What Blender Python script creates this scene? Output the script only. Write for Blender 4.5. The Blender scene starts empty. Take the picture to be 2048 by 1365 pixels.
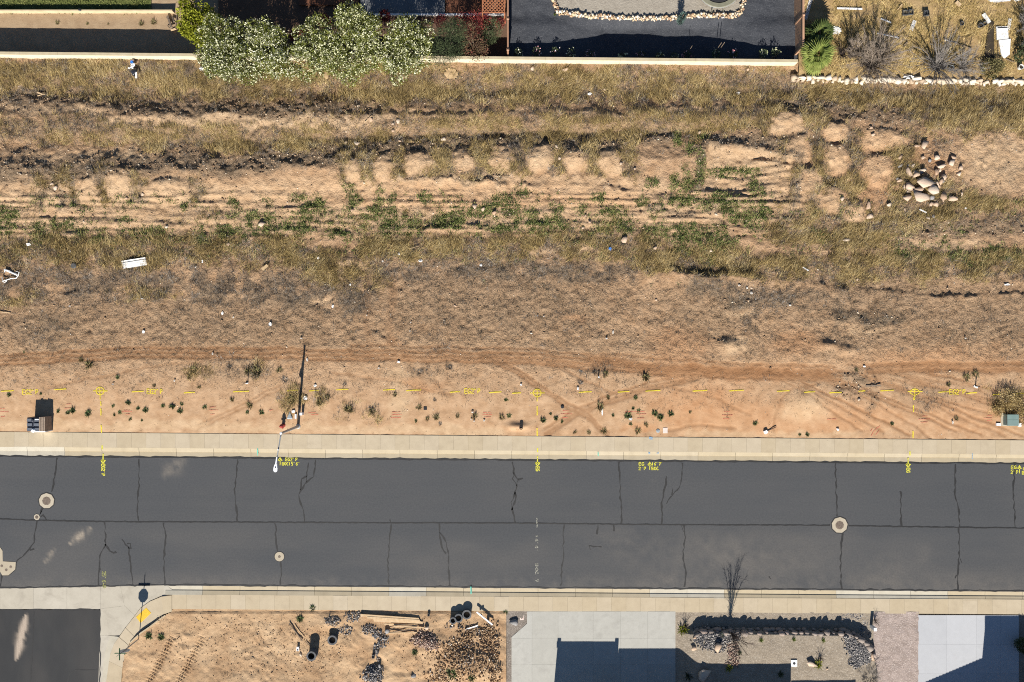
import bpy, math, random
import numpy as np
from mathutils import Vector, Matrix

R = math.radians
rng = np.random.default_rng(7)
random.seed(7)
scene = bpy.context.scene
col = scene.collection

# ---------------------------------------------------------------- camera, sky, sun, exposure
H = 63.7                                   # drone height above the street (m)
cam_d = bpy.data.cameras.new('camera'); cam_d.lens = 28; cam_d.sensor_width = 36
cam_d.clip_start = 1; cam_d.clip_end = 2000
cam = bpy.data.objects.new('camera', cam_d); cam.location = (0, 0, H); col.objects.link(cam)
scene.camera = cam

SUN_EL, SUN_AZ = R(35.0), math.pi + 0.09   # sun low in the south, a touch west
sun_to = Vector((math.sin(SUN_AZ) * math.cos(SUN_EL), math.cos(SUN_AZ) * math.cos(SUN_EL), math.sin(SUN_EL)))
world = bpy.data.worlds.new('World'); scene.world = world; world.use_nodes = True
wn = world.node_tree
sky = wn.nodes.new('ShaderNodeTexSky'); sky.sky_type = 'NISHITA'; sky.sun_disc = False
sky.sun_elevation = SUN_EL; sky.sun_rotation = SUN_AZ; sky.altitude = 900
sky.air_density = 1.0; sky.dust_density = 0.3; sky.ozone_density = 3.5
bg = wn.nodes['Background']; bg.inputs[1].default_value = 0.05
wn.links.new(sky.outputs[0], bg.inputs[0])
sd = bpy.data.lights.new('sun', 'SUN'); sd.energy = 4.6; sd.angle = R(0.5); sd.color = (1.0, 0.95, 0.87)
so = bpy.data.objects.new('sun', sd); so.rotation_euler = (-sun_to).to_track_quat('-Z', 'Y').to_euler(); so.location = (0, -60, 60)
col.objects.link(so)
vs = scene.view_settings; vs.view_transform = 'Standard'; vs.look = 'None'; vs.gamma = 1; vs.use_curve_mapping = False
vs.exposure = 1.0
scene.cycles.use_denoising = False; scene.cycles.filter_width = 1.05
scene.cycles.max_bounces = 6; scene.cycles.transparent_max_bounces = 8

# ---------------------------------------------------------------- coordinates (photo survey: 25 px per metre at street level)
def WX(px, z=0.0): return (px - 1024.0) / 25.0 * (H - z) / H
def WY(py, z=0.0): return (682.5 - py) / 25.0 * (H - z) / H
def W(px, py, z=0.0): return (WX(px, z), WY(py, z))
def PX(x): return x * 25.0 + 1024.0
def PY(y): return 682.5 - y * 25.0

# ---------------------------------------------------------------- numpy noise
_tab = np.random.default_rng(3).random((64, 256, 256)).astype(np.float32)
def vnoise(x, y, s=0):
    x = np.asarray(x, dtype=np.float64); y = np.asarray(y, dtype=np.float64)
    xi = np.floor(x).astype(np.int64); yi = np.floor(y).astype(np.int64)
    fx = x - xi; fy = y - yi
    fx = fx * fx * (3 - 2 * fx); fy = fy * fy * (3 - 2 * fy)
    t = _tab[s % 64]
    a = t[xi & 255, yi & 255]; b = t[(xi + 1) & 255, yi & 255]; c = t[xi & 255, (yi + 1) & 255]; d = t[(xi + 1) & 255, (yi + 1) & 255]
    return (a * (1 - fx) + b * fx) * (1 - fy) + (c * (1 - fx) + d * fx) * fy
def fbm(x, y, o=4, s=0):
    v = 0; a = 0.5; t = 0
    for i in range(o):
        v = v + a * vnoise(x * 2 ** i + 17.3 * i, y * 2 ** i + 9.1 * i, s + i); t += a; a *= 0.5
    return v / t
def sstep(a, b, x):
    t = np.clip((x - a) / (b - a), 0, 1); return t * t * (3 - 2 * t)
def seg_dist(px, py, pts):
    best = np.full(px.shape, 1e9)
    for (x0, y0), (x1, y1) in zip(pts[:-1], pts[1:]):
        dx, dy = x1 - x0, y1 - y0
        t = np.clip(((px - x0) * dx + (py - y0) * dy) / (dx * dx + dy * dy + 1e-9), 0, 1)
        best = np.minimum(best, np.hypot(px - x0 - t * dx, py - y0 - t * dy))
    return best
def paint(M, px, py, strokes):
    """strokes: ('l', amp, r, [pts]) lines, ('e', amp, cx, cy, rx, ry) ellipses; photo pixel space; keeps the maximum"""
    for s in strokes:
        if s[0] == 'l':
            _, a, r, pts = s
            P = np.array(pts, float); m = (px > P[:, 0].min() - 2 * r) & (px < P[:, 0].max() + 2 * r) & (py > P[:, 1].min() - 2 * r) & (py < P[:, 1].max() + 2 * r)
            if m.any():
                d = seg_dist(px[m], py[m], pts); M[m] = np.maximum(M[m], a * np.exp(-(d / r) ** 4))
        else:
            _, a, cx, cy, rx, ry = s
            m = (np.abs(px - cx) < 2 * rx) & (np.abs(py - cy) < 2 * ry)
            if m.any():
                d2 = ((px[m] - cx) / rx) ** 2 + ((py[m] - cy) / ry) ** 2; M[m] = np.maximum(M[m], a * np.exp(-d2 * d2))
    return M

# ---------------------------------------------------------------- materials
def lin(r, g, b):
    f = lambda c: (c / 255 / 12.92) if c <= 10 else ((c / 255 + 0.055) / 1.055) ** 2.4
    return (f(r), f(g), f(b), 1)
class NT:
    def __init__(s, name):
        s.m = bpy.data.materials.new(name); s.m.use_nodes = True; s.t = s.m.node_tree
        s.b = s.t.nodes['Principled BSDF']; s.b.inputs['Roughness'].default_value = 0.9
        s.b.inputs['Specular IOR Level'].default_value = 0.25
    def n(s, k, **kw):
        n = s.t.nodes.new('ShaderNode' + k)
        for a, v in kw.items(): setattr(n, a, v)
        return n
    def l(s, a, b): s.t.links.new(a, b)
    def pos(s):
        if not hasattr(s, '_p'): s._p = s.n('NewGeometry').outputs['Position']
        return s._p
    def obj(s): return s.n('TexCoord').outputs['Object']
    def noise(s, scale, detail=4, rough=0.6, vec=None, stretch=None, dist=0.0):
        t = s.n('TexNoise'); t.inputs['Scale'].default_value = scale; t.inputs['Detail'].default_value = detail; t.inputs['Roughness'].default_value = rough
        t.inputs['Distortion'].default_value = dist
        v = vec or s.pos()
        if stretch:
            mp = s.n('Mapping'); mp.inputs['Scale'].default_value = stretch; s.l(v, mp.inputs[0]); v = mp.outputs[0]
        s.l(v, t.inputs['Vector']); return t.outputs['Fac']
    def ramp(s, fac, stops):
        r = s.n('ValToRGB'); e = r.color_ramp.elements
        while len(e) < len(stops): e.new(0.5)
        for el, (p, c) in zip(e, stops): el.position = p; el.color = c if len(c) == 4 else (*c, 1)
        s.l(fac, r.inputs[0]); return r.outputs[0]
    def mix(s, fac, a, b, mode='MIX'):
        m = s.n('Mix', data_type='RGBA', blend_type=mode)
        for sock, v in ((m.inputs[0], fac), (m.inputs[6], a), (m.inputs[7], b)):
            if isinstance(v, (int, float)): sock.default_value = v
            elif isinstance(v, tuple): sock.default_value = v if len(v) == 4 else (*v, 1)
            else: s.l(v, sock)
        return m.outputs[2]
    def math(s, op, a, b=0.0, clamp=False):
        m = s.n('Math', operation=op, use_clamp=clamp)
        for sock, v in ((m.inputs[0], a), (m.inputs[1], b)):
            if isinstance(v, (int, float)): sock.default_value = v
            else: s.l(v, sock)
        return m.outputs[0]
    def attr(s, name, out='Fac'):
        a = s.n('Attribute'); a.attribute_name = name; return a.outputs[out]
    def base(s, c):
        if isinstance(c, tuple): s.b.inputs['Base Color'].default_value = c if len(c) == 4 else (*c, 1)
        else: s.l(c, s.b.inputs['Base Color'])
        return s
    def bump(s, h, strength=0.5, dist=0.05):
        b = s.n('Bump'); b.inputs['Strength'].default_value = strength; b.inputs['Distance'].default_value = dist
        s.l(h, b.inputs['Height']); s.l(b.outputs[0], s.b.inputs['Normal']); return s
def var_mat(name, c1, c2, scale=3.0, detail=5, bump=0.0, bscale=None, rough=0.9, spec=0.25, lo=0.3, hi=0.7, metal=0.0):
    """two-tone noisy material"""
    n = NT(name); f = n.noise(scale, detail)
    n.base(n.ramp(f, [(lo, c1), (hi, c2)])); n.b.inputs['Roughness'].default_value = rough; n.b.inputs['Specular IOR Level'].default_value = spec; n.b.inputs['Metallic'].default_value = metal
    if bump: n.bump(n.noise(bscale or scale * 6, 4), bump, 0.03)
    return n.m
def leaf_mat(name, stops, scale=1.2, trans=0.0):
    """colour picked per leaf from the tint attribute, with slow variation over the plant"""
    n = NT(name); f = n.attr('tint'); g = n.noise(scale, 2)
    f = n.math('ADD', n.math('ADD', n.math('MULTIPLY', f, .62), n.math('MULTIPLY', n.math('ADD', n.math('MULTIPLY', n.math('SUBTRACT', g, .5), 2.0), .5), .38)), n.math('MULTIPLY', n.math('SUBTRACT', n.n('ObjectInfo').outputs['Random'], .5), .22))
    n.base(n.ramp(f, stops)); n.b.inputs['Roughness'].default_value = 0.75; n.b.inputs['Specular IOR Level'].default_value = 0.2
    if trans:
        tr = n.n('BsdfTranslucent'); n.l(n.ramp(f, stops), tr.inputs[0]); mx = n.n('MixShader'); mx.inputs[0].default_value = trans
        n.l(n.b.outputs[0], mx.inputs[1]); n.l(tr.outputs[0], mx.inputs[2]); n.l(mx.outputs[0], n.t.nodes['Material Output'].inputs[0])
    return n.m

# ---------------------------------------------------------------- mesh building
def link(o, parent=None):
    col.objects.link(o)
    if parent is not None: o.parent = parent
    return o
def mesh_from_arrays(name, V, F, mat=None, attrs=None, smooth=False):
    V = np.asarray(V, np.float32); me = bpy.data.meshes.new(name)
    if isinstance(F, np.ndarray):
        k = F.shape[1]; nf = len(F)
        me.vertices.add(len(V)); me.vertices.foreach_set('co', V.ravel())
        me.loops.add(nf * k); me.loops.foreach_set('vertex_index', F.ravel().astype(np.int32))
        me.polygons.add(nf); me.polygons.foreach_set('loop_start', np.arange(0, nf * k, k, dtype=np.int32))
        me.update(calc_edges=True)
    else:
        me.from_pydata(V.tolist(), [], F); me.update()
    for an, arr in (attrs or {}).items():
        arr = np.asarray(arr, np.float32)
        if arr.ndim == 1:
            a = me.attributes.new(an, 'FLOAT', 'POINT'); a.data.foreach_set('value', arr)
        else:
            a = me.attributes.new(an, 'FLOAT_COLOR', 'POINT'); a.data.foreach_set('color', arr.ravel())
    if mat is not None: me.materials.append(mat)
    if smooth: me.polygons.foreach_set('use_smooth', np.ones(len(me.polygons), bool))
    me.validate(); return me
def obj(name, me, parent=None, loc=None, rot=None, scale=None):
    o = bpy.data.objects.new(name, me); link(o, parent)
    if loc is not None: o.location = loc
    if rot is not None: o.rotation_euler = rot if isinstance(rot, tuple) else (0, 0, rot)
    if scale is not None: o.scale = scale if isinstance(scale, tuple) else (scale,) * 3
    return o
class MB:
    """collects boxes, prisms, tubes and lathes for one mesh"""
    def __init__(s): s.v = []; s.f = []
    def add(s, vs_, fs):
        b = len(s.v); s.v += [tuple(v) for v in vs_]; s.f += [tuple(i + b for i in f) for f in fs]; return s
    def box(s, x0, x1, y0, y1, z0, z1, rot=0.0, c=None, tilt=None):
        vs_ = [(x, y, z) for z in (z0, z1) for (x, y) in ((x0, y0), (x1, y0), (x1, y1), (x0, y1))]
        if rot or tilt:
            M = Matrix.Rotation(rot, 3, 'Z')
            if tilt: M = M @ Matrix.Rotation(tilt[1], 3, tilt[0])
            c = Vector(c or ((x0 + x1) / 2, (y0 + y1) / 2, (z0 + z1) / 2)); vs_ = [tuple(M @ (Vector(v) - c) + c) for v in vs_]
        return s.add(vs_, [(3, 2, 1, 0), (4, 5, 6, 7), (0, 1, 5, 4), (1, 2, 6, 5), (2, 3, 7, 6), (3, 0, 4, 7)])
    def bar(s, p, q, w, h):
        p = Vector(p); q = Vector(q); d = (q - p).normalized()
        u = d.cross(Vector((0, 0, 1)));  u = u.normalized() if u.length > 1e-4 else Vector((1, 0, 0)); n = u.cross(d)
        vs_ = [e + u * a * w / 2 + n * b * h / 2 for e in (p, q) for a, b in ((-1, -1), (1, -1), (1, 1), (-1, 1))]
        return s.add(vs_, [(3, 2, 1, 0), (4, 5, 6, 7), (0, 1, 5, 4), (1, 2, 6, 5), (2, 3, 7, 6), (3, 0, 4, 7)])
    def prism(s, pts, z0, z1):
        n = len(pts); A = sum(pts[i][0] * pts[(i + 1) % n][1] - pts[(i + 1) % n][0] * pts[i][1] for i in range(n))
        if A < 0: pts = pts[::-1]
        g0 = z0 if callable(z0) else (lambda x, y: z0); g1 = z1 if callable(z1) else (lambda x, y: z1)
        vs_ = [(x, y, g0(x, y)) for x, y in pts] + [(x, y, g1(x, y)) for x, y in pts]
        return s.add(vs_, [tuple(range(n - 1, -1, -1)), tuple(range(n, 2 * n))] + [(i, (i + 1) % n, n + (i + 1) % n, n + i) for i in range(n)])
    def tube(s, pts, rad, n=6, cap=True):
        pts = [Vector(p) for p in pts]; rad = rad if isinstance(rad, (list, tuple)) else [rad] * len(pts)
        vs_ = []; fs = []; u = None
        for i, p in enumerate(pts):
            d = (pts[min(i + 1, len(pts) - 1)] - pts[max(i - 1, 0)]).normalized()
            if u is None: u = d.orthogonal().normalized()
            u = (u - d * u.dot(d)); u = u.normalized() if u.length > 1e-5 else d.orthogonal().normalized()
            w = d.cross(u)
            vs_ += [p + (u * math.cos(2 * math.pi * k / n) + w * math.sin(2 * math.pi * k / n)) * rad[i] for k in range(n)]
        for i in range(len(pts) - 1):
            for k in range(n):
                a = i * n + k; b = i * n + (k + 1) % n; fs.append((a, b, b + n, a + n))
        if cap: fs += [tuple(range(n - 1, -1, -1)), tuple(range((len(pts) - 1) * n, len(pts) * n))]
        return s.add(vs_, fs)
    def lathe(s, prof, n=16, c=(0, 0, 0), closed=False):
        vs_ = [(c[0] + r * math.cos(2 * math.pi * k / n), c[1] + r * math.sin(2 * math.pi * k / n), c[2] + z) for r, z in prof for k in range(n)]
        fs = []
        for i in range(len(prof) - 1 + (1 if closed else 0)):
            j = (i + 1) % len(prof)
            for k in range(n): fs.append((i * n + k, i * n + (k + 1) % n, j * n + (k + 1) % n, j * n + k))
        if not closed: fs += [tuple(range(n - 1, -1, -1)), tuple(range((len(prof) - 1) * n, len(prof) * n))]
        return s.add(vs_, fs)
    def mesh(s, name, mat, smooth=False):
        return mesh_from_arrays(name, np.array(s.v), s.f, mat, smooth=smooth)
    def build(s, name, mat, parent=None, loc=None, rot=None, smooth=False):
        return obj(name, s.mesh(name, mat, smooth), parent, loc, rot)

def tag(o, label=None, cat=None, group=None, kind=None):
    if label: o['label'] = label
    if cat: o['category'] = cat
    if group: o['group'] = group
    if kind: o['kind'] = kind
    return o
def empty(name, loc, rz=0.0, label=None, cat=None, group=None):
    o = bpy.data.objects.new(name, None); o.location = loc; o.rotation_euler = (0, 0, rz); o.empty_display_size = 0.1
    link(o); return tag(o, label, cat, group)
def copy_thing(src, loc, rz=0.0, scale=1.0):
    r = src.copy(); col.objects.link(r); r.location = loc; r.rotation_euler = (0, 0, rz)
    r.scale = scale if isinstance(scale, tuple) else (scale,) * 3
    for ch in list(src.children):
        c = ch.copy(); col.objects.link(c); c.parent = r
        for g in list(ch.children):
            d = g.copy(); col.objects.link(d); d.parent = c
    return r

# labels by place: nearest landmark, direction and distance in words
LAND = {}
NUM = ['zero', 'one', 'two', 'three', 'four', 'five', 'six', 'seven', 'eight', 'nine', 'ten', 'eleven', 'twelve', 'thirteen', 'fourteen', 'fifteen', 'sixteen']
_used = set()
def dist_words(d):
    h = int(round(d * 2))
    if h <= 1: return 'half a metre'
    w = NUM[min(h // 2, 16)]
    return f'{w} and a half metres' if h % 2 else f'{w} metre' + ('s' if h // 2 != 1 else '')
def place_label(desc, px, py):
    cand = sorted(LAND.items(), key=lambda kv: math.hypot(px - kv[1][0], py - kv[1][1]))
    for k, (lx, ly) in cand[:8]:
        dx, dy = px - lx, ly - py; d = math.hypot(dx, dy) / 25
        a = math.degrees(math.atan2(dy, dx)) % 360
        for dirs in (('east of', 'north of', 'west of', 'south of'), ('east of', 'northeast of', 'north of', 'northwest of', 'west of', 'southwest of', 'south of', 'southeast of')):
            n = len(dirs); w = dirs[int(((a + 180 / n) % 360) // (360 / n))]
            lab = f'{desc} {dist_words(d)} {w} the {k}'
            if lab not in _used and len(lab.split()) <= 16: _used.add(lab); return lab
    _used.add(lab); return lab

class HF:
    """height field on a grid: mesh plus a sampler"""
    def __init__(s, xs, ys): s.xs = np.asarray(xs); s.ys = np.asarray(ys); s.X, s.Y = np.meshgrid(s.xs, s.ys); s.PX = PX(s.X); s.PY = PY(s.Y); s.Z = np.zeros_like(s.X)
    def at(s, x, y, A=None):
        A = s.Z if A is None else A
        x = np.asarray(x, float); y = np.asarray(y, float)
        i = np.clip(np.searchsorted(s.xs, x) - 1, 0, len(s.xs) - 2); j = np.clip(np.searchsorted(s.ys, y) - 1, 0, len(s.ys) - 2)
        fx = np.clip((x - s.xs[i]) / (s.xs[i + 1] - s.xs[i]), 0, 1); fy = np.clip((y - s.ys[j]) / (s.ys[j + 1] - s.ys[j]), 0, 1)
        return (A[j, i] * (1 - fx) + A[j, i + 1] * fx) * (1 - fy) + (A[j + 1, i] * (1 - fx) + A[j + 1, i + 1] * fx) * fy
    def mesh(s, name, mat, attrs=None, mask=None):
        ny, nx = s.X.shape; V = np.stack([s.X, s.Y, s.Z], -1).reshape(-1, 3)
        j, i = np.mgrid[0:ny - 1, 0:nx - 1]; a = (j * nx + i).ravel()
        F = np.stack([a, a + 1, a + nx + 1, a + nx], 1)
        if mask is not None: F = F[(mask[:-1, :-1] & mask[1:, 1:] & mask[:-1, 1:] & mask[1:, :-1]).ravel()]
        at = {k: (v.reshape(-1) if v.ndim == 2 else v.reshape(-1, 4)) for k, v in (attrs or {}).items()}
        return mesh_from_arrays(name, V, F, mat, at, smooth=True)
def rgba(*ch): return np.stack([np.clip(c, 0, 1) for c in ch] + [np.ones_like(ch[0])] * (4 - len(ch)), -1)

# rocks: a few deformed ico shapes shared by alike pieces
def ico_arrays(sub):
    import bmesh
    bm = bmesh.new(); bmesh.ops.create_icosphere(bm, subdivisions=sub, radius=1.0)
    V = np.array([v.co[:] for v in bm.verts]); F = np.array([[v.index for v in f.verts] for f in bm.faces]); bm.free(); return V, F
_I1, _I2 = ico_arrays(1), ico_arrays(2)
def rock_shape(seed, sub=1, ang=0.35, flat=0.75):
    if sub == 3:                                                    # broken angular block: hull of a few points
        import bmesh
        r = np.random.default_rng(seed); bm = bmesh.new()
        for _ in range(13):
            d = r.normal(size=3); d /= np.abs(d).max() ** .6 * np.linalg.norm(d) ** .4; d *= .85 + .3 * r.random(); bm.verts.new((d[0], d[1], d[2] * flat))
        h_ = bmesh.ops.convex_hull(bm, input=list(bm.verts)); bmesh.ops.delete(bm, geom=[g for g in h_['geom_interior'] if isinstance(g, bmesh.types.BMVert)], context='VERTS')
        bm.verts.index_update(); V = np.array([v.co[:] for v in bm.verts]); F = np.array([[v.index for v in f.verts] for f in bm.faces]); bm.free(); return V, F
    r = np.random.default_rng(seed); V, F = (_I1 if sub == 1 else _I2); V = V.copy()
    for _ in range(6 + 2 * sub):                                    # cut planes give flat angular faces
        n = r.normal(size=3); n /= np.linalg.norm(n); d = 0.42 + 0.4 * r.random(); t = V @ n - d; V -= np.outer(np.clip(t, 0, None), n)
    V *= 1 + ang * 0.4 * (r.random((len(V), 1)) - 0.5); V[:, 2] *= flat; return V, F
# ================================================================ the vacant lot: shape, soils, growth
xs = np.concatenate([np.arange(-56, -43, .6), np.arange(-43, 43.05, .1), np.arange(43.6, 56.5, .6)])
LOT = HF(xs, np.arange(-8.3, 23.3, .1))
wx = (fbm(LOT.X / 1.6, LOT.Y / 1.6, 4, 5) - .5) * 46 + (fbm(LOT.X / .5, LOT.Y / .5, 2, 8) - .5) * 16
wy = (fbm(LOT.X / 1.6, LOT.Y / 1.3, 4, 11) - .5) * 30 + (fbm(LOT.X / .5, LOT.Y / .5, 2, 14) - .5) * 12
QX, QY = LOT.PX + wx, LOT.PY + wy                                   # warped photo coordinates: ragged edges
QX2, QY2 = LOT.PX + wx * .3, LOT.PY + wy * .3
Z0 = lambda: np.zeros_like(LOT.X)
GOLD_S = [
 ('l', 1, 36, [(-400, 150), (500, 165), (800, 178), (1060, 175), (1300, 172), (1560, 178)]), ('l', 1, 26, [(1560, 190), (1800, 196), (2450, 190)]),
 ('l', 1, 26, [(-400, 272), (0, 268), (200, 265), (400, 280), (640, 278), (740, 268), (1030, 266), (1330, 252), (1530, 232)]),
 ('l', .95, 30, [(-400, 515), (0, 508), (120, 500), (250, 512), (420, 500), (560, 508), (650, 535), (740, 550)]),
 ('l', .9, 24, [(740, 500), (900, 500), (1000, 508), (1130, 492), (1260, 500)]), ('l', .9, 26, [(1270, 520), (1420, 530), (1600, 545), (1800, 535), (2450, 540)]),
 ('l', .9, 32, [(1570, 460), (1700, 480), (1800, 460)]), ('e', .9, 1850, 410, 80, 45), ('l', .95, 46, [(1850, 232), (1950, 235), (2450, 240)]), ('l', .8, 30, [(1790, 300), (1800, 370)]),
 ('l', .8, 18, [(1940, 400), (2010, 430), (2450, 425)]), ('e', .8, 2015, 800, 30, 30), ('e', .8, 2060, 820, 22, 30),
 ('l', 1, 15, [(700, 310), (700, 362)]), ('l', 1, 15, [(800, 300), (795, 362)]), ('l', 1, 12, [(740, 320), (736, 365)]), ('l', 1, 17, [(965, 280), (960, 350)]), ('l', 1, 17, [(1040, 270), (1030, 350)]),
 ('l', 1, 15, [(1117, 280), (1110, 345)]), ('l', 1, 14, [(1185, 290), (1182, 345)]), ('l', 1, 17, [(1255, 285), (1258, 350)]), ('l', 1, 13, [(885, 290), (890, 350)]), ('l', .8, 12, [(1050, 355), (900, 350), (850, 360)]),
 ('l', .85, 14, [(220, 350), (215, 410)]), ('l', .9, 18, [(145, 350), (150, 410)]), ('l', .8, 14, [(90, 360), (85, 410)]), ('l', .7, 12, [(60, 430), (80, 470)]),
 ('l', .9, 16, [(1625, 240), (1630, 330)]), ('l', .9, 16, [(1700, 280), (1700, 340)]), ('l', .85, 15, [(1640, 350), (1580, 370), (1560, 380)]), ('l', .85, 16, [(1700, 370), (1660, 375), (1640, 350)]), ('l', .8, 14, [(1690, 430), (1620, 440), (1560, 420)]),
 ('l', .6, 14, [(850, 440), (820, 490), (790, 500)]), ('e', .6, 840, 430, 30, 20), ('e', .55, 1220, 460, 40, 18), ('e', .6, 1290, 490, 30, 20), ('e', .6, 400, 440, 60, 16), ('e', .5, 690, 450, 60, 14),
 ('e', .6, 585, 800, 22, 26), ('e', .55, 640, 800, 18, 16), ('e', .6, 698, 820, 16, 20), ('e', .5, 515, 740, 20, 20), ('e', .45, 745, 825, 12, 16), ('e', .4, 400, 745, 30, 14), ('e', .5, 30, 600, 60, 14), ('e', .5, 300, 590, 60, 16),
 ('e', .7, 1480, 245, 60, 20), ('e', .7, 560, 290, 60, 20), ('e', .5, 1985, 800, 14, 30)]
GREY_S = [('l', .8, 14, [(-400, 134), (0, 136), (380, 142)]), ('l', .6, 10, [(990, 140), (1080, 142)]), ('l', .5, 10, [(1200, 150), (1380, 152)]), ('e', .7, 430, 160, 60, 12),
 ('l', 1, 34, [(-400, 565), (0, 566), (200, 568), (400, 572), (560, 575), (720, 600)]), ('l', .8, 20, [(760, 545), (950, 540), (1250, 542)]), ('l', .7, 22, [(1390, 575), (1560, 600)]),
 ('l', .6, 16, [(1510, 600), (1500, 660)]), ('e', .5, 1610, 595, 50, 10), ('e', .6, 1960, 240, 60, 30), ('e', .5, 1790, 330, 26, 40), ('e', .5, 1880, 300, 40, 20), ('e', .4, 480, 735, 40, 22), ('e', .4, 870, 700, 50, 8),
 ('e', .5, 340, 290, 90, 10), ('e', .45, 90, 660, 50, 40), ('e', .5, 1790, 420, 40, 14), ('e', .6, 1560, 480, 18, 10), ('e', .5, 1200, 735, 30, 14), ('e', .4, 850, 740, 50, 12), ('e', .5, 1680, 620, 8, 70), ('e', .4, 1850, 800, 40, 30)]
STUB_S = [('e', 1, 1000, 610, 290, 80), ('e', .8, 150, 640, 260, 46), ('e', .9, 470, 640, 260, 50), ('e', .8, 1610, 615, 120, 40), ('e', 1, 1760, 605, 170, 55), ('e', .9, 2000, 630, 200, 70), ('e', .8, 1400, 620, 110, 60),
 ('l', .55, 36, [(-400, 690), (300, 690), (700, 680), (1100, 690), (1500, 690), (2450, 690)]), ('l', .35, 40, [(-400, 750), (600, 760), (1300, 760)]), ('l', .25, 40, [(1300, 780), (2450, 780)]), ('e', .6, 140, 735, 90, 22), ('e', .5, 1990, 340, 70, 45), ('e', .4, 1480, 690, 40, 26)]
CLOD_S = [('l', .9, 20, [(-400, 200), (0, 196), (200, 205), (330, 224), (520, 230), (740, 230)]), ('l', .4, 10, [(740, 215), (1100, 205)]),
 ('l', 1, 26, [(-400, 345), (0, 342), (120, 350), (250, 335), (450, 335), (560, 325)]), ('l', 1, 20, [(560, 322), (650, 315), (830, 302), (1000, 293), (1130, 298), (1320, 284)]), ('l', 1, 13, [(1395, 288), (1480, 284), (1565, 290)]),
 ('l', .9, 26, [(1535, 212), (1680, 222), (1820, 238)]), ('l', .9, 20, [(1780, 452), (1900, 458), (2450, 450)]), ('e', .9, 1470, 607, 30, 12), ('e', .8, 1730, 640, 66, 13), ('l', .7, 9, [(800, 354), (870, 362), (1010, 368)]),
 ('e', .7, 1700, 770, 26, 30), ('e', .6, 1735, 790, 8, 60), ('e', .7, 1440, 415, 40, 10), ('e', .7, 1330, 425, 40, 8), ('l', .6, 8, [(1290, 425), (1380, 430)]), ('e', .6, 160, 350, 60, 12), ('e', .6, 60, 310, 50, 8), ('e', .5, 1540, 330, 30, 30)]
BARE_S = [('l', 1, 10, [(-400, 222), (0, 220), (180, 226), (260, 245), (500, 251), (740, 252)]), ('l', .9, 5, [(740, 240), (830, 235), (1000, 232), (1060, 221), (1160, 228), (1240, 238), (1300, 226), (1420, 215), (1530, 222)]),
 ('e', .9, 200, 315, 150, 11)] + [('e', 1, *e) for e in [(710, 348, 16, 20), (765, 340, 18, 22), (838, 333, 38, 20), (928, 323, 24, 21), (1000, 318, 24, 24), (1080, 320, 24, 22), (1150, 324, 26, 20), (1222, 328, 26, 20),
 (185, 388, 24, 24), (248, 376, 26, 22), (345, 386, 60, 20), (110, 400, 18, 20), (1565, 252, 32, 18), (1665, 268, 24, 14), (1755, 285, 48, 18), (1590, 300, 22, 22), (1665, 322, 26, 26), (1752, 345, 36, 28), (1610, 372, 24, 30), (1660, 402, 30, 22), (1705, 425, 22, 16), (1990, 330, 100, 60), (700, 525, 24, 16), (730, 535, 18, 14), (1500, 310, 70, 16), (1180, 505, 30, 10), (1080, 512, 24, 10), (640, 607, 20, 9), (1870, 490, 110, 12)]] + [
 ('l', 1, 26, [(-400, 395), (300, 400), (700, 385), (1000, 376), (1330, 382)]), ('l', .8, 46, [(-400, 440), (300, 435), (700, 425), (1100, 425), (1350, 420), (1560, 390)]), ('e', .9, 1500, 345, 90, 50)]
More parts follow.
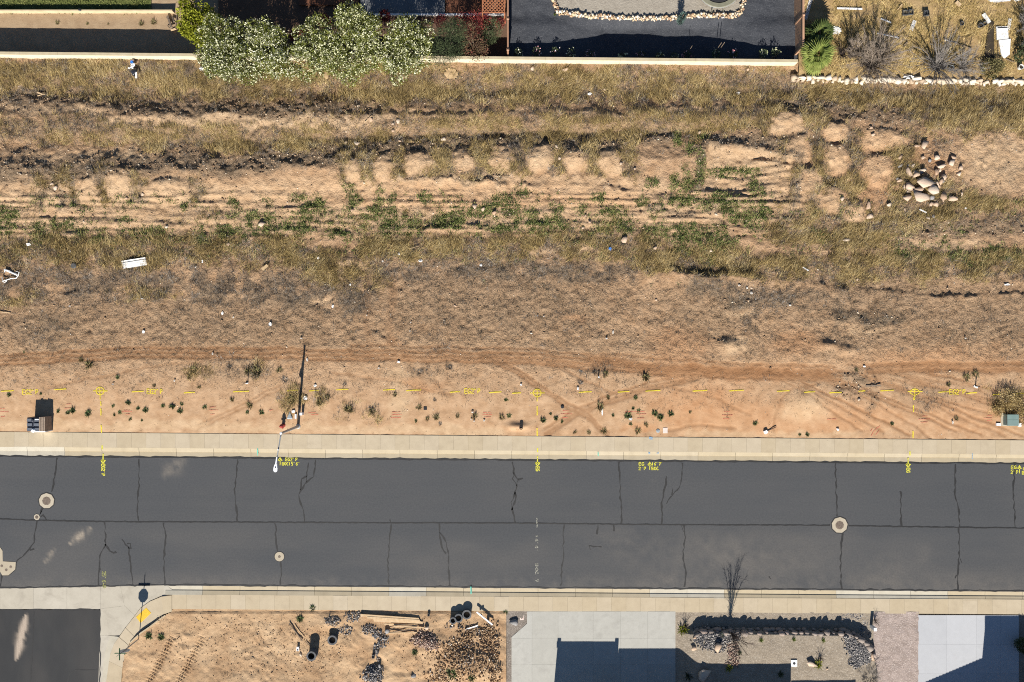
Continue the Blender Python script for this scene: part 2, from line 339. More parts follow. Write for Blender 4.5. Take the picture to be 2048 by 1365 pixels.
GREEN_S = [('e', 1, e[0], e[1], e[2] * 1.3, e[3] * 1.35) for e in [(8, 440, 12, 20), (32, 428, 12, 10), (120, 453, 14, 8), (150, 451, 16, 7), (168, 466, 9, 8), (300, 470, 34, 10), (330, 480, 12, 10), (90, 470, 12, 14), (88, 455, 8, 8), (375, 415, 6, 5), (470, 408, 8, 8), (405, 470, 10, 14), (455, 465, 16, 10), (500, 460, 14, 14), (560, 462, 55, 9), (630, 428, 20, 16), (645, 410, 8, 16), (705, 392, 10, 14), (703, 412, 8, 12), (725, 400, 7, 6), (763, 382, 6, 10), (762, 410, 7, 22), (786, 420, 8, 22), (745, 430, 20, 8), (772, 455, 7, 26), (805, 455, 18, 14), (833, 458, 18, 12), (598, 397, 14, 5), (540, 438, 12, 6), (515, 436, 14, 6), (852, 400, 10, 9),
 (885, 445, 14, 12), (908, 440, 16, 18), (955, 425, 18, 10), (975, 418, 12, 12), (1005, 405, 20, 10), (1020, 425, 14, 10), (1045, 390, 12, 8), (1060, 440, 22, 14), (1095, 455, 36, 14), (1080, 470, 14, 6), (1195, 400, 10, 8), (1165, 420, 6, 10), (1180, 435, 5, 6), (1225, 430, 20, 12), (1245, 450, 16, 12), (1215, 460, 26, 8), (1280, 407, 10, 8), (1312, 414, 8, 8), (1300, 370, 8, 8), (1372, 382, 12, 10), (1388, 366, 8, 16), (1370, 350, 6, 16), (1350, 280, 7, 14), (1378, 300, 8, 12), (1395, 310, 6, 8), (1400, 340, 6, 20), (1400, 275, 6, 6),
 (1440, 348, 22, 7), (1485, 346, 26, 7), (1500, 378, 7, 14), (1515, 395, 8, 12), (1360, 405, 20, 8), (1345, 370, 6, 14), (1405, 412, 14, 8), (1440, 405, 18, 12), (1455, 422, 14, 14), (1500, 420, 22, 12), (1520, 435, 14, 12), (1480, 440, 20, 10), (1310, 462, 24, 10), (1375, 470, 26, 14), (1350, 480, 40, 8), (1425, 470, 18, 16), (1440, 490, 20, 12), (1390, 500, 40, 10), (1300, 480, 14, 8), (1420, 520, 20, 10),
 (1645, 478, 18, 8), (1800, 510, 20, 9), (1850, 512, 26, 6), (1910, 512, 20, 9), (1950, 520, 24, 9), (1985, 508, 16, 12), (2030, 510, 30, 8), (1940, 530, 18, 6), (2090, 512, 40, 9), (20, 460, 16, 10), (250, 440, 20, 4), (200, 480, 12, 5), (1110, 420, 12, 8), (1010, 460, 30, 6), (680, 470, 16, 6), (590, 450, 20, 5)]]
gold = paint(Z0(), QX, QY, GOLD_S); grey = paint(Z0(), QX, QY, GREY_S); stub = paint(Z0(), QX, QY, STUB_S)
clod = paint(Z0(), QX, QY, CLOD_S); bare = paint(Z0(), LOT.PX + wx * .6, LOT.PY + wy * .6, BARE_S); green = paint(Z0(), QX2, QY2, GREEN_S)
green = np.maximum(green, .16 * sstep(385, 400, QY2) * (1 - sstep(500, 530, QY2)) * sstep(.48, .62, fbm(LOT.X / 1.4, LOT.Y / 1.0, 3, 77)))
n1 = fbm(LOT.X / 2.2, LOT.Y / 1.2, 4, 20); n2 = fbm(LOT.X / .7, LOT.Y / .7, 3, 24)
gold = np.clip(gold * (1 - .85 * bare) * (.25 + .75 * sstep(.3, .52, n1 * .6 + n2 * .4 + .1 * gold)), 0, 1) * (1 - .3 * clod)
grey = grey * (1 - .8 * bare) * sstep(.25, .5, n2); stub = stub * (1 - .7 * bare)
TRK = []
def trk(a, w, pts, offs=(0,)):
    for o in offs: TRK.append(('l', a, w, [(x, y + o) for x, y in pts]))
trk(.8, 4, [(-400, 724), (0, 716), (250, 700), (500, 700), (640, 703), (900, 707), (1100, 714), (1300, 733), (1480, 740), (1680, 746)], (-3, 6, 15)); trk(.6, 3, [(700, 690), (1000, 697), (1300, 715), (1500, 728), (1670, 735)], (0, 22))
trk(.9, 12, [(1180, 718), (1300, 736), (1480, 742), (1660, 752)]); trk(.8, 6, [(1730, 738), (1850, 732), (2450, 734)], (-4, 7))
trk(.7, 3.5, [(960, 712), (1020, 735), (1075, 770), (1130, 808), (1175, 830), (1215, 870)], (-4, 5)); trk(.6, 3.5, [(1400, 745), (1300, 770), (1200, 800), (1150, 825), (1090, 862)], (-4, 5, 11)); trk(.5, 3, [(1060, 715), (1120, 735), (1230, 790)])
for i in range(13):
    a, b = 1530 + 26 * i, 742 + (i % 3) * 6; trk(.5 + .4 * random.random(), 2.8, [(a, b), (a + 90 + 8 * i, b + 50), (a + 190 + 22 * i, 862 + (i % 4) * 5)])
trk(.5, 3, [(1548, 862), (1560, 800), (1580, 780), (1640, 765)]); trk(.4, 3, [(1350, 775), (1440, 800), (1500, 830)]); trk(.4, 3, [(0, 720), (140, 705), (330, 690)]); trk(.35, 3, [(100, 775), (300, 735), (480, 715)]); trk(.4, 3, [(660, 745), (800, 765), (900, 790)])
trk(.4, 3, [(1690, 730), (1950, 775), (2030, 830)], (0, 14)); trk(.5, 3, [(1330, 862), (1400, 850), (1470, 855)]); trk(.4, 2.5, [(400, 850), (500, 800), (560, 770)], (0, 8))
trk(.35, 9, [(735, 560), (737, 690)]); trk(.35, 9, [(785, 560), (783, 690)])
track = paint(Z0(), QX2, QY2, TRK)
red = paint(Z0(), QX, QY, [('e', .7, 1410, 815, 120, 52), ('e', .6, 1610, 835, 220, 40), ('e', .8, 1450, 745, 180, 20), ('e', .8, 1150, 640, 30, 10), ('e', .7, 1350, 690, 60, 40), ('e', .7, 1590, 690, 60, 30), ('e', .6, 845, 770, 40, 12), ('e', .6, 1880, 720, 160, 30), ('e', .5, 780, 685, 20, 8), ('e', .7, 1280, 855, 40, 12), ('e', .5, 950, 395, 420, 30), ('e', .5, 1740, 330, 160, 90), ('e', .4, 1920, 830, 120, 40)])
pale = np.maximum(.6 * paint(Z0(), QX, QY, BARE_S), paint(Z0(), QX, QY, [('e', .9, 1610, 820, 44, 32), ('l', .6, 8, [(1380, 868), (1700, 872)]), ('e', .8, 800, 800, 26, 40), ('l', .7, 10, [(-400, 850), (500, 855), (1000, 862)]), ('e', .6, 1460, 690, 26, 14), ('e', .7, 1990, 330, 80, 50), ('l', .7, 10, [(220, 245), (740, 252)]), ('e', .6, 800, 751, 30, 8), ('e', .7, 1480, 628, 30, 6), ('e', .6, 1735, 660, 40, 6), ('e', .8, 1870, 490, 80, 8)]))

# heights ------------------------------------------------------------------------------------------
y_ = LOT.PY + wy * .35; x_ = LOT.PX
ysh = np.interp(x_, [-900, 450, 800, 1000, 1330, 1480, 1600, 3000], [0, 0, 14, 22, 24, 50, 56, 56])
big = (fbm(LOT.X / 7, LOT.Y / 5, 3, 31) - .5)
z = np.interp(LOT.PY, [100, 130, 195, 240, 262, 295, 350, 378, 470, 540, 600, 640, 760, 845, 868, 900], [.45, .45, .25, .62, .6, .38, .72, .56, .5, .5, .42, .36, .22, .10, .05, .03])
yr = y_ + np.where((y_ > 235) & (y_ < 400), ysh * sstep(236, 300, y_ + ysh * .5) * (1 - sstep(345, 400, y_)), 0)
z2 = np.interp(yr, [100, 130, 188, 238, 262, 290, 346, 385, 470, 545, 600, 640, 760, 845, 868, 900], [.45, .45, .10, .80, .70, .27, .88, .62, .5, .55, .42, .36, .22, .10, .05, .03])
z3 = np.interp(y_, [100, 130, 188, 245, 300, 380, 470, 545, 600, 640, 760, 845, 868, 900], [.45, .45, .10, .62, .60, .58, .5, .55, .42, .36, .22, .10, .05, .03]); fr_ = sstep(1380, 1560, x_); z2 = z2 * (1 - fr_) + z3 * fr_
rough = 1 - sstep(640, 800, LOT.PY)
z = z * (1 - rough) + z2 * rough + big * .25 * rough * sstep(118, 160, LOT.PY)
z += (fbm(LOT.X / 1.1, LOT.Y / 1.0, 3, 33) - .5) * (.05 + .17 * rough) + (fbm(LOT.X / .42, LOT.Y / .42, 3, 36) - .5) * (.03 + .16 * rough) + (vnoise(LOT.X / .2, LOT.Y / .2, 39) - .5) * (.010 + .057 * rough + .03 * stub)
cl = np.abs(fbm(LOT.X / .45, LOT.Y / .45, 3, 40) - .5) * 2
z += clod * (.30 * fbm(LOT.X / .9, LOT.Y / .7, 2, 43) - .12 + .27 * cl) + gold * .05
rut = sstep(372, 390, y_) * (1 - sstep(470, 490, y_)) * sstep(-400, 100, x_) * (1 - sstep(1560, 1640, x_))
z += rut * (.27 * (np.abs(fbm(LOT.X / 6 + LOT.Y * .08, LOT.Y / .42, 3, 46) - .5) * 2 - .3))
rt2 = np.exp(-(((x_ - 1500) / 90) ** 2 + ((y_ - 350) / 50) ** 2) ** 2); z += rt2 * .18 * (np.abs(fbm(LOT.X / 4 + .2 * LOT.Y, (LOT.Y + .12 * LOT.X) / .45, 2, 49) - .5) * 2 - .3)
z -= track * .05
LOBES = [(710, 345, 17, 20), (768, 340, 18, 22), (838, 333, 32, 22), (928, 325, 26, 22), (1003, 320, 26, 24), (1078, 322, 26, 24), (1150, 324, 26, 22), (1220, 330, 26, 22), (185, 388, 26, 26), (248, 378, 27, 24), (340, 386, 50, 20), (112, 402, 18, 20), (1565, 252, 34, 22), (1665, 268, 26, 18), (1755, 285, 50, 22), (1592, 302, 24, 24), (1665, 324, 28, 28), (1752, 345, 38, 30), (1612, 372, 26, 30), (1660, 402, 32, 24), (1706, 428, 24, 18)]
for cx, cy, rx, ry in LOBES:                                        # bucket scoops: a rounded pad with a raised lip on its uphill side
    dx_ = (LOT.PX + wx * .35 - cx) / rx; dy_ = (LOT.PY + wy * .35 - cy) / ry; d4 = np.clip(np.abs(dx_) ** 3 + np.abs(dy_) ** 3, 0, 50)
    pad = np.exp(-d4); clod = clod * (1 - .9 * pad); grey = grey * (1 - .9 * pad); gold = gold * (1 - .9 * pad); stub = stub * (1 - .7 * pad); pale = np.maximum(pale, (.25 + .6 * ((cx * 7 + cy * 3) % 11) / 11) * pad); gut_ = np.exp(-((np.sqrt(dx_ ** 2 + dy_ ** 2) - 1.3) / .22) ** 2) * (np.abs(dy_) < 1.1); grey = np.maximum(grey, .6 * gut_ * (np.abs(dx_) > .8)); gold = np.maximum(gold, .8 * gut_ * (np.abs(dx_) > .8))
    z += .26 * np.exp(-d4) * (1 - .35 * dy_.clip(-1, 1)) - .12 * np.exp(-((np.sqrt(dx_ ** 2 + dy_ ** 2) - 1.2) / .25) ** 2) * (.4 + fbm(LOT.X / .5, LOT.Y / .5, 2, 84))
    lip = np.exp(-((dy_ + 1.0) / .3) ** 2 - (dx_ / .85) ** 4); clod = np.maximum(clod, .75 * lip); z += .12 * lip
ca, sa = math.cos(.16), math.sin(.16); u_ = ((LOT.PX + wx * .2 - 1492) * ca + (LOT.PY + wy * .2 - 352) * sa); v_ = (-(LOT.PX + wx * .2 - 1492) * sa + (LOT.PY + wy * .2 - 352) * ca)
pit = (1 - sstep(84, 92, np.abs(u_))) * (1 - sstep(42, 48, np.abs(v_))); rimv = np.exp(-((np.abs(v_) - 50) / 7) ** 2) * (np.abs(u_) < 100) * np.where(v_ > 0, .25, 1) + np.exp(-((np.abs(u_) - 96) / 7) ** 2) * (np.abs(v_) < 52)
z += -.24 * pit * (1 - .5 * sstep(-10, 40, v_)) + .18 * np.clip(rimv, 0, 1) * (.5 + fbm(LOT.X / .8, LOT.Y / .8, 2, 81)) + pit * .30 * (np.abs(fbm((LOT.X + .16 * LOT.Y) / 3, (LOT.Y - .16 * LOT.X) / .55, 2, 82) - .5) * 2 - .2)
clod = np.maximum(clod, .8 * np.clip(rimv, 0, 1)); gold = gold * (1 - .9 * pit); pale = np.maximum(pale, .6 * pit)
def scarp(pts, hgt, wdn, side=1, r=3.0):                            # a small cut bank: ground jumps up just south of the line
    global z
    P_ = np.array(pts, float); yl = np.interp(x_ + wx * .5, P_[:, 0], P_[:, 1], left=-999, right=-999) + (fbm(LOT.X / .5, LOT.X * 0 + 3, 3, 52) - .5) * 10
    d = (y_ - yl); ends = sstep(P_[0, 0], P_[0, 0] + 30, x_) * (1 - sstep(P_[-1, 0] - 40, P_[-1, 0], x_))
    nz = .25 + 1.1 * sstep(.3, .65, fbm(LOT.X / 1.3, LOT.Y / 4, 3, 58)); z = z + ends * hgt * .85 * nz * sstep(-r * 1.3, r * 1.3, d + 6 * (fbm(LOT.X / .3, LOT.Y / .3, 2, 57) - .5)) * np.exp(-np.clip(d, 0, None) / wdn)
scarp([(1262, 540), (1330, 546), (1400, 552), (1470, 552), (1540, 556)], .55, 40); scarp([(1530, 555), (1690, 580), (1850, 588), (2070, 588)], .22, 18); scarp([(1600, 560), (1700, 590), (1760, 597)], .15, 10)
scarp([(830, 470), (880, 458), (960, 455), (1010, 462)], .3, 20); scarp([(1110, 478), (1160, 485), (1200, 502)], .28, 16); scarp([(790, 352), (860, 360), (940, 364), (1015, 370)], .35, 14); scarp([(1100, 418), (1150, 425)], .3, 14)
scarp([(80, 585), (150, 586), (210, 580)], .25, 14); scarp([(640, 468), (700, 472), (710, 472)], .25, 14); scarp([(990, 372), (1200, 372), (1280, 392)], .2, 16); scarp([(1280, 425), (1330, 420), (1400, 445)], .25, 12)
scarp([(740, 237), (830, 234), (1000, 231), (1060, 221), (1160, 227), (1240, 237), (1300, 226), (1400, 212), (1500, 220)], .16, 10); scarp([(560, 330), (700, 345), (780, 350)], .2, 8); scarp([(1680, 498), (1760, 500), (1900, 492)], .12, 10); scarp([(690, 645), (760, 670), (790, 685)], .14, 10)
for cx, cy, rx, ry, hh in [(1455, 690, 22, 14, .4), (1605, 805, 40, 26, .18), (1690, 700, 22, 10, .35), (1650, 690, 22, 8, .3), (1035, 853, 20, 7, .28), (640, 606, 20, 10, -.2), (700, 525, 26, 18, .25), (1840, 372, 50, 34, .35), (1890, 445, 50, 18, .3), (1610, 240, 50, 26, .25)]:
    z += hh * np.exp(-(((LOT.PX - cx) / rx) ** 2 + ((LOT.PY - cy) / ry) ** 2))
edge_y = 864 + .0082 * LOT.PX
z = np.where(LOT.PY > edge_y - 2, np.minimum(z, .05), z); z = np.where(LOT.PY > edge_y + 12, -.02, z)
z = np.where(LOT.PY < 117 + .0098 * LOT.PX - 6, -1.25, z)
LOT.Z = z
LOT.gold, LOT.grey, LOT.stub, LOT.clod, LOT.green, LOT.bare = gold, grey, stub, clod, green, bare

# soil material: sandy tan, redder where scraped, browner where driven or littered with clods and dead leaves
n = NT('soil')
fine = n.noise(9, 6, .7); mid = n.noise(1.3, 5, .65); coarse = n.noise(.22, 4, .6)
c = n.ramp(mid, [(.3, (.315, .19, .104)), (.5, (.385, .247, .144)), (.72, (.45, .302, .184))])
c = n.mix(n.math('MULTIPLY', n.attr('soil', 'Color'), 0), c, c)
sp = n.n('SeparateColor'); a_ = n.n('Attribute'); a_.attribute_name = 'soil'; n.l(a_.outputs['Color'], sp.inputs[0])
c = n.mix(sp.outputs[0], c, n.ramp(mid, [(.3, (.385, .19, .088)), (.7, (.46, .255, .13))]))
c = n.mix(n.math('MULTIPLY', sp.outputs[1], .85), c, n.ramp(fine, [(.3, (.105, .078, .052)), (.7, (.23, .175, .12))]))
c = n.mix(n.math('MULTIPLY', sp.outputs[2], .92), c, n.ramp(mid, [(.3, (.19, .092, .042)), (.7, (.25, .13, .062))]))
c = n.mix(n.math('MULTIPLY', a_.outputs['Alpha'], .7), c, n.ramp(mid, [(.3, (.42, .295, .175)), (.7, (.53, .39, .245))]))
c = n.mix(n.math('MULTIPLY', n.ramp(fine, [(.36, (1, 1, 1)), (.48, (0, 0, 0))]), n.math('MULTIPLY', n.attr('rgh'), .3)), c, (.17, .115, .07), 'MIX')
c = n.mix(n.math('MULTIPLY', n.ramp(n.noise(16, 3, .6), [(.66, (0, 0, 0)), (.74, (1, 1, 1))]), .35), c, (.52, .43, .32))
n.base(c); n.b.inputs['Roughness'].default_value = 1; n.b.inputs['Specular IOR Level'].default_value = .05
c = n.mix(n.math('MULTIPLY', n.ramp(n.noise(5.5, 3, .7), [(.32, (1, 1, 1)), (.42, (0, 0, 0))]), n.math('MULTIPLY', n.attr('rgh'), .5)), c, (.14, .098, .065)); n.base(c)
n.bump(n.math('MULTIPLY', n.math('ADD', n.noise(4, 6, .78), n.math('MULTIPLY', n.noise(9, 3, .6), .5)), n.attr('rgh')), 1.0, .20)
M_SOIL = n.m
litter = np.clip(gold * .5 + grey * .85 + clod * .95 + stub * .5 + green * .3, 0, 1)
soil_attr = rgba(red * .9, litter, track, np.clip(pale, 0, 1))
lot = obj('vacant_lot', LOT.mesh('vacant_lot', M_SOIL, {'soil': soil_attr, 'rgh': np.clip(.10 + .9 * rough * (1 - .6 * np.clip(pale, 0, 1)) + .3 * stub, 0, 1)})); tag(lot, 'rough sandy vacant lot of berms, ruts and dry weeds between the block wall and the sidewalk', kind='structure')

# far ground sheet, reaching well past everything in view
n = NT('desert'); n.base(n.ramp(n.noise(.05, 6, .7), [(.3, (.25, .165, .095)), (.7, (.36, .25, .15))])); n.bump(n.noise(1.5, 5), .5, .1)
gd = obj('ground', mesh_from_arrays('ground', [(-900, -900, -1.3), (900, -900, -1.3), (900, 900, -1.3), (-900, 900, -1.3)], [(0, 1, 2, 3)], n.m)); tag(gd, 'open desert ground stretching away beyond the lots', kind='structure')

# ================================================================ street
yN = lambda px: 911.5 + .0072 * px                                   # asphalt edges, photo px
yS = lambda px: np.interp(px, [-600, 0, 330, 2048, 2700], [1181, 1177, 1170.6, 1183, 1187.7])
def grid_sheet(name, x0, x1, yt, yb, z, nx, ny, mat, attr):
    px = np.linspace(x0, x1, nx); t = np.linspace(0, 1, ny); PXg, T = np.meshgrid(px, t)
    PYg = yt(PXg) * (1 - T) + yb(PXg) * T; X = WX(PXg); Y = WY(PYg); Z = np.full_like(X, z)
    j, i = np.mgrid[0:ny - 1, 0:nx - 1]; a = (j * nx + i).ravel(); F = np.stack([a, a + nx, a + nx + 1, a + 1], 1)
    return mesh_from_arrays(name, np.stack([X, Y, Z], -1).reshape(-1, 3), F, mat, {'dust': attr(PXg, PYg).ravel()}), PXg, PYg
def streak(px, py, x0, y0, x1, y1, w):
    dx, dy = x1 - x0, y1 - y0; L = math.hypot(dx, dy); u = ((px - x0) * dx + (py - y0) * dy) / L; v = np.abs((px - x0) * dy - (py - y0) * dx) / L
    t = np.clip(u / L, 0, 1); ww = w * np.sin(np.pi * np.clip(t, .02, .98)) ** .7
    return np.where((u > 0) & (u < L), np.exp(-(v / ww) ** 2), 0)
def road_dust(px, py):
    x, y = WX(px), WY(py); nn = fbm(x / .5, y / .5, 4, 3); big = fbm(x / 6, y / 2.5, 4, 6)
    nn = .6 * nn + .4 * fbm(x / .42, y / .42, 3, 23)
    d = .9 * sstep(.35, .6, nn) * streak(px, py, 140, 1088, 185, 1055, 7) + .5 * sstep(.4, .7, nn) * streak(px, py, 85, 1130, 110, 1098, 5) + .3 * streak(px, py, 325, 960, 372, 905, 16) * sstep(.3, .6, nn)
    edge = sstep(1085, 1172, py) * (.25 + .75 * sstep(600, 1100, px)) * .02 * sstep(.05, .95, big) * (.4 + 1.2 * nn) + sstep(1140, 1172, py) * .09 * sstep(.3, .7, nn)
    mid = sstep(1050, 1075, py) * .05 * sstep(.2, .8, big) + .03 * sstep(.3, .8, big)
    wt = sum(.08 * np.exp(-((px - cx) / rx) ** 2 - ((py - cy) / ry) ** 2) for cx, cy, rx, ry in [(650, 1160, 20, 12), (1090, 1160, 26, 14), (1340, 1160, 40, 12), (1400, 1100, 160, 40), (1500, 1130, 200, 40), (1780, 1140, 40, 30), (1250, 1080, 60, 26), (1850, 1110, 12, 20), (1140, 1052, 8, 5), (1307, 963, 6, 3), (1370, 965, 6, 2), (1190, 1010, 8, 5), (1243, 977, 8, 3)]) * sstep(.2, .75, nn)
    return np.clip(d + edge + mid + wt, 0, 1)
n = NT('asphalt'); f = n.noise(7, 6, .8); s_ = n.noise(.5, 5, .6, stretch=(.25, 1, 1)); g = n.noise(60, 2, .5)
c = n.ramp(s_, [(.2, (.046, .0485, .0525)), (.8, (.0535, .0555, .0590))])
c = n.mix(n.math('MULTIPLY', n.ramp(f, [(.40, (0, 0, 0)), (.62, (1, 1, 1))]), .6), c, (.072, .0735, .0745)); c = n.mix(n.math('MULTIPLY', n.ramp(g, [(.6, (0, 0, 0)), (.7, (1, 1, 1))]), .25), c, (.11, .105, .095))
c = n.mix(n.math('MULTIPLY', n.ramp(n.noise(1, 4, .6, stretch=(.035, 1.1, 1)), [(.42, (0, 0, 0)), (.62, (1, 1, 1))]), .3), c, (.064, .065, .0665))
c = n.mix(n.math('MULTIPLY', n.ramp(n.noise(2.2, 4, .7), [(.70, (0, 0, 0)), (.76, (1, 1, 1))]), .45), c, (.026, .025, .024))
c = n.mix(n.attr('dust'), c, n.ramp(f, [(.3, (.20, .165, .125)), (.7, (.34, .29, .23))]))
n.base(c); n.b.inputs['Roughness'].default_value = .85; n.bump(n.noise(14, 4, .7), .35, .02); M_ASPH = n.m
me, _, _ = grid_sheet('road', -400, 2450, yN, lambda p: yS(p) + 1, 0.0, 560, 52, M_ASPH, road_dust)
road = obj('road', me); tag(road, 'grey asphalt residential street with sealed cracks running across the picture', kind='structure')
n = NT('asphalt_side'); f = n.noise(14, 6, .75); s_ = n.noise(.6, 5, .6, stretch=(1, .3, 1))
c = n.ramp(s_, [(.3, (.022, .0225, .024)), (.7, (.034, .034, .034))]); c = n.mix(n.math('MULTIPLY', n.ramp(f, [(.4, (0, 0, 0)), (.7, (1, 1, 1))]), .2), c, (.06, .06, .058))
c = n.mix(n.attr('dust'), c, n.ramp(f, [(.3, (.26, .2, .15)), (.7, (.42, .35, .28))])); n.base(c); n.b.inputs['Roughness'].default_value = .85; n.bump(n.noise(45, 3), .3, .01)
def side_dust(px, py):
    x, y = WX(px), WY(py); nn = fbm(x / .35, y / .35, 4, 13); b = streak(px, py, 32, 1322, 54, 1226, 8.5)
    return np.clip(1.3 * sstep(.25, .5, nn + .35 * b - .1) * b + .03 * sstep(.3, .8, fbm(x / 2, y / 3, 3, 15)), 0, 1)
me, _, _ = grid_sheet('side_road', -400, 200.5, lambda p: 0 * p + 1219.5 + (200 - p) * .0, lambda p: 0 * p + 1700, 0.0, 150, 120, n.m, side_dust)
sroad = obj('side_road', me); tag(sroad, 'darker asphalt of the side street entering by the stop sign', kind='structure')

def conc(name, a, b, scale=1.5, stain=.25, dark=(.2, .16, .11)):
    n = NT(name); oi = n.n('ObjectInfo').outputs['Random']
    c = n.ramp(n.noise(scale, 6, .65), [(.25, a), (.75, b)])
    hs = n.n('HueSaturation'); n.l(c, hs.inputs['Color']); n.l(n.math('ADD', n.math('MULTIPLY', oi, .07), .965), hs.inputs['Value']); n.l(n.math('ADD', n.math('MULTIPLY', oi, -.12), 1.02), hs.inputs['Saturation'])
    c = n.mix(n.math('MULTIPLY', n.ramp(n.noise(.8, 5, .7, dist=.4), [(.5, (0, 0, 0)), (.75, (1, 1, 1))]), stain), hs.outputs[0], dark)
    c = n.mix(n.math('MULTIPLY', n.ramp(n.noise(30, 3), [(.35, (1, 1, 1)), (.5, (0, 0, 0))]), .15), c, dark)
    n.base(c); n.b.inputs['Roughness'].default_value = .9; n.bump(n.noise(40, 3), .2, .006); return n.m
M_WALK = conc('sidewalk_concrete', (.375, .305, .205), (.43, .355, .243)); M_CURB = conc('curb_concrete', (.375, .31, .205), (.43, .36, .245)); M_NEWC = conc('fresh_concrete', (.40, .36, .28), (.46, .42, .33)); M_APRON = conc('apron_concrete', (.345, .31, .245), (.43, .39, .315), .7, .45, (.19, .165, .13))
M_DRIVE = conc('driveway_concrete', (.325, .315, .278), (.395, .383, .34), .8, .4, (.19, .18, .16)); M_DRIVE2 = conc('pale_driveway_concrete', (.355, .36, .37), (.405, .41, .42), .8, .22, (.24, .24, .235))

walkN = tag(empty('sidewalk', (0, 0, 0)), 'tan concrete sidewalk along the vacant lot on the far side of the street', kind='structure')
walkS = tag(empty('sidewalk', (0, 0, 0)), 'tan concrete sidewalk in front of the driveways', kind='structure')
def slab(parent, quad, z0, z1, mat, name='slab', gap=.0055):
    q = np.array([W(*p) for p in quad]); c0 = q.mean(0); d = c0 - q; q = q + d / (np.linalg.norm(d, axis=1)[:, None] + 1e-9) * gap
    return MB().prism([tuple(p) for p in q], z0, z1).build(name, mat, parent)
jt = random.Random(4)
def walk(parent, top, bot, x0, x1, step, z, mats=None):
    x = x0
    while x < x1:
        e = x + step; zz = z + jt.uniform(-.004, .004)
        slab(parent, [(x, top(x)), (e, top(e)), (e, bot(e)), (x, bot(x))], -.12, zz, M_WALK); x = e
walk(walkN, lambda x: 864 + .0082 * x, lambda x: 894 + .0077 * x, -292, 2350, 29.25, .08)
walk(walkS, lambda x: 1190.6 + .0055 * (x - 600), lambda x: 1219.5 + .0062 * (x - 600), 345, 2350, 29.25, .08)

# curbs: gutter pan dips, a short lip, then a sloped face up to the walk
def curb(name, label, edge, x0, x1, step, sgn, fresh):
    root = tag(empty(name, (0, 0, 0)), label, kind='structure'); x = x0
    prof = [(0, -.001), (.40, -.03), (.405, .015), (.43, .022), (.73, .08), (.74, .08)]  # distance from the asphalt, height
    while x < x1:
        e = min(x + step, x1); mat = M_NEWC if any(a <= (x + e) / 2 <= b for a, b in fresh) else M_CURB
        vs_ = []
        for p in (x + .25, e - .25):
            X, Y = W(p, edge(p)); vs_ += [(X, Y + sgn * d, zz) for d, zz in prof] + [(X, Y + sgn * prof[-1][0], -.2), (X, Y, -.2)]
        k = len(prof) + 2; fs = [(i, (i + 1) % k, k + (i + 1) % k, k + i) for i in range(k)] + [tuple(range(k - 1, -1, -1)), tuple(range(k, 2 * k))]
        if sgn > 0: fs = [f[::-1] for f in fs]
        obj('curb_section', mesh_from_arrays('curb_section', np.array(vs_), fs, mat), root); x = e
    return root
curbN = curb('curb', 'tan concrete curb and gutter on the vacant lot side of the street', yN, -392, 2350, 74.5, 1, [(-600, 105)])
curbS = curb('curb', 'tan concrete curb and gutter on the driveway side of the street', yS, 331, 2350, 74.5, -1, [(331, 440), (745, 848), (1290, 1460), (1700, 1875)])

# corner apron, ramp and curved walk
apron = tag(empty('apron', (0, 0, 0)), 'pale stained concrete valley gutter and apron across the side street mouth', kind='structure')
ARC_C = [(324, 1193), (300, 1203), (282, 1216), (270, 1232), (251.6, 1255.5), (239, 1274), (229, 1288), (222, 1307), (213, 1365), (213, 1700)]
ARC_D = [(345, 1223), (330, 1228), (317, 1237), (300, 1250), (282, 1262.5), (270, 1274), (258.6, 1290.6), (252, 1306), (246, 1335), (243, 1365), (243, 1700)]
ARC_B = [(332, 1171), (326, 1184.5), (303, 1190), (285, 1196), (270, 1205), (256, 1225), (235, 1250), (223, 1267), (215, 1285), (208, 1320), (205, 1365), (205, 1700)]
for q in ([(-400, 1180), (-134, 1179), (-134, 1218.5), (-400, 1218.5)], [(-134, 1179), (-67, 1178.5), (-67, 1218.5), (-134, 1218.5)], [(-67, 1178.5), (0, 1177.4), (0, 1218.5), (-67, 1218.5)], [(0, 1177.4), (67, 1176.2), (67, 1218.5), (0, 1218.5)], [(67, 1176.2), (134, 1174.9), (134, 1218.5), (67, 1218.5)], [(134, 1174.9), (201, 1173.6), (201, 1218.5), (134, 1218.5)], [(201, 1173.6), (241, 1172.9), (249, 1212), (201, 1218)]):
    slab(apron, q, -.12, .002, M_APRON)
slab(apron, [(241, 1172.9), (329, 1171), (326, 1185), (318, 1194), (300, 1203), (282, 1216), (270, 1231), (249, 1212)], -.12, .004, M_APRON)
slab(apron, [(201, 1218), (249, 1212), (270, 1231), (251.6, 1255.5), (239, 1272), (215, 1271), (200, 1271)], -.12, .003, M_APRON)
slab(apron, [(200, 1271), (215, 1271), (222, 1272), (214, 1290), (207.5, 1320), (204.5, 1365), (204, 1700), (196, 1700), (197, 1365)], -.12, .002, M_APRON)
slab(apron, [(326, 1172), (334, 1171.5), (346, 1181), (346, 1191), (326, 1193), (318, 1194)], -.14, -.004, M_APRON)
cw = tag(empty('corner_curb', (0, 0, 0)), 'pale worn concrete curb curving round the corner by the stop sign', kind='structure')
inner = [(222, 1272), (214, 1290), (207.5, 1320), (204.5, 1365), (204, 1700)]; outer = [(239, 1273.5), (229, 1288), (222, 1307), (213, 1365), (213, 1700)]
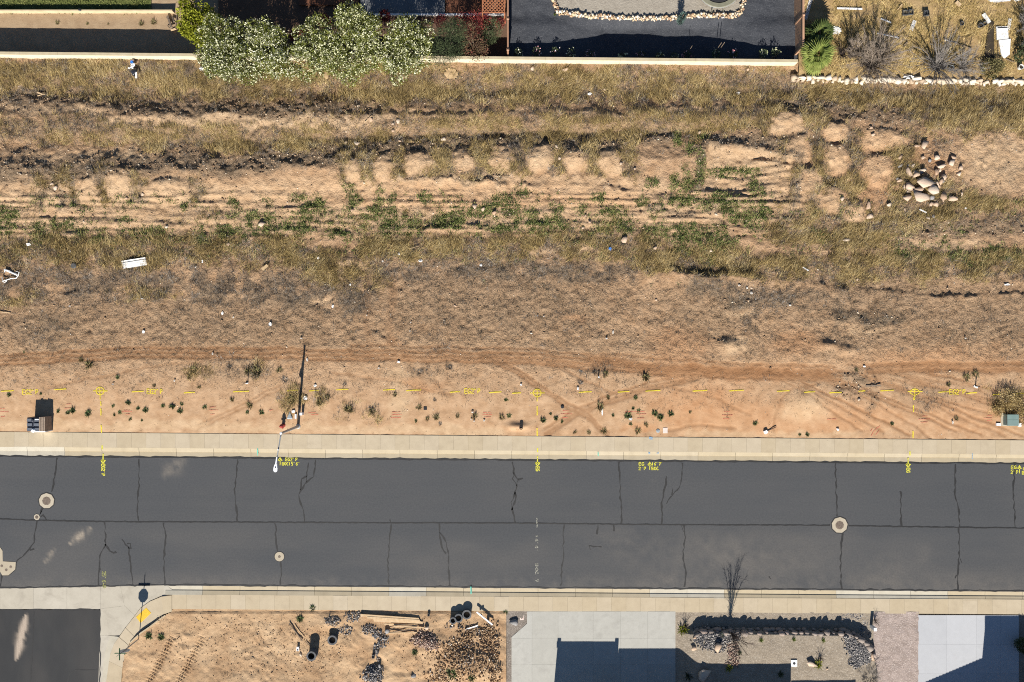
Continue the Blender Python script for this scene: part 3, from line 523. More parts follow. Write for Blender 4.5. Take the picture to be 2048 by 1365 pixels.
for (a, b), (c_, d) in zip(zip(inner, inner[1:]), zip(outer, outer[1:])):
    q = [W(*p) for p in (a, b, d, c_)]
    vs_ = [(*q[0], .005), (*q[1], .005), (*q[2], .08), (*q[3], .08)] + [(x, y, -.12) for x, y in q]
    obj('curb_section', mesh_from_arrays('curb_section', np.array(vs_), [(0, 1, 2, 3), (0, 4, 5, 1), (1, 5, 6, 2), (2, 6, 7, 3), (3, 7, 4, 0)], M_NEWC), cw)
cs = tag(empty('sidewalk', (0, 0, 0)), 'curved tan concrete walk and ramp round the corner by the stop sign', kind='structure')
slab(cs, [(344.5, 1190.5), (344.5, 1223), (330, 1228), (324, 1193)], -.12, .078, M_WALK)
slab(cs, [(324, 1193), (330, 1228), (317, 1237), (300, 1250), (270, 1232), (282, 1216), (300, 1203)], -.12, .045, M_WALK)
slab(cs, [(270, 1232), (300, 1250), (282, 1262.5), (270, 1274), (251.6, 1255.5)], -.12, .045, M_WALK)
slab(cs, [(251.6, 1255.5), (270, 1274), (258.6, 1290.6), (239, 1274)], -.12, .06, M_WALK)
slab(cs, [(239, 1274), (258.6, 1290.6), (252, 1306), (246, 1335), (219, 1322), (222, 1307), (229, 1288)], -.12, .078, M_WALK)
slab(cs, [(219, 1322), (246, 1335), (243, 1372), (213, 1365)], -.12, .078, M_WALK); slab(cs, [(213, 1365), (243, 1372), (243, 1700), (213, 1700)], -.12, .078, M_WALK)
# low header curb behind the ramp throws the thin curved shadow
hc = MB(); pts = [W(*p) for p in [(262, 1285), (272, 1275), (284, 1264.5), (301, 1253), (318, 1240), (332, 1230)]]; hh = [.10, .17, .22, .22, .16, .08]
for i in range(5):
    for k in (0,): hc.bar((*pts[i], hh[i] / 2), (*pts[i + 1], hh[i + 1] / 2), .10, (hh[i] + hh[i + 1]) / 2 + .06)
tag(hc.build('header_curb', M_WALK), 'low curved concrete header curb behind the yellow ramp pad', kind='structure')
# ================================================================ sealed cracks and tar seams (thin ribbons on the asphalt)
M_TAR = var_mat('tar', (.012, .0115, .011), (.022, .021, .02), 6, rough=.6, spec=.4)
def ribbon(pts, w, zf, jag=0.0, step=.25, seed=0, taper=True):
    r = random.Random(seed); P = [Vector((*W(*p), 0)) for p in pts]; Q = []
    for a, b in zip(P, P[1:]):
        k = max(1, int((b - a).length / step)); Q += [a.lerp(b, i / k) for i in range(k)]
    Q.append(P[-1]); L = []; Rr = []
    for i, p in enumerate(Q):
        d = (Q[min(i + 1, len(Q) - 1)] - Q[max(i - 1, 0)]).normalized(); nn = Vector((-d.y, d.x, 0)); ww = w * (1 + (r.random() - .5) * 2 * jag)
        o = nn * (r.random() - .5) * jag * .16; L.append(p + nn * ww / 2 + o); Rr.append(p - nn * ww / 2 + o)
    vs_ = [(p.x, p.y, zf(p.x, p.y)) for p in L] + [(p.x, p.y, zf(p.x, p.y)) for p in Rr]; k = len(L)
    return vs_, [(k + i, k + i + 1, i + 1, i) for i in range(k - 1)]
def rib_obj(name, lines, w, zf, mat, parent, jag=0.0, seed=0, step=.25):
    mb = MB()
    for i, l in enumerate(lines): mb.add(*ribbon(l, w, zf, jag, step, seed + i))
    return mb.build(name, mat, parent)
zr = lambda x, y: .005
CR = [[(114, 916), (113, 935), (108, 960), (103, 984)], [(279, 918), (277.5, 985), (275, 1010), (277, 1042)], [(475, 919), (472, 960), (469, 985), (473, 1015), (475, 1045)],
 [(631, 920), (628, 954), (614.5, 965), (602, 980), (598, 990), (602, 1008), (608, 1030), (610, 1045)], [(618.4, 926), (613, 952), (614.6, 965)], [(613, 952), (602, 958), (601, 980)],
 [(1026, 924), (1028, 945), (1036, 960), (1031, 985), (1032, 1000), (1024, 1020), (1030, 1046)], [(1028, 945), (1026, 958), (1033, 972)], [(1036, 960), (1046, 957)], [(1031, 985), (1023, 1005), (1024, 1020)],
 [(1238, 925), (1240, 960), (1241, 990), (1243, 1047)], [(1365, 926), (1363, 955), (1358, 975), (1345, 990), (1333, 1008)], [(1345, 990), (1344, 978)], [(1334, 953), (1330, 975), (1324, 1000), (1323, 1048)],
 [(1671, 926), (1672, 980), (1674, 1033)], [(1801, 983), (1802, 1052)], [(1910, 929), (1910, 990), (1917, 1020), (1919, 1054)], [(2030, 929), (2026, 985), (2031, 1055)],
 [(74, 1042), (71, 1065), (68, 1085), (55, 1105), (35, 1122), (32, 1126)], [(60, 1101), (69, 1099)], [(210, 1044), (211, 1088), (199, 1113), (198, 1173)], [(211, 1088), (220, 1103), (227, 1107), (233, 1104)],
 [(243, 1080), (252, 1089), (257, 1095), (261, 1120), (263, 1150), (267, 1172)], [(254, 1088), (260, 1088), (262, 1098), (257, 1095)], [(327, 1046), (332, 1080), (328, 1110), (330, 1171)], [(551, 1047), (552, 1075), (555, 1103)], [(562, 1124), (562, 1170)],
 [(779, 1040), (782, 1048), (779, 1085), (776, 1120), (778, 1170)], [(878, 1048), (879, 1065), (893, 1085), (897, 1110), (899, 1171)], [(879, 1065), (883, 1095), (893, 1107)], [(1128, 1050), (1127, 1085), (1126, 1110), (1122, 1172)],
 [(1369, 1052), (1370, 1075), (1366, 1110), (1371, 1140), (1370, 1174)], [(1364, 1053), (1367, 1064)], [(1684, 1067), (1682, 1100), (1681, 1140), (1683, 1178)], [(1918, 1057), (1919, 1100), (1915, 1140), (1916, 1181)],
 [(1196, 1050), (1193, 1069)], [(1228, 1050), (1228, 1063)], [(1181, 1100), (1179, 1092), (1203, 1095)], [(4, 1150), (2, 1173)], [(86, 1016), (80, 1030), (84, 1016)], [(82, 1034), (86, 1031), (91, 1036), (92, 1041)], [(1538, 1153), (1542, 1158)], [(1920, 1118), (1923, 1126)], [(1912, 1150), (1910, 1157)]]
for i, l in enumerate(CR): rib_obj('crack', [l], .105, zr, M_TAR, road, .7, i * 7)
zr2 = lambda x, y: .009
rib_obj('crack', [[(-400, 1033), (0, 1038), (70, 1041), (200, 1043.5), (520, 1045), (780, 1046), (1032, 1046.5), (1250, 1049), (1370, 1050), (1660, 1051)], [(1697, 1052), (1900, 1055), (2048, 1056.5), (2450, 1059)]], .095, zr2, M_TAR, road, .28, 91)
rib_obj('tar_edge', [[(p, yN(p) + 1.2) for p in range(-400, 2451, 10)]], .13, zr2, M_TAR, road, .4, 5)
rib_obj('tar_edge', [[(p, float(yS(p)) - .8) for p in range(-400, 2451, 10)]], .10, zr2, M_TAR, road, .6, 6)
for i, l in enumerate([[(68, 1222), (65, 1300), (61, 1365), (50, 1700)], [(134, 1420), (134, 1365), (140, 1348), (152, 1341), (165, 1340), (195, 1340)]]): rib_obj('crack', [l], .09, zr, M_TAR, sroad, .4, 60 + i)
rib_obj('tar_edge', [[(p, 1219.6) for p in range(-400, 201, 10)], [(200.3, p) for p in range(1219, 1700, 10)]], .10, zr2, M_TAR, sroad, .6, 8)

# ================================================================ utility paint
def spray(name, c, wear=.5, scale=14):
    n = NT(name); n.base((*c, 1)); tr = n.n('BsdfTransparent'); mx = n.n('MixShader')
    n.l(n.ramp(n.noise(scale, 4, .7), [(wear - .12, (0, 0, 0)), (wear + .08, (1, 1, 1))]), mx.inputs[0]); n.l(tr.outputs[0], mx.inputs[1]); n.l(n.b.outputs[0], mx.inputs[2])
    n.l(mx.outputs[0], n.t.nodes['Material Output'].inputs[0]); return n.m
M_YEL = spray('yellow_marking_paint', (.58, .46, .04), .42); M_YELR = spray('yellow_road_paint', (.56, .52, .06), .38); M_RED = spray('red_marking_paint', (.45, .13, .085), .49)
M_OLD = spray('worn_chalk_paint', (.34, .33, .27), .52); M_OLDY = spray('worn_yellow_paint', (.32, .32, .12), .5); M_TEAL = spray('teal_marking_paint', (.10, .48, .38), .42); M_BLUE = spray('blue_marking_paint', (.20, .33, .46), .5)
GL = {'E': [[(1, 1), (0, 1), (0, 0), (1, 0)], [(0, .5), (.8, .5)]], 'G': [[(1, .9), (.6, 1), (.1, .8), (0, .4), (.3, 0), (.9, .1), (1, .45), (.55, .45)]], '2': [[(0, .8), (.4, 1), (.9, .8), (.7, .45), (0, 0), (1, 0)]],
 '"': [[(.3, 1), (.3, .75)], [(.6, 1), (.6, .75)]], "'": [[(.45, 1), (.45, .75)]], 'P': [[(.1, 0), (.1, 1), (.8, .95), (.9, .65), (.6, .45), (.1, .45)]], 'B': [[(0, 0), (0, 1), (.7, .95), (.75, .6), (0, .52), (.85, .4), (.85, .05), (0, 0)]],
 'O': [[(.5, 1), (.05, .7), (.05, .3), (.5, 0), (.95, .3), (.95, .7), (.5, 1)]], 'C': [[(.9, .9), (.4, 1), (.05, .6), (.1, .2), (.5, 0), (1, .1)]], '1': [[(.5, 0), (.5, 1)]], '5': [[(.9, 1), (.1, 1), (.1, .55), (.7, .55), (.85, .25), (.6, 0), (.1, .05)]],
 '6': [[(.8, 1), (.2, .6), (.1, .2), (.5, 0), (.9, .2), (.7, .48), (.15, .35)]], '7': [[(0, 1), (1, 1), (.4, 0)]], ' ': [], '^': [[(.5, 0), (.5, 1)], [(0, .6), (.5, 1), (1, .6), (0, .6)]]}
def glyphs(text, px, py, hpx, wpx, rot=0.0, adv=1.25):
    out = []; c, s = math.cos(rot), math.sin(rot)
    for i, ch in enumerate(text):
        a = .55 if ch in '1"\'' else 1
        for st in GL[ch]:
            out.append([(px + (i * wpx * adv + x * wpx * a) * c + (1 - y) * hpx * -s * 1, py + (i * wpx * adv + x * wpx * a) * s + (1 - y) * hpx * c) for x, y in st])
    return out
zl = lambda x, y: float(LOT.at(x, y)) + .03
zw = lambda x, y: .090
def pm(name, lines, w, zf, mat, parent, seed=0, label=None):
    o = rib_obj(name, lines, w, zf, mat, parent, .12, seed, .12)
    if label: o['label'] = label
    return o
# dashes of the yellow line over the dirt
for i, (a, b, y0) in enumerate([(-90, -60, 782), (5, 31, 782), (112, 136, 778.5), (266, 290, 783), (370, 392, 785), (468, 500, 783), (576, 598, 781), (620, 640, 781), (673, 698, 779), (767, 791, 779.5), (813, 843, 780.5), (900, 921, 784), (978, 1003, 784.5), (1024, 1042, 786), (1157, 1183, 784), (1235, 1258, 783.5), (1290, 1320, 781.5), (1384, 1413, 781.5), (1456, 1486, 781), (1552, 1577, 782), (1605, 1628, 784), (1656, 1680, 785), (1714, 1728, 782), (1758, 1785, 781), (1874, 1895, 784), (1930, 1951, 786), (1982, 2000, 789), (2022, 2050, 787)]):
    pm('painted_dash', [[(a, y0 + 1), ((a + b) / 2, y0), (b, y0 - .5)]], .085, zl, M_YEL, lot, i)
for i, (x, y) in enumerate([(203, 782), (1074, 786), (1827, 783)]):
    circ = [(x + 8 * math.cos(t), y + 7.5 * math.sin(t)) for t in np.linspace(0, 2 * math.pi, 19)]
    if i == 2: circ = [(x - 10 + 20 * t, y - 5 * math.sin(math.pi * t)) for t in np.linspace(0, 1, 8)] + [(x + 8, y + 4), (x, y + 8), (x - 8, y + 4), (x - 10, y)]
    pm('painted_target', [circ, [(x - 14, y), (x + 15, y)], [(x, y - 6), (x, y + 17)]], .075, zl, M_YEL, lot, 40 + i)
for i, (x, segs) in enumerate([(204, [(803, 812), (817, 831), (850, 866)]), (1074, [(812, 831), (856, 872)]), (1825, [(794, 800), (811, 824), (862, 876)])]):
    for a, b in segs: pm('painted_dash', [[(x, a), (x + .3, b)]], .09, zl, M_YEL, lot, 50 + i)
for x, y in [(205.5, 891), (1075, 896.5), (1818.5, 903)]: pm('painted_dash', [[(x, y), (x + .3, y + 8)]], .10, zw, M_YELR, walkN)
for (x, y), t in zip([(64, 784), (312, 783), (945, 782), (1912, 784)], range(4)):
    pm('painted_lettering', glyphs('EG2"P', x - 15.5, y - 4.8, 9.5, 5.2, 0), .075, zl, M_YEL, lot, 60 + t)
for i, (x, y, txt) in enumerate([(206.5, 913, 'EG2"P'), (1075, 918, 'EG'), (1816, 921, 'EG')]):
    pm('painted_arrow', [[(x, y), (x, y + 10)], [(x - 4.5, y + 8), (x, y + 14), (x + 4.5, y + 8), (x - 4.5, y + 8)]], .09, lambda a, b: .012, M_YELR, road, i)
    pm('painted_lettering', glyphs(txt, x + 3.5, y + 15.5, 6.5, 4.0, math.pi / 2, 1.2), .075, lambda a, b: .012, M_YELR, road, 70 + i)
    pm('painted_dash', [[(x, y - 5), (x, y - 1)]], .09, lambda a, b: .004, M_YELR, curbN, i)
for i, (x, y, rows) in enumerate([(568, 916, [('EG2"P', 3, 0, 3.7), ('BOC15\'6"', -3.5, 8.8, 3.4)]), (1277, 925, [('EG', 1, 0, 4.2), ('2"P', 0, 9, 4.0), ('16\'7"', 27, 0, 3.3), ('BOC', 26, 9, 3.8)]), (2021, 932, [('EG', 1, 0, 4.4), ('2"P', 0, 9.5, 4.0), ('16\'', 24, 3, 3.6), ('BOC', 23, 11, 3.8)])]):
    L = []
    for t, dx, dy, wd in rows: L += glyphs(t, x + dx, y + dy, 6.2, wd, 0, 1.35)
    ax = {0: x - 7.5, 1: x + 22.5, 2: x + 17.5}[i]; L += [[(ax, y + 15), (ax, y)], [(ax - 4, y + 5.5), (ax, y - 1), (ax + 4, y + 5.5), (ax - 4, y + 5.5)]]
    pm('painted_lettering', L, .058, lambda a, b: .013, M_YELR, road, 80 + i)
pm('worn_lettering', glyphs('16\'6"', 1076, 1071, 5, 5.5, math.pi / 2) + glyphs('BOC 7', 1076, 1128, 5, 6, math.pi / 2) + [[(1073.5, 1036), (1074, 1055)]], .085, lambda a, b: .013, M_OLD, road, 90)
pm('worn_lettering', glyphs('25\'6"P', 212, 1143, 7, 4.6, math.pi / 2) + [[(207.5, 1166), (208, 1177)]], .085, lambda a, b: .013, M_OLDY, road, 91)
for x, y, rows in [(5, 823, [(-10, 8, -6), (-14, 15, .5), (-1, 7, 10)]), (137, 816, [(-2, 8, -8), (-6, 6, 0)]), (256, 821, [(-8, 6, -1), (-10, 10, 2), (-3, 6, 7)]), (427, 820, [(-6, 6, -6), (-8, 11, 0), (-5, 4, 8)]), (543, 820, [(-4, 5, 0)]), (630, 827, [(-12, 3, -2), (-8, 8, 2)]), (790, 828, [(-6, 12, -4), (-6, 14, 1), (-8, 12, 7)]), (975, 829, [(-9, 8, -4), (-10, 9, 0), (-7, 7, 5)]), (1131, 827, [(-6, 6, -6), (-10, 12, .5), (-7, 5, 8)]), (1280, 827, [(-30, 9, -4), (-8, 12, 1), (-6, 8, 9)]), (1453, 830, [(-6, 6, -7), (-10, 11, 0), (-8, 4, 7)]), (1662, 838, [(-9, 9, 0)]), (1845, 838, [(-3, 8, -6), (-10, 14, 0), (-6, 8, 6)]), (1975, 836, [(-10, 8, 0), (-4, 6, -5), (-3, 7, 5)])]:
    pm('painted_stripe', [[(x + a, y + d + .5), (x + b, y + d)] for a, b, d in rows], .055, zl, M_RED, lot, int(x))
pm('painted_stripe', [[(1742, 872), (1746, 863), (1753, 856), (1759, 852)], [(1740, 863), (1744, 857)], [(1751, 870), (1757, 861)]], .06, zl, M_RED, lot, 3)
for x, a, b, m, p, zz in [(516, 897, 911, M_TEAL, curbN, .03), (942, 1173, 1188, M_TEAL, curbS, .085), (1943.5, 907, 918, M_BLUE, curbN, .085), (1196, 904, 912, M_TEAL, curbN, .085), (1948, 1, 2, M_BLUE, curbN, .03)][:4]:
    pm('painted_dash', [[(x, a), (x, b)]], .08, lambda X, Y: .092, m, p, int(x))
pm('painted_smudge', [[(1298, 876), (1305, 877)]], .2, zw, M_BLUE, walkN, 1); pm('painted_smudge', [[(1296, 906), (1300, 906)], [(1313, 906), (1317, 906.5)]], .15, lambda a, b: .095, M_BLUE, curbN, 2)
pad = tag(empty('ramp_pad', (0, 0, 0)), 'bright yellow tactile warning pad on the corner ramp', 'ramp pad')
M_PAD = var_mat('yellow_tactile', (.62, .37, .03), (.68, .43, .05), 4, bump=.4, bscale=60)
q = [(273, 1234), (293, 1215.5), (303, 1226), (282, 1246)]; MB().prism([W(*p) for p in q], .03, .058).build('plate', M_PAD, pad)
dm = MB(); q = [Vector(W(*p)) for p in q]
for i in range(8):
    for j in range(13):
        p = q[0].lerp(q[1], (j + .5) / 13).lerp(q[3].lerp(q[2], (j + .5) / 13), (i + .5) / 8); dm.lathe([(.022, 0), (.014, .006)], 6, (p.x, p.y, .058))
tag(dm.build('dome', M_PAD, pad), kind='stuff')

# ================================================================ manholes and valve covers
M_COLLAR = conc('collar_concrete', (.34, .29, .21), (.41, .355, .265), 2.5, .25, (.25, .2, .15)); M_IRON = var_mat('rusty_iron', (.10, .075, .055), (.19, .145, .11), 8, rough=.7, spec=.4, bump=.3, bscale=50)
def manhole(x, y, rc, rl, sides, label, rot=0):
    X, Y = W(x, y); r = empty('manhole', (X, Y, 0), rot, label, 'manhole cover', 'covers set in the street'); rc /= 25; rl /= 25
    MB().lathe([(rc * 1.13, -.02), (rc * 1.13, .010), (rc * 1.0, .011), (rc * .98, -.02)], sides, closed=True).build('tar_seal', M_TAR, r)
    MB().lathe([(rc, -.05), (rc, .016), (rl * 1.12, .019), (rl * 1.1, -.05)], max(sides, 20) if sides > 12 else sides, closed=True).build('collar', M_COLLAR, r)
    l = MB().lathe([(rl * 1.08, -.05), (rl * 1.08, .012), (rl * .92, .012), (rl * .9, .018), (.03, .02)], 20)
    for k in range(-3, 4):
        w = math.sqrt(max(0, (rl * .85) ** 2 - (k * rl * .24) ** 2))
        if w > .04: l.box(-w, w, k * rl * .24 - .012, k * rl * .24 + .012, .018, .026)
    l.build('lid', M_IRON, r); LAND[label] = (x, y); return r
manhole(93.5, 1002, 15.5, 7.8, 9, 'large round manhole with a rust brown lid at the western end of the street', .2)
manhole(74, 1034.5, 6.2, 3.2, 7, 'small valve cover on the centre seam below the western manhole')
manhole(559, 1113.5, 9.4, 2.4, 18, 'round concrete collar with a tiny lid in the near lane')
manhole(1679, 1050.5, 16, 7.8, 9, 'large octagonal manhole with a brown lid straddling the centre seam', .12)
LAND.clear()
vb = empty('valve_cluster', (*W(8, 1130), 0), 0, 'concrete patch holding three small round valve lids at the picture edge', 'valve covers')
loc_ = lambda pts: [(WX(p[0]) - WX(8), WY(p[1]) - WY(1130)) for p in pts]
VP = [(-30, 1086), (0, 1094), (5.5, 1102), (6, 1123), (32, 1124.5), (31, 1139), (17, 1151), (5, 1151), (-2, 1139), (-30, 1135)]
MB().prism(loc_([(8 + (x - 8) * 1.07, 1125 + (y - 1125) * 1.05) for x, y in VP]), -.02, .010).build('tar_seal', M_TAR, vb); MB().prism(loc_(VP), -.05, .017).build('collar', M_COLLAR, vb)
for p in [(4, 1132), (22, 1134), (13, 1140)]:
    q = loc_([p])[0]; MB().lathe([(.11, 0), (.11, .02), (.085, .021), (.08, .027), (.02, .028)], 14, (q[0], q[1], 0)).build('lid', M_IRON, vb)

# ================================================================ block wall and the yards behind it
M_WALLC = var_mat('wall_cream', (.50, .43, .30), (.60, .52, .38), 1.5, bump=.2, bscale=30); M_CAP = var_mat('wall_cap', (.36, .30, .19), (.44, .37, .25), 2, bump=.2, bscale=30)
bw = tag(empty('block_wall', (0, 0, 0)), 'long cream block wall between the vacant lot and the back yards', 'wall')
WT = 1.35
wy0 = lambda px: WY(117 + .0098 * px, .45)                           # south face
edges = list(np.arange(-390, 1586, 74.0)) + [1588]
for a, b in zip(edges, edges[1:]):
    m = MB(); xa, xb = WX(a, .45) + .004, WX(b, .45) - .004; ya, yb = wy0(a), wy0(b)
    m.add([(xa, ya, -1.2), (xb, yb, -1.2), (xb, yb + .19, -1.2), (xa, ya + .19, -1.2), (xa, ya, WT - .05), (xb, yb, WT - .05), (xb, yb + .19, WT - .05), (xa, ya + .19, WT - .05)], [(0, 1, 5, 4), (1, 2, 6, 5), (2, 3, 7, 6), (3, 0, 4, 7), (4, 5, 6, 7)])
    m.build('wall_panel', M_WALLC, bw)
    c = MB(); c.add([(xa, ya - .015, WT - .05), (xb, yb - .015, WT - .05), (xb, yb + .205, WT - .05), (xa, ya + .205, WT - .05), (xa, ya - .015, WT), (xb, yb - .015, WT), (xb, yb + .205, WT), (xa, ya + .205, WT)], [(0, 1, 5, 4), (1, 2, 6, 5), (2, 3, 7, 6), (3, 0, 4, 7), (4, 5, 6, 7)])
    c.build('cap', M_CAP, bw)

def soil_like(name, stops, scale=1.5, bump=.5, speck=None, amt=.3, fscale=14):
    n = NT(name); f = n.noise(fscale, 6, .7); c = n.ramp(n.math('ADD', n.math('MULTIPLY', n.noise(scale, 5), .6), n.math('MULTIPLY', f, .4)), stops)
    if speck: c = n.mix(n.math('MULTIPLY', n.ramp(n.noise(fscale * 1.6, 2), [(.55, (0, 0, 0)), (.66, (1, 1, 1))]), amt), c, speck)
    n.base(c); n.b.inputs['Roughness'].default_value = 1; n.b.inputs['Specular IOR Level'].default_value = .05
    n.bump(n.math('ADD', n.noise(6, 5, .7), n.math('MULTIPLY', n.noise(26, 3), .4)), bump, .05); return n.m
def yard(name, label, x0, x1, y0, y1, zf, mat, d=.15, rough=.04, attrs=None, mask=None):
    h = HF(np.arange(x0, x1 + d, d), np.arange(y0, y1 + d, d)); h.Z = zf(h) + rough * 2 * (fbm(h.X / .6, h.Y / .6, 4, 2) - .5)
    o = obj(name, h.mesh(name, mat, attrs(h) if attrs else None, mask(h) if mask else None)); tag(o, label, kind='structure'); h.o = o; return h
YT = 38.0                                                            # back yards run on to here
yb_ = lambda px: wy0(px) + .1
ZA = -.45
yardA = yard('dirt_yard', 'bare tan dirt terrace behind the block wall', -56, WX(436), 22.6, YT, lambda h: np.full_like(h.X, ZA), soil_like('yard_soil', [(.3, (.24, .165, .10)), (.7, (.35, .26, .165))], speck=(.14, .10, .07)), .2, .03)
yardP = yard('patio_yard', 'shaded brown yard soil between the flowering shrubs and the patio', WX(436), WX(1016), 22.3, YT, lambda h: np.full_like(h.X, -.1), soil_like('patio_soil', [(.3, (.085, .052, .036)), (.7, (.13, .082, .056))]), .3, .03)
ye = lambda px: np.interp(px, [1000, 1020, 1100, 1130, 1190, 1210, 1300, 1330, 1370, 1400, 1450, 1490, 1510, 1586, 1700], [91, 91, 90, 84, 71, 63, 63, 69, 67, 66, 75, 83, 91, 91, 91])
def zB(h):
    t = WT - (127.5 - ye(h.PX)) / 25 * math.tan(SUN_EL); up = sstep(58, 30, h.PY); t = t * (1 - up) + .1 * up
    wv = .025 * (np.abs(fbm(h.X / 2.5, (h.Y + .3 * h.X) / .8, 3, 9) - .5) * 2) * sstep(100, 60, h.PY); return t + wv
M_DGRAV = soil_like('dark_gravel', [(.3, (.038, .041, .048)), (.7, (.066, .069, .077))], 1.2, 1.0, (.13, .13, .135), .4, 7)
yardB = yard('gravel_yard', 'dark slate gravel yard behind the block wall', WX(1016), WX(1592), 22.2, YT, zB, M_DGRAV, .12, .05)
yardC = yard('straw_yard', 'golden straw covered yard behind the stone wall', WX(1592), 57, 20.75, YT, lambda h: np.full_like(h.X, .62), soil_like('straw_soil', [(.3, (.25, .165, .075)), (.7, (.38, .27, .14))], 1.2, .6, (.2, .13, .06)), .15, .08)

# low wall and lawn at the top left
M_LOWW = var_mat('low_wall_tan', (.42, .33, .2), (.52, .42, .28), 2)
lw = tag(MB().box(-56, WX(345), WY(25, -.2), WY(25, -.2) + .1, ZA - .2, ZA + .5).build('low_wall', M_LOWW), 'low thin tan garden wall in front of the lawn', 'wall')
n = NT('turf'); n.base(n.ramp(n.noise(3, 5, .7), [(.3, (.045, .06, .012)), (.7, (.13, .14, .04))])); n.bump(n.noise(20, 4), .8, .05)
tag(obj('lawn', mesh_from_arrays('lawn', [(-56, WY(25) + .1, ZA + .06), (WX(298), WY(25) + .1, ZA + .06), (WX(298), YT, ZA + .06), (-56, YT, ZA + .06)], [(0, 1, 2, 3)], n.m)), 'green lawn beyond the low tan wall', kind='structure')
# shaded patio
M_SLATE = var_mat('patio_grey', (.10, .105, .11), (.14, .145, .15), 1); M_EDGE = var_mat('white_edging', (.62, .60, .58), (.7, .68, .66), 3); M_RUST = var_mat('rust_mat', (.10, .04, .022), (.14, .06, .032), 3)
pt = tag(empty('patio', (0, 0, 0)), 'dark grey patio slab in the shade behind the flowering shrubs', kind='structure')
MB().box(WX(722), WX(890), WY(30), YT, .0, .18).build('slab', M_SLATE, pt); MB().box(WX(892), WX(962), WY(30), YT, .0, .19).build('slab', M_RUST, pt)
MB().box(WX(722), WX(1012), WY(33), WY(30), .0, .24).build('edging', M_EDGE, pt); MB().box(WX(964), WX(967), WY(28), YT, .0, .22).build('edging', M_SLATE, pt); MB().box(WX(600), WX(718), WY(12), YT, .0, .16).build('slab', M_RUST, pt)
# lattice roof
M_LAT = var_mat('copper_lattice', (.25, .095, .045), (.32, .13, .06), 2)
la = empty('lattice_roof', (WX(987, 2.1), WY(5, 2.1), 0), 0, 'copper brown diagonal lattice roof over the patio corner by the fence', 'lattice roof')
lx, ly = .86, .8; fr = MB()
for a, b in (((-lx, -ly), (lx, -ly)), ((lx, -ly), (lx, ly)), ((lx, ly), (-lx, ly)), ((-lx, ly), (-lx, -ly))): fr.bar((*a, 2.1), (*b, 2.1), .07, .07)
fr.build('frame', M_LAT, la); st_ = MB()
for d in (-1, 1):
    for k in np.arange(-(lx + ly), lx + ly, .27):
        P_ = [(x, d * (x) + k) for x in np.linspace(-lx, lx, 41)]; P_ = [p for p in P_ if -ly <= p[1] <= ly]
        if len(P_) > 1: st_.bar((*P_[0], 2.1 + d * .012), (*P_[-1], 2.1 + d * .012), 0.06, .02)
tag(st_.build('lath', M_LAT, la), kind='stuff')
for a in (-lx, lx):
    for b in (-ly, ly): MB().box(a - .05, a + .05, b - .05, b + .05, 0, 2.07).build('post', M_LAT, la)
# fences between the yards
M_FEN = var_mat('brown_vinyl', (.235, .125, .075), (.30, .165, .10), 1, rough=.6); M_FEN2 = var_mat('tan_vinyl', (.33, .19, .115), (.42, .255, .16), 1, rough=.6)
def fence(name, label, x, y0, y1, z0, zt, mat, capmat, capw):
    r = empty(name, (x, 0, 0), 0, label, 'fence'); y = y0; n_ = int((y1 - y0) / 2.4)
    for i in range(n_ + 1):
        yy = y0 + i * 2.4; MB().box(-.07, .07, yy - .07, yy + .07, z0 - .6, zt + .08).build('post', mat, r); MB().add([(-.1, yy - .1, zt + .08), (.1, yy - .1, zt + .08), (.1, yy + .1, zt + .08), (-.1, yy + .1, zt + .08), (0, yy, zt + .17)], [(3, 2, 1, 0), (0, 1, 4), (1, 2, 4), (2, 3, 4), (3, 0, 4)]).build('post_cap', mat, r)
        if i < n_:
            k = 0; p0 = yy + .08
            while p0 < yy + 2.3: MB().box(-.02, .02, p0, min(p0 + .2, yy + 2.32), z0 - .5, zt - .06).build('picket', mat, r); p0 += .21
            MB().box(-capw / 2, capw / 2, yy + .07, yy + 2.33, zt - .06, zt + .02).build('rail', capmat, r)
fence('fence', 'narrow brown fence between the patio and the dark gravel yard', WX(1016), WY(118), WY(118) + 9.6, .3, 1.9, M_FEN, M_FEN, .13)
fence('fence', 'wider tan fence between the dark gravel yard and the straw yard', WX(1588), WY(112), WY(112) + 9.6, .5, 2.05, M_FEN2, M_FEN2, .15)

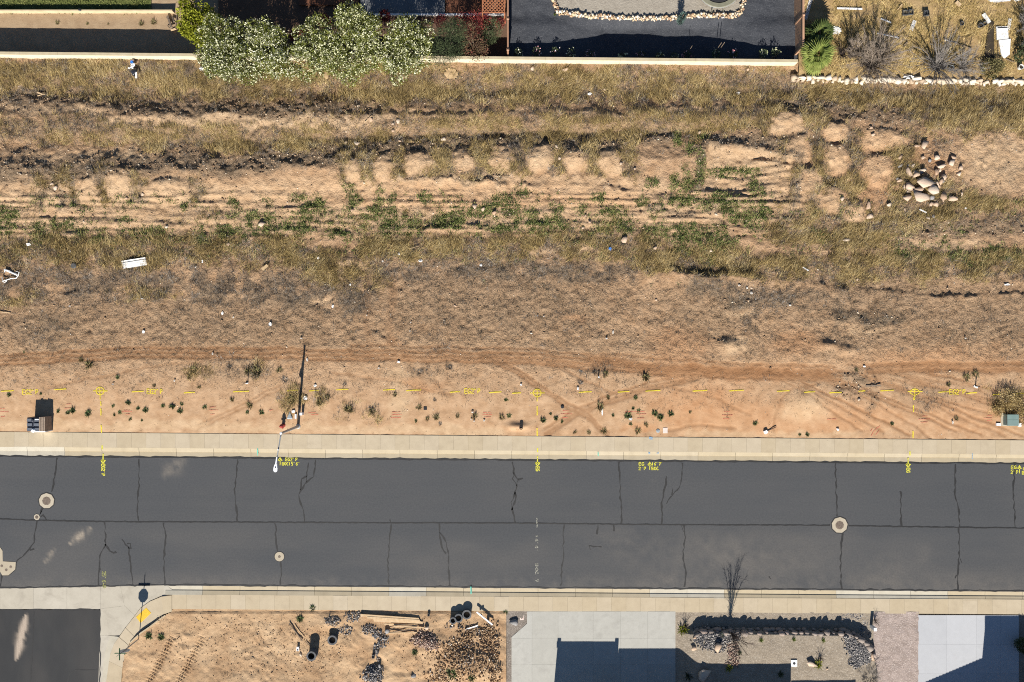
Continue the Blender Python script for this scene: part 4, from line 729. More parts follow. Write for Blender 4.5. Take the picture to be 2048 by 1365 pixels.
# raised pale gravel bed with a stone border
BORD = [(1098, -40), (1107, 0), (1118, 26), (1180, 33), (1280, 38), (1330, 37), (1400, 32), (1466, 33), (1479, 27), (1489, 0), (1500, -40)]
M_BED = soil_like('pale_gravel', [(.3, (.235, .205, .165)), (.7, (.34, .305, .25))], 2, .9, (.14, .12, .10), .4, 8)
tag(MB().prism([W(*p, .1) for p in BORD], -.1, .16).build('gravel_bed', M_BED), 'raised bed of pale tan gravel ringed with stones in the dark gravel yard', kind='structure')
n = NT('border_stone'); oi = n.attr('tint'); n.base(n.ramp(oi, [(0, (.26, .16, .10)), (.3, (.42, .30, .18)), (.6, (.55, .45, .30)), (1, (.62, .58, .52))])); n.bump(n.noise(30, 3), .3, .02); M_BST = n.m
def rocks_mesh(name, pts, sizes, zs, mat, seed=0, flat=.75, sub=0, kinds=10):
    """many small stones joined; tint is the colour of each stone"""
    r = np.random.default_rng(seed); Vs = []; Fs = []; T = []; b = 0
    if sub == 0:
        V0 = np.array([(1, 0, 0), (-1, 0, 0), (0, 1, 0), (0, -1, 0), (0, 0, 1), (0, 0, -1)], float); F0 = np.array([(0, 2, 4), (2, 1, 4), (1, 3, 4), (3, 0, 4), (2, 0, 5), (1, 2, 5), (3, 1, 5), (0, 3, 5)])
        shapes = []
        for k in range(kinds):
            V = V0 * (1 + .5 * (r.random((6, 1)) - .5)) + .3 * (r.random((6, 3)) - .5); shapes.append((V, F0))
    else: shapes = [rock_shape(seed * 50 + k, 1) for k in range(kinds)]
    N = len(pts); ang = r.random(N) * 6.283; kk = r.integers(0, kinds, N); el = .7 + .6 * r.random(N); tin = r.random(N)
    for i in range(N):
        V, F = shapes[kk[i]]; c, s = math.cos(ang[i]), math.sin(ang[i]); x = V[:, 0] * el[i]; y = V[:, 1] / el[i]
        Vs.append(np.stack([(x * c - y * s) * sizes[i] + pts[i][0], (x * s + y * c) * sizes[i] + pts[i][1], V[:, 2] * sizes[i] * flat + zs[i]], 1)); Fs.append(F + b); b += len(V); T.append(np.full(len(V), tin[i]))
    return mesh_from_arrays(name, np.concatenate(Vs), np.concatenate(Fs), mat, {'tint': np.concatenate(T)})
def along(pts, step, wid, r):
    out = []
    for a, b in zip(pts, pts[1:]):
        L = math.hypot(b[0] - a[0], b[1] - a[1]); k = max(1, int(L / step)); nx, ny = -(b[1] - a[1]) / L, (b[0] - a[0]) / L
        for i in range(k):
            t = (i + r.random()) / k; o = (r.random() - .5) * wid; out.append((a[0] + (b[0] - a[0]) * t + nx * o, a[1] + (b[1] - a[1]) * t + ny * o))
    return out
pp = along(BORD, .9, 8, rng); pw = [W(*p, .2) for p in pp]; N = len(pp)
sb = obj('stone_border', rocks_mesh('stone_border', pw, .07 + .09 * rng.random(N), .18 + .2 * rng.random(N), M_BST, 3)); tag(sb, 'cream and rust rubble stones edging the pale gravel bed', 'stone border', kind='stuff')
# ================================================================ lots and front yards on the near side
def zD(h):
    z = .10 + .10 * (fbm(h.X / 1.5, h.Y / 1.5, 3, 4) - .4) + .06 * (fbm(h.X / .4, h.Y / .4, 2, 7) - .5)
    g = lambda cx, cy, rx, ry, a: a * np.exp(-((h.PX - cx) / rx) ** 2 - ((h.PY - cy) / ry) ** 2)
    z += g(940, 1330, 50, 40, .55) + g(865, 1282, 26, 16, .3) + g(735, 1262, 22, 14, .15) + g(745, 1352, 30, 20, .18) + g(660, 1245, 22, 12, .2) + g(980, 1345, 30, 40, .25) + g(500, 1400, 160, 60, .4)
    z += sstep(1240, 1275, h.PY) * .12 * np.abs(fbm((h.X + h.Y) / .6 + 2 * fbm(h.X, h.Y, 2, 41), (h.X - h.Y) / 1.6, 3, 10) - .5) * 2 * sstep(.35, .6, fbm(h.X / 2, h.Y / 2, 2, 44)) + .055 * (fbm(h.X / .25, h.Y / .25, 2, 47) - .5) + (.06 + .2 * sstep(620, 800, h.PX)) * (fbm(h.X / 1.1, h.Y / 1.1, 3, 48) - .5) * sstep(1225, 1245, h.PY)
    for o in (0, 60):                                               # cleated tracks of a loader
        d = np.abs((h.PX - (346 + o)) * .88 + (h.PY - 1276) * .47); v = (h.PX - (346 + o)) * -.47 + (h.PY - 1276) * .88
        m = np.exp(-(d / 7) ** 4) * sstep(-10, 5, v); z += m * (.09 * np.sin(v * .95) - .06)
    z = np.where(h.PY < 1225, np.minimum(z, .04), z); return np.where((h.PX < 300) & (h.PX < 246 + (1290 - h.PY).clip(0) * 1.0), np.minimum(z, .03), z)
M_SOILD = soil_like('building_lot_soil', [(.30, (.22, .125, .065)), (.43, (.35, .225, .127)), (.56, (.43, .295, .175)), (.75, (.52, .38, .24))], .55, .8, (.14, .09, .055), .35)
lotD = yard('building_lot', 'tan bulldozed building lot with rubble heaps beside the corner', WX(243), WX(1012), WY(1480), WY(1217), zD, M_SOILD, .09, .03, mask=lambda h: ~((h.PX < np.interp(h.PY, [1217, 1223, 1237, 1250, 1262, 1274, 1290, 1306, 1335, 1365], [345, 341, 314, 298, 280, 268, 257, 250, 245, 242]))))
M_GGRAV = soil_like('grey_gravel', [(.3, (.13, .11, .09)), (.7, (.24, .205, .175))], 2, .9, (.4, .36, .31), .5, 8)
yard('gravel_strip', 'grey gravel strip between the building lot and the driveway', WX(1010), WX(1056), WY(1700), WY(1219.5), lambda h: np.full_like(h.X, .06), M_GGRAV, .12, .02)
def drive(name, label, polys, mat):
    r = tag(empty(name, (0, 0, 0)), label, kind='structure')
    for q in polys: slab(r, q, -.12, .085 + jt.uniform(-.003, .003), mat)
def cells(xs_, ys_): return [[(a, c), (b, c), (b, d), (a, d)] for a, b in zip(xs_, xs_[1:]) for c, d in zip(ys_, ys_[1:])]
P1 = [q for q in cells([1023, 1064, 1116, 1186, 1241, 1295, 1350.5], [1222.5, 1276, 1329, 1382, 1436, 1490]) if not (q[0][0] == 1023 and q[0][1] < 1270)] + [[(1054, 1222.5), (1064, 1222.5), (1064, 1276), (1023, 1276), (1023, 1274), (1054, 1247)]]
drive('driveway', 'wide grey concrete driveway half covered by the house shadow', P1, M_DRIVE)
drive('driveway', 'pale white concrete driveway crossed by a diagonal roof shadow', cells([1835, 1892, 1951, 2000, 2036], [1230, 1288, 1347, 1406, 1465, 1500]), M_DRIVE2)
TER = [(1388, 1262), (1396, 1257), (1690, 1262), (1725, 1283), (1742, 1305), (1748, 1330)]     # terrace edge
def zE(h):
    ax, ay = h.PX, h.PY
    nline = np.interp(ax, [1380, 1392, 1690, 1708, 1728, 1742, 1748], [1262, 1257, 1262, 1270, 1285, 1303, 1340])
    west = sstep(1352, 1398, ax); east = 1 - sstep(1744, 1756, ax)
    return .07 + .68 * sstep(-1.5, 2.5, ay - nline) * west * east * (1 - sstep(1690, 1740, ax) * .2) + .12 * (fbm(h.X / 3, h.Y / 2, 2, 3) - .5) * sstep(1270, 1300, ay) * west
M_TGRAV = soil_like('tan_gravel', [(.3, (.19, .155, .115)), (.7, (.31, .26, .20))], 2, .9, (.46, .41, .34), .5, 8); M_PGRAV = soil_like('pinkish_gravel', [(.3, (.21, .165, .14)), (.7, (.38, .31, .275))], 2, 1, (.55, .48, .43), .6, 7)
yardE = yard('front_yard', 'raised tan gravel front yard held by a boulder wall', WX(1349), WX(1752), WY(1520), WY(1224.5), zE, M_TGRAV, .08, .02)
yard('gravel_strip', 'pinkish gravel strip between the boulder wall and the pale driveway', WX(1746), WX(1836), WY(1700), WY(1226), lambda h: np.full_like(h.X, .08), M_PGRAV, .12, .03)
yard('gravel_strip', 'grey gravel strip past the pale driveway', WX(2035.5), 57, WY(1700), WY(1229), lambda h: np.full_like(h.X, .07), M_GGRAV, .2, .03)

# houses just below the picture: their shadows fall on the driveways
M_STUC = var_mat('stucco', (.40, .30, .19), (.46, .36, .24), 2, bump=.2, bscale=40); M_TILE = var_mat('roof_tile', (.22, .13, .08), (.32, .2, .13), 4); M_WHITE = var_mat('white_panel', (.6, .58, .54), (.68, .66, .62), 2); M_GLASS = var_mat('dark_glass', (.02, .025, .03), (.03, .035, .04), 1, rough=.08, spec=.6)
def hbox(px0, px1, py0, py1, z0, z1): return MB().box(WX(px0), WX(px1), WY(py1), WY(py0), z0, z1)
hs = tag(empty('house', (0, 0, 0)), 'tan stucco flat roofed house casting the stepped shadow on the grey driveway', 'house')
hbox(1104, 1225, 1411.5, 1760, 0, 3.55).build('wall', M_STUC, hs); hbox(1225.3, 1566, 1425.5, 1760, 0, 3.55).build('wall', M_STUC, hs); hbox(1566.3, 1693, 1459, 1760, 0, 3.55).build('wall', M_STUC, hs)
for a, b, y in ((1102, 1225, 1410.5), (1225.2, 1566, 1424.5), (1566.2, 1694, 1458)): hbox(a, b, y, y + 8, 3.55, 3.70).build('parapet', M_STUC, hs)
for x in (1104, 1219): hbox(x - 1, x + 6, 1409.5, 1417, 3.70, 3.86).build('corbel', M_STUC, hs)
hbox(1118, 1212, 1410.2, 1411, .1, 2.4).build('garage_door', M_WHITE, hs); hbox(1300, 1350, 1424, 1425, 1, 2.2).build('window', M_GLASS, hs)
h2 = tag(empty('house', (0, 0, 0)), 'two storey tan house with a tiled garage gable beside the pale driveway', 'house')
hbox(1953, 2330, 1424, 1800, 0, 5.40).build('wall', M_STUC, h2); hbox(1951, 2332, 1423, 1802, 5.40, 5.50).build('roof', M_TILE, h2)
x0, x1, x2 = WX(1790), WX(1957), WX(2120); yv, yv2 = WY(1456), WY(1800); zf_ = lambda x: 2.6 + (x - WX(1827)) / (WX(1957) - WX(1827)) * 1.6
g = MB(); pr = [(WX(1832), .0), (x1, .0), (x1, zf_(x1) - .15), (WX(1832), zf_(WX(1832)) - .15)]
g.add([(x, yv - .25, z_) for x, z_ in pr] + [(x, yv2, z_) for x, z_ in pr], [(0, 1, 2, 3), (7, 6, 5, 4), (0, 4, 5, 1), (1, 5, 6, 2), (2, 6, 7, 3), (3, 7, 4, 0)]).build('wall', M_STUC, h2)
for i in range(26):
    a, b = x0 + (x1 - x0) * i / 26, x0 + (x1 - x0) * (i + 1) / 26; t = .04
    za, zb = zf_(a) - .05, zf_(b) - .09
    MB().add([(a, yv, za), (b, yv, zb), (b, yv2, zb), (a, yv2, za), (a, yv, za - .1), (b, yv, zb - .1), (b, yv2, zb - .1), (a, yv2, za - .1)], [(0, 1, 2, 3), (7, 6, 5, 4), (0, 4, 5, 1), (1, 5, 6, 2), (2, 6, 7, 3), (3, 7, 4, 0)]).build('roof_course', M_TILE, h2)
hbox(1850, 1940, 1461.8, 1462.2, .1, 2.3).build('garage_door', M_WHITE, h2)

# boulder retaining wall of the front yard
n = NT('boulder_stone'); oi = n.n('ObjectInfo').outputs['Random']; f = n.noise(5, 5, .65, vec=n.obj())
n.base(n.mix(n.math('MULTIPLY', f, .8), n.ramp(oi, [(0, (.13, .105, .09)), (.5, (.19, .155, .13)), (1, (.25, .18, .145))]), (.31, .265, .23))); n.bump(n.noise(18, 4), .5, .03); M_BOUL = n.m
def rock_mesh(name, seed, mat, sub=2, flat=.75): V, F = rock_shape(seed, sub, flat=flat); return mesh_from_arrays(name, V, F, mat)
bwall = tag(empty('boulder_wall', (0, 0, 0)), 'retaining wall of brown boulders along the front yard terrace', 'retaining wall')
BM = [rock_mesh('boulder', 100 + i, M_BOUL, 1) for i in range(6)]
rr = random.Random(11); path = [(1390, 1263), (1394, 1258), (1690, 1261), (1708, 1268), (1728, 1282), (1741, 1300), (1747, 1318)]
def walkpath(path, step):
    out = []; carry = 0
    for a, b in zip(path, path[1:]):
        L = math.hypot(b[0] - a[0], b[1] - a[1]); d = carry
        while d < L: out.append((a[0] + (b[0] - a[0]) * d / L, a[1] + (b[1] - a[1]) * d / L, math.atan2(-(b[1] - a[1]), b[0] - a[0]))); d += step * rr.uniform(.8, 1.25)
        carry = d - L
    return out
for lev, (zc, off) in enumerate(((.24, -2.5), (.62, 0))):
    for x, y, a in walkpath(path, 13.5):
        X, Y = W(x + rr.uniform(-1, 1), y + off + rr.uniform(-1, 1)); s = rr.choice([.7, .9, 1.05, 1.3])
        obj('boulder', rr.choice(BM), bwall, (X, Y, zc + rr.uniform(-.05, .1)), (rr.uniform(-.3, .3), rr.uniform(-.3, .3), a + rr.uniform(-.3, .3)), (.36 * s, .27 * s, .34 * s))

# stone wall of the straw yard: each stone its own piece
n = NT('white_stone'); oi = n.n('ObjectInfo').outputs['Random']; f = n.noise(6, 5, .65, vec=n.obj())
n.base(n.mix(n.math('MULTIPLY', f, .6), n.ramp(oi, [(0, (.36, .25, .16)), (.35, (.54, .46, .35)), (1, (.66, .62, .54))]), (.36, .29, .21))); n.bump(n.noise(15, 4), .5, .03); M_WST = n.m
SM = [rock_mesh('stone', 130 + i, M_WST, 3) for i in range(7)]
sw = tag(empty('stone_wall', (0, 0, 0)), 'low dry wall of pale irregular stones below the straw yard', 'stone wall')
spath = [(1588, 158), (1640, 158), (1700, 160), (1780, 161), (1880, 163), (2048, 165), (2440, 168)]
for x, y, a in walkpath(spath, 13.5):
    X, Y = W(x, y + rr.uniform(-2, 2), .5); s = rr.choice([.5, .7, .9, 1.0, 1.25])
    obj('stone', rr.choice(SM), sw, (X, Y, .58 + rr.uniform(-.05, .08)), (rr.uniform(-.2, .2), rr.uniform(-.2, .2), a + rr.uniform(-.3, .3)), (.36 * s * rr.uniform(.8, 1.2), .24 * rr.uniform(.7, 1.3), .40))
for x, y, a in walkpath(spath, 9):
    X, Y = W(x, y + rr.uniform(1, 4.5), .4); s = rr.uniform(.12, .2)
    obj('stone', rr.choice(SM), sw, (X, Y, .36 + rr.uniform(-.05, .05)), (0, 0, rr.uniform(0, 6)), (s * 1.3, s, s))
# ================================================================ ground growth, joined where nobody could count it
LAND.update({'red hydrant': (567, 850), 'street lamp': (597, 853), 'ribbed equipment cabinet': (80, 848), 'western yellow target mark': (203, 782), 'middle yellow target mark': (1074, 786), 'eastern yellow target mark': (1827, 783), 'green transformer box': (2015, 838), 'white gutter piece': (270, 527), 'blue plastic scrap': (1220, 498), 'round black lid': (1124, 811),
 'boulder heap': (1835, 385), 'dark ravine edge': (1400, 552), 'garbage bag': (268, 140), 'tilted white survey box': (1530, 863), 'cardboard sheet': (903, 148), 'stop sign': (279, 1277), 'lumber pile': (790, 1243), 'white beam': (968, 1236), 'fan palm': (1630, 112), 'white wire ring': (22, 548), 'black lid in weeds': (157, 533), 'western marker post': (497, 764), 'eastern marker post': (1948, 772), 'dirt scoop pit': (1455, 690), 'loader scrape': (1500, 350), 'lone white boulder': (1844, 293), 'tall pipe': (622, 1312), 'pink meter lid': (1330, 861)})
def blades(P, Zb, az, el, L, Wd, bend=.35, r=rng):
    """curved blades: base pair, middle pair, tip; three triangles each"""
    N = len(P); dx, dy = np.cos(az), np.sin(az); ce, se = np.cos(el), np.sin(el); sx, sy = -dy, dx
    wv = Wd / 2; rot = r.random(N) * 6.283; sx, sy = np.cos(rot), np.sin(rot)
    b = np.stack([P[:, 0], P[:, 1], Zb], 1); s = np.stack([sx * wv, sy * wv, 0 * wv], 1)
    m = b + np.stack([dx * ce, dy * ce, se], 1) * (L * .55)[:, None]
    el2 = el - bend * r.random(N) * 1.6; t = m + np.stack([dx * np.cos(el2), dy * np.cos(el2), np.sin(el2)], 1) * (L * .45)[:, None]
    V = np.stack([b - s, b + s, m - s * .8, m + s * .8, t], 1).reshape(-1, 3); k = np.arange(N)[:, None] * 5
    F = np.concatenate([k + [0, 1, 3], k + [0, 3, 2], k + [2, 3, 4]], 0); return V, F
def needles(P, Zb, az, el, L, Wd, r=rng):
    N = len(P); rot = r.random(N) * 6.283; s = np.stack([np.cos(rot) * Wd / 2, np.sin(rot) * Wd / 2, 0 * Wd], 1); b = np.stack([P[:, 0], P[:, 1], Zb], 1)
    t = b + np.stack([np.cos(az) * np.cos(el), np.sin(az) * np.cos(el), np.sin(el)], 1) * L[:, None]
    return np.stack([b - s, b + s, t], 1).reshape(-1, 3), np.arange(3 * N).reshape(-1, 3)
def scatter(N, mask, hf, box=(-43, 43, -8.0, 22.6)):
    P = np.stack([rng.uniform(box[0], box[1], N), rng.uniform(box[2], box[3], N)], 1); return P[rng.random(N) < np.clip(hf.at(P[:, 0], P[:, 1], mask), 0, 1)]
def tufts(name, label, P, hf, per, L, Wd, el, lean, spread, rad, mat, shape='blade', bend=.35, zoff=-.03, tb=.5):
    N = len(P); k = np.repeat(np.arange(N), per); M_ = len(k)
    big = .55 + .9 * rng.random(N) ** 1.5
    off = rng.normal(size=(M_, 2)) * rad * big[k][:, None]; Q = P[k] + off
    ax = lean[k] + rng.normal(size=M_) * spread; e = np.clip(rng.normal(el, .28, M_), .06, 1.5)
    Ln = L * big[k] * (.5 + .8 * rng.random(M_)); W_ = Wd * (.6 + .8 * rng.random(M_)); Zb = hf.at(Q[:, 0], Q[:, 1]) + zoff
    fn = blades if shape == 'blade' else needles
    V, F = fn(Q, Zb, ax, e, Ln, W_, bend) if shape == 'blade' else fn(Q, Zb, ax, e, Ln, W_)
    tin = np.clip(.5 + (rng.random(N)[k] - .5) * tb * 1.2 + (rng.random(M_) - .5) * .5, 0, 1); tin = np.repeat(tin, 5 if shape == 'blade' else 3)
    return tag(obj(name, mesh_from_arrays(name, V, F, mat, {'tint': tin})), label, kind='stuff')
M_GOLD = leaf_mat('dry_grass', [(.12, (.08, .056, .028)), (.36, (.215, .15, .058)), (.6, (.385, .275, .105)), (.85, (.58, .455, .235))], .5, .12)
M_TALL = leaf_mat('tall_straw', [(.12, (.20, .145, .065)), (.45, (.38, .285, .13)), (.85, (.56, .46, .26))], .5, .12)
M_STRAW = leaf_mat('straw', [(.12, (.20, .14, .05)), (.45, (.42, .30, .115)), (.85, (.64, .50, .24))], .5, .12)
M_GREY = leaf_mat('dead_brush', [(.12, (.05, .042, .035)), (.45, (.125, .105, .085)), (.7, (.21, .185, .155)), (.9, (.36, .33, .29))], .5)
M_STUB = leaf_mat('stubble', [(.1, (.045, .037, .025)), (.5, (.11, .09, .06)), (.85, (.26, .21, .14))], .5)
M_GREEN = leaf_mat('green_weed', [(.1, (.05, .062, .02)), (.45, (.125, .155, .045)), (.7, (.21, .235, .075)), (.95, (.34, .32, .125))], .8, .12)
M_DGRN = leaf_mat('weed_leaf', [(.1, (.035, .05, .02)), (.5, (.075, .11, .04)), (.9, (.15, .185, .07))], .8, .1)
leanf = lambda P: .95 + 2.4 * (fbm(P[:, 0] / 5, P[:, 1] / 4, 2, 60) - .5) + np.where(PX(P[:, 0]) > 1000, .5, 0)
gp = sstep(.42, .58, fbm(LOT.X / 1.5, LOT.Y / .9, 4, 74)); P = scatter(230000, LOT.gold * (.12 + .88 * gp), LOT)
tufts('dry_grass', 'golden dry grass leaning over the berms of the vacant lot', P, LOT, 17, .42, .026, .42, leanf(P), .8, .12, M_GOLD, 'needle', tb=.95)
P = scatter(46000, LOT.gold ** 1.2 * (.15 + .85 * gp), LOT)
tufts('tall_dry_grass', 'taller curved dry grass clumps rising from the grassy berms', P, LOT, 14, .52, .018, .5, leanf(P), .6, .10, M_TALL, 'needle', tb=.9)
P = scatter(80000, LOT.grey * .95 + LOT.gold * (.15 + .85 * (1 - gp)) + LOT.clod * .2 + LOT.stub * .06, LOT)
tufts('dead_brush', 'grey brittle dead brush in strips across the vacant lot', P, LOT, 12, .32, .026, .6, rng.random(len(P)) * 6.28, 1.6, .10, M_GREY, 'needle', tb=.9)
P = scatter(260000, LOT.stub * .75 * (1 - .8 * track) * (.35 + .65 * sstep(.38, .6, fbm(LOT.X / .8, LOT.Y / .6, 3, 72))) + LOT.clod * .1 + .014 * (1 - track), LOT)
tufts('stubble', 'short sparse dry stubble over the flat part of the vacant lot', P, LOT, 6, .16, .036, .45, rng.random(len(P)) * 6.28, 1.6, .07, M_STUB, 'needle', tb=.9)
P = scatter(190000, np.clip(LOT.green * 1.35, 0, 1) * (.3 + .7 * sstep(.37, .54, fbm(LOT.X / .45, LOT.Y / .45, 3, 70))), LOT)
tufts('green_weeds', 'low dark green weeds in patches along the ruts', P, LOT, 14, .20, .06, .7, rng.random(len(P)) * 6.28, 2, .09, M_GREEN, 'needle', tb=.9)
P = scatter(5200, np.clip(LOT.gold * .25 + green * .5 + .07, 0, 1) * sstep(360, 400, LOT.PY) * (1 - sstep(540, 600, LOT.PY)), LOT)
tufts('scattered_weeds', 'scattered olive weeds between the ruts', P, LOT, 12, .18, .04, .7, rng.random(len(P)) * 6.28, 2, .08, M_DGRN, bend=.6)
# clods and pebbles
n = NT('clod'); t = n.attr('tint'); n.base(n.ramp(t, [(0, (.12, .075, .045)), (.5, (.24, .155, .09)), (.85, (.34, .24, .15)), (1, (.55, .47, .36))])); M_CLOD = n.m
P = scatter(60000, LOT.clod * .9 + rut * .06 + .02 * rough, LOT); s = .02 + .085 * rng.random(len(P)) ** 2.4
tag(obj('dirt_clods', rocks_mesh('dirt_clods', P, s, LOT.at(P[:, 0], P[:, 1]) + s * .3, M_CLOD, 5)), 'dark broken dirt clods on the berm slopes', kind='stuff')
n = NT('pebble'); t = n.attr('tint'); n.base(n.ramp(t, [(0, (.30, .20, .12)), (.6, (.45, .34, .23)), (1, (.66, .60, .5))])); M_PEB = n.m
P = scatter(14000, .10 + .3 * rough + .3 * LOT.bare + .3 * LOT.clod, LOT); s = .015 + .04 * rng.random(len(P)) ** 3
tag(obj('pebbles', rocks_mesh('pebbles', P, s, LOT.at(P[:, 0], P[:, 1]) + s * .2, M_PEB, 6)), 'pale pebbles scattered over the vacant lot', kind='stuff')
# straw over the right hand yard, bare spots kept
m_ = 1 - paint(np.zeros_like(yardC.X), yardC.PX, yardC.PY, [('e', .9, 1665, 62, 12, 9), ('e', .7, 1900, 5, 20, 10), ('e', .9, 2010, 12, 40, 14), ('e', .7, 2040, 120, 12, 20), ('e', .6, 1895, 75, 10, 8), ('e', .5, 1700, 10, 14, 10), ('e', .8, 1615, 60, 12, 80)])
m_ = m_ * sstep(.36, .56, fbm(yardC.X / 1.3, yardC.Y / 1.3, 4, 66) + .05)
P = scatter(11000, m_, yardC, (WX(1600), 44, 20.9, 29.5))
tufts('straw', 'flattened golden straw covering the yard by the palms', P, yardC, 16, .36, .036, .22, 1.57 + rng.normal(size=len(P)) * .9, .9, .13, M_STRAW, 'needle', tb=.9)
P = scatter(2500, m_ * 0 + 1, yardA, (-44, WX(298), WY(25) + .15, 30)); tufts('lawn_grass', 'green lawn grass beyond the low tan wall', P, yardA, 5, .14, .05, .9, rng.random(len(P)) * 6.28, 2, .12, leaf_mat('lawn_blade', [(.1, (.04, .055, .012)), (.5, (.10, .12, .03)), (.9, (.24, .23, .08))], .6), zoff=.05)

sm = (.05 + .8 * sstep(.56, .7, fbm(lotD.X / 1.4, lotD.Y / 1.1, 4, 90)) * sstep(1232, 1250, lotD.PY)) * (lotD.PX > np.interp(lotD.PY, [1217, 1250, 1300, 1365], [350, 305, 258, 248]))
P = scatter(3800, sm, lotD, (WX(250), WX(1008), WY(1420), WY(1226)))
tufts('scrub_stubble', 'brown stubble and dead scrub in patches over the building lot', P, lotD, 9, .17, .03, .5, rng.random(len(P)) * 6.28, 1.6, .12, M_STUB, 'needle', tb=.9)
# ================================================================ single weeds by the sidewalk, each with its own place
def weed_mesh(name, seed, mat, rad, hgt, nb, wid, grass=False):
    r = np.random.default_rng(seed); P = r.normal(size=(nb, 2)) * rad * .22; az = np.arctan2(P[:, 1], P[:, 0]) + r.normal(size=nb) * .5
    el = r.uniform(.2, 1.35, nb); L = rad * (.3 + .8 * r.random(nb)); V, F = blades(P, np.zeros(nb) - .02, az, el, L, wid * (.6 + .8 * r.random(nb)), .5, r); V[:, 2] *= hgt / rad
    return mesh_from_arrays(name, V, F, mat, {'tint': np.repeat(r.random(nb), 5)})
M_OLIVE = leaf_mat('olive_weed', [(.1, (.06, .055, .025)), (.5, (.14, .125, .05)), (.9, (.28, .24, .11))], .8, .1)
GW = [weed_mesh('green_weed', 200 + i, M_DGRN, .30, .28, 130, .05) for i in range(3)]; DW = [weed_mesh('dry_weed', 210 + i, M_OLIVE, .30, .32, 110, .03) for i in range(3)]; PW = [weed_mesh('grey_weed', 220 + i, M_GREY, .3, .28, 100, .025) for i in range(2)]
WEEDS = [('g', *t) for t in [(20, 790, 8), (117, 823, 8), (146, 822, 12), (136, 826, 9), (177, 827, 12), (227, 812, 7), (257, 806, 9), (277, 817, 7), (292, 820, 9), (240, 825, 7), (229, 830, 6), (327, 812, 8), (345, 814, 11), (361, 822, 11), (364, 808, 8), (261, 839, 6), (284, 841, 5), (410, 815, 8), (495, 825, 8), (523, 825, 9), (237, 755, 7), (83, 788, 6), (51, 704, 5), (1086, 841, 12), (1112, 837, 10), (1018, 832, 8), (1255, 831, 16), (1309, 827, 11), (1321, 835, 13), (1341, 828, 9), (1271, 796, 9), (1510, 847, 9), (1615, 870, 9), (1600, 870, 5), (1784, 848, 8), (1226, 831, 6), (1266, 817, 6), (1277, 822, 7), (1261, 848, 7), (1101, 828, 5), (1124, 844, 6), (1012, 800, 7), (832, 842, 6)]] + \
 [('d', *t) for t in [(745, 822, 13), (698, 820, 17), (838, 815, 14), (872, 835, 15), (915, 833, 10), (950, 832, 12), (1003, 835, 13), (585, 800, 20), (640, 805, 16), (655, 795, 14), (1200, 815, 18), (1208, 862, 12), (1275, 862, 13), (1292, 850, 9), (1291, 755, 16), (1210, 748, 14), (1216, 795, 10), (390, 740, 14), (380, 755, 10), (515, 745, 20), (497, 745, 14), (400, 775, 9), (310, 772, 8), (465, 800, 10), (500, 812, 12), (790, 790, 9), (1150, 865, 8), (1178, 866, 9), (180, 730, 16), (165, 720, 12), (560, 740, 12), (855, 838, 10), (1380, 825, 6), (1912, 838, 8), (1895, 770, 10), (1930, 755, 14), (1948, 748, 12), (1710, 740, 8)]] + \
 [('p', *t) for t in [(460, 735, 14), (1160, 745, 10), (840, 745, 14), (900, 735, 12), (1160, 765, 12), (870, 800, 8), (690, 770, 9), (880, 848, 8), (570, 760, 14), (1190, 745, 14)]]
wr = random.Random(5)
for k, x, y, rp in WEEDS:
    me = wr.choice({'g': GW, 'd': DW, 'p': PW}[k]); X, Y = W(x, y, .12); nm = {'g': 'green_weed', 'd': 'dry_weed', 'p': 'grey_weed'}[k]
    o = obj(nm, me, None, (X, Y, float(LOT.at(X, Y))), wr.uniform(0, 6.28), (rp / 25 / .45 * wr.uniform(.7, 1.15), rp / 25 / .45 * wr.uniform(.7, 1.15), rp / 25 / .42 * wr.uniform(.6, 1.1)))
    tag(o, place_label({'g': 'dark green weed', 'd': 'olive dry weed', 'p': 'grey dead weed'}[k], x, y), 'weed', {'g': 'green weeds near the sidewalk', 'd': 'dry weeds near the sidewalk', 'p': 'grey weeds near the sidewalk'}[k])
for x, y, rp, lab in [(625, 1217, 8, 'small green weed at the sidewalk edge above the long pipe'), (600, 1238, 9, 'green weed with a purple shadow near the sidewalk in the building lot'), (322, 1275, 9, 'bright green weed beside the curved walk'), (298, 1272, 9, 'olive weed against the curved walk'), (1011, 1226, 6, 'small green weed where the grey gravel meets the sidewalk'), (905, 1345, 14, 'green weed among the rubble at the lower edge'), (945, 1350, 10, 'dark green weed low in the rubble heap'), (830, 1305, 8, 'dark weed in the bare dirt below the rubble heap')]:
    X, Y = W(x, y, .15); tag(obj('green_weed', wr.choice(GW), None, (X, Y, float(lotD.at(X, Y)) if x < 1010 else .06), wr.uniform(0, 6), rp / 25 / .34), lab, 'weed', 'weeds of the building lot')

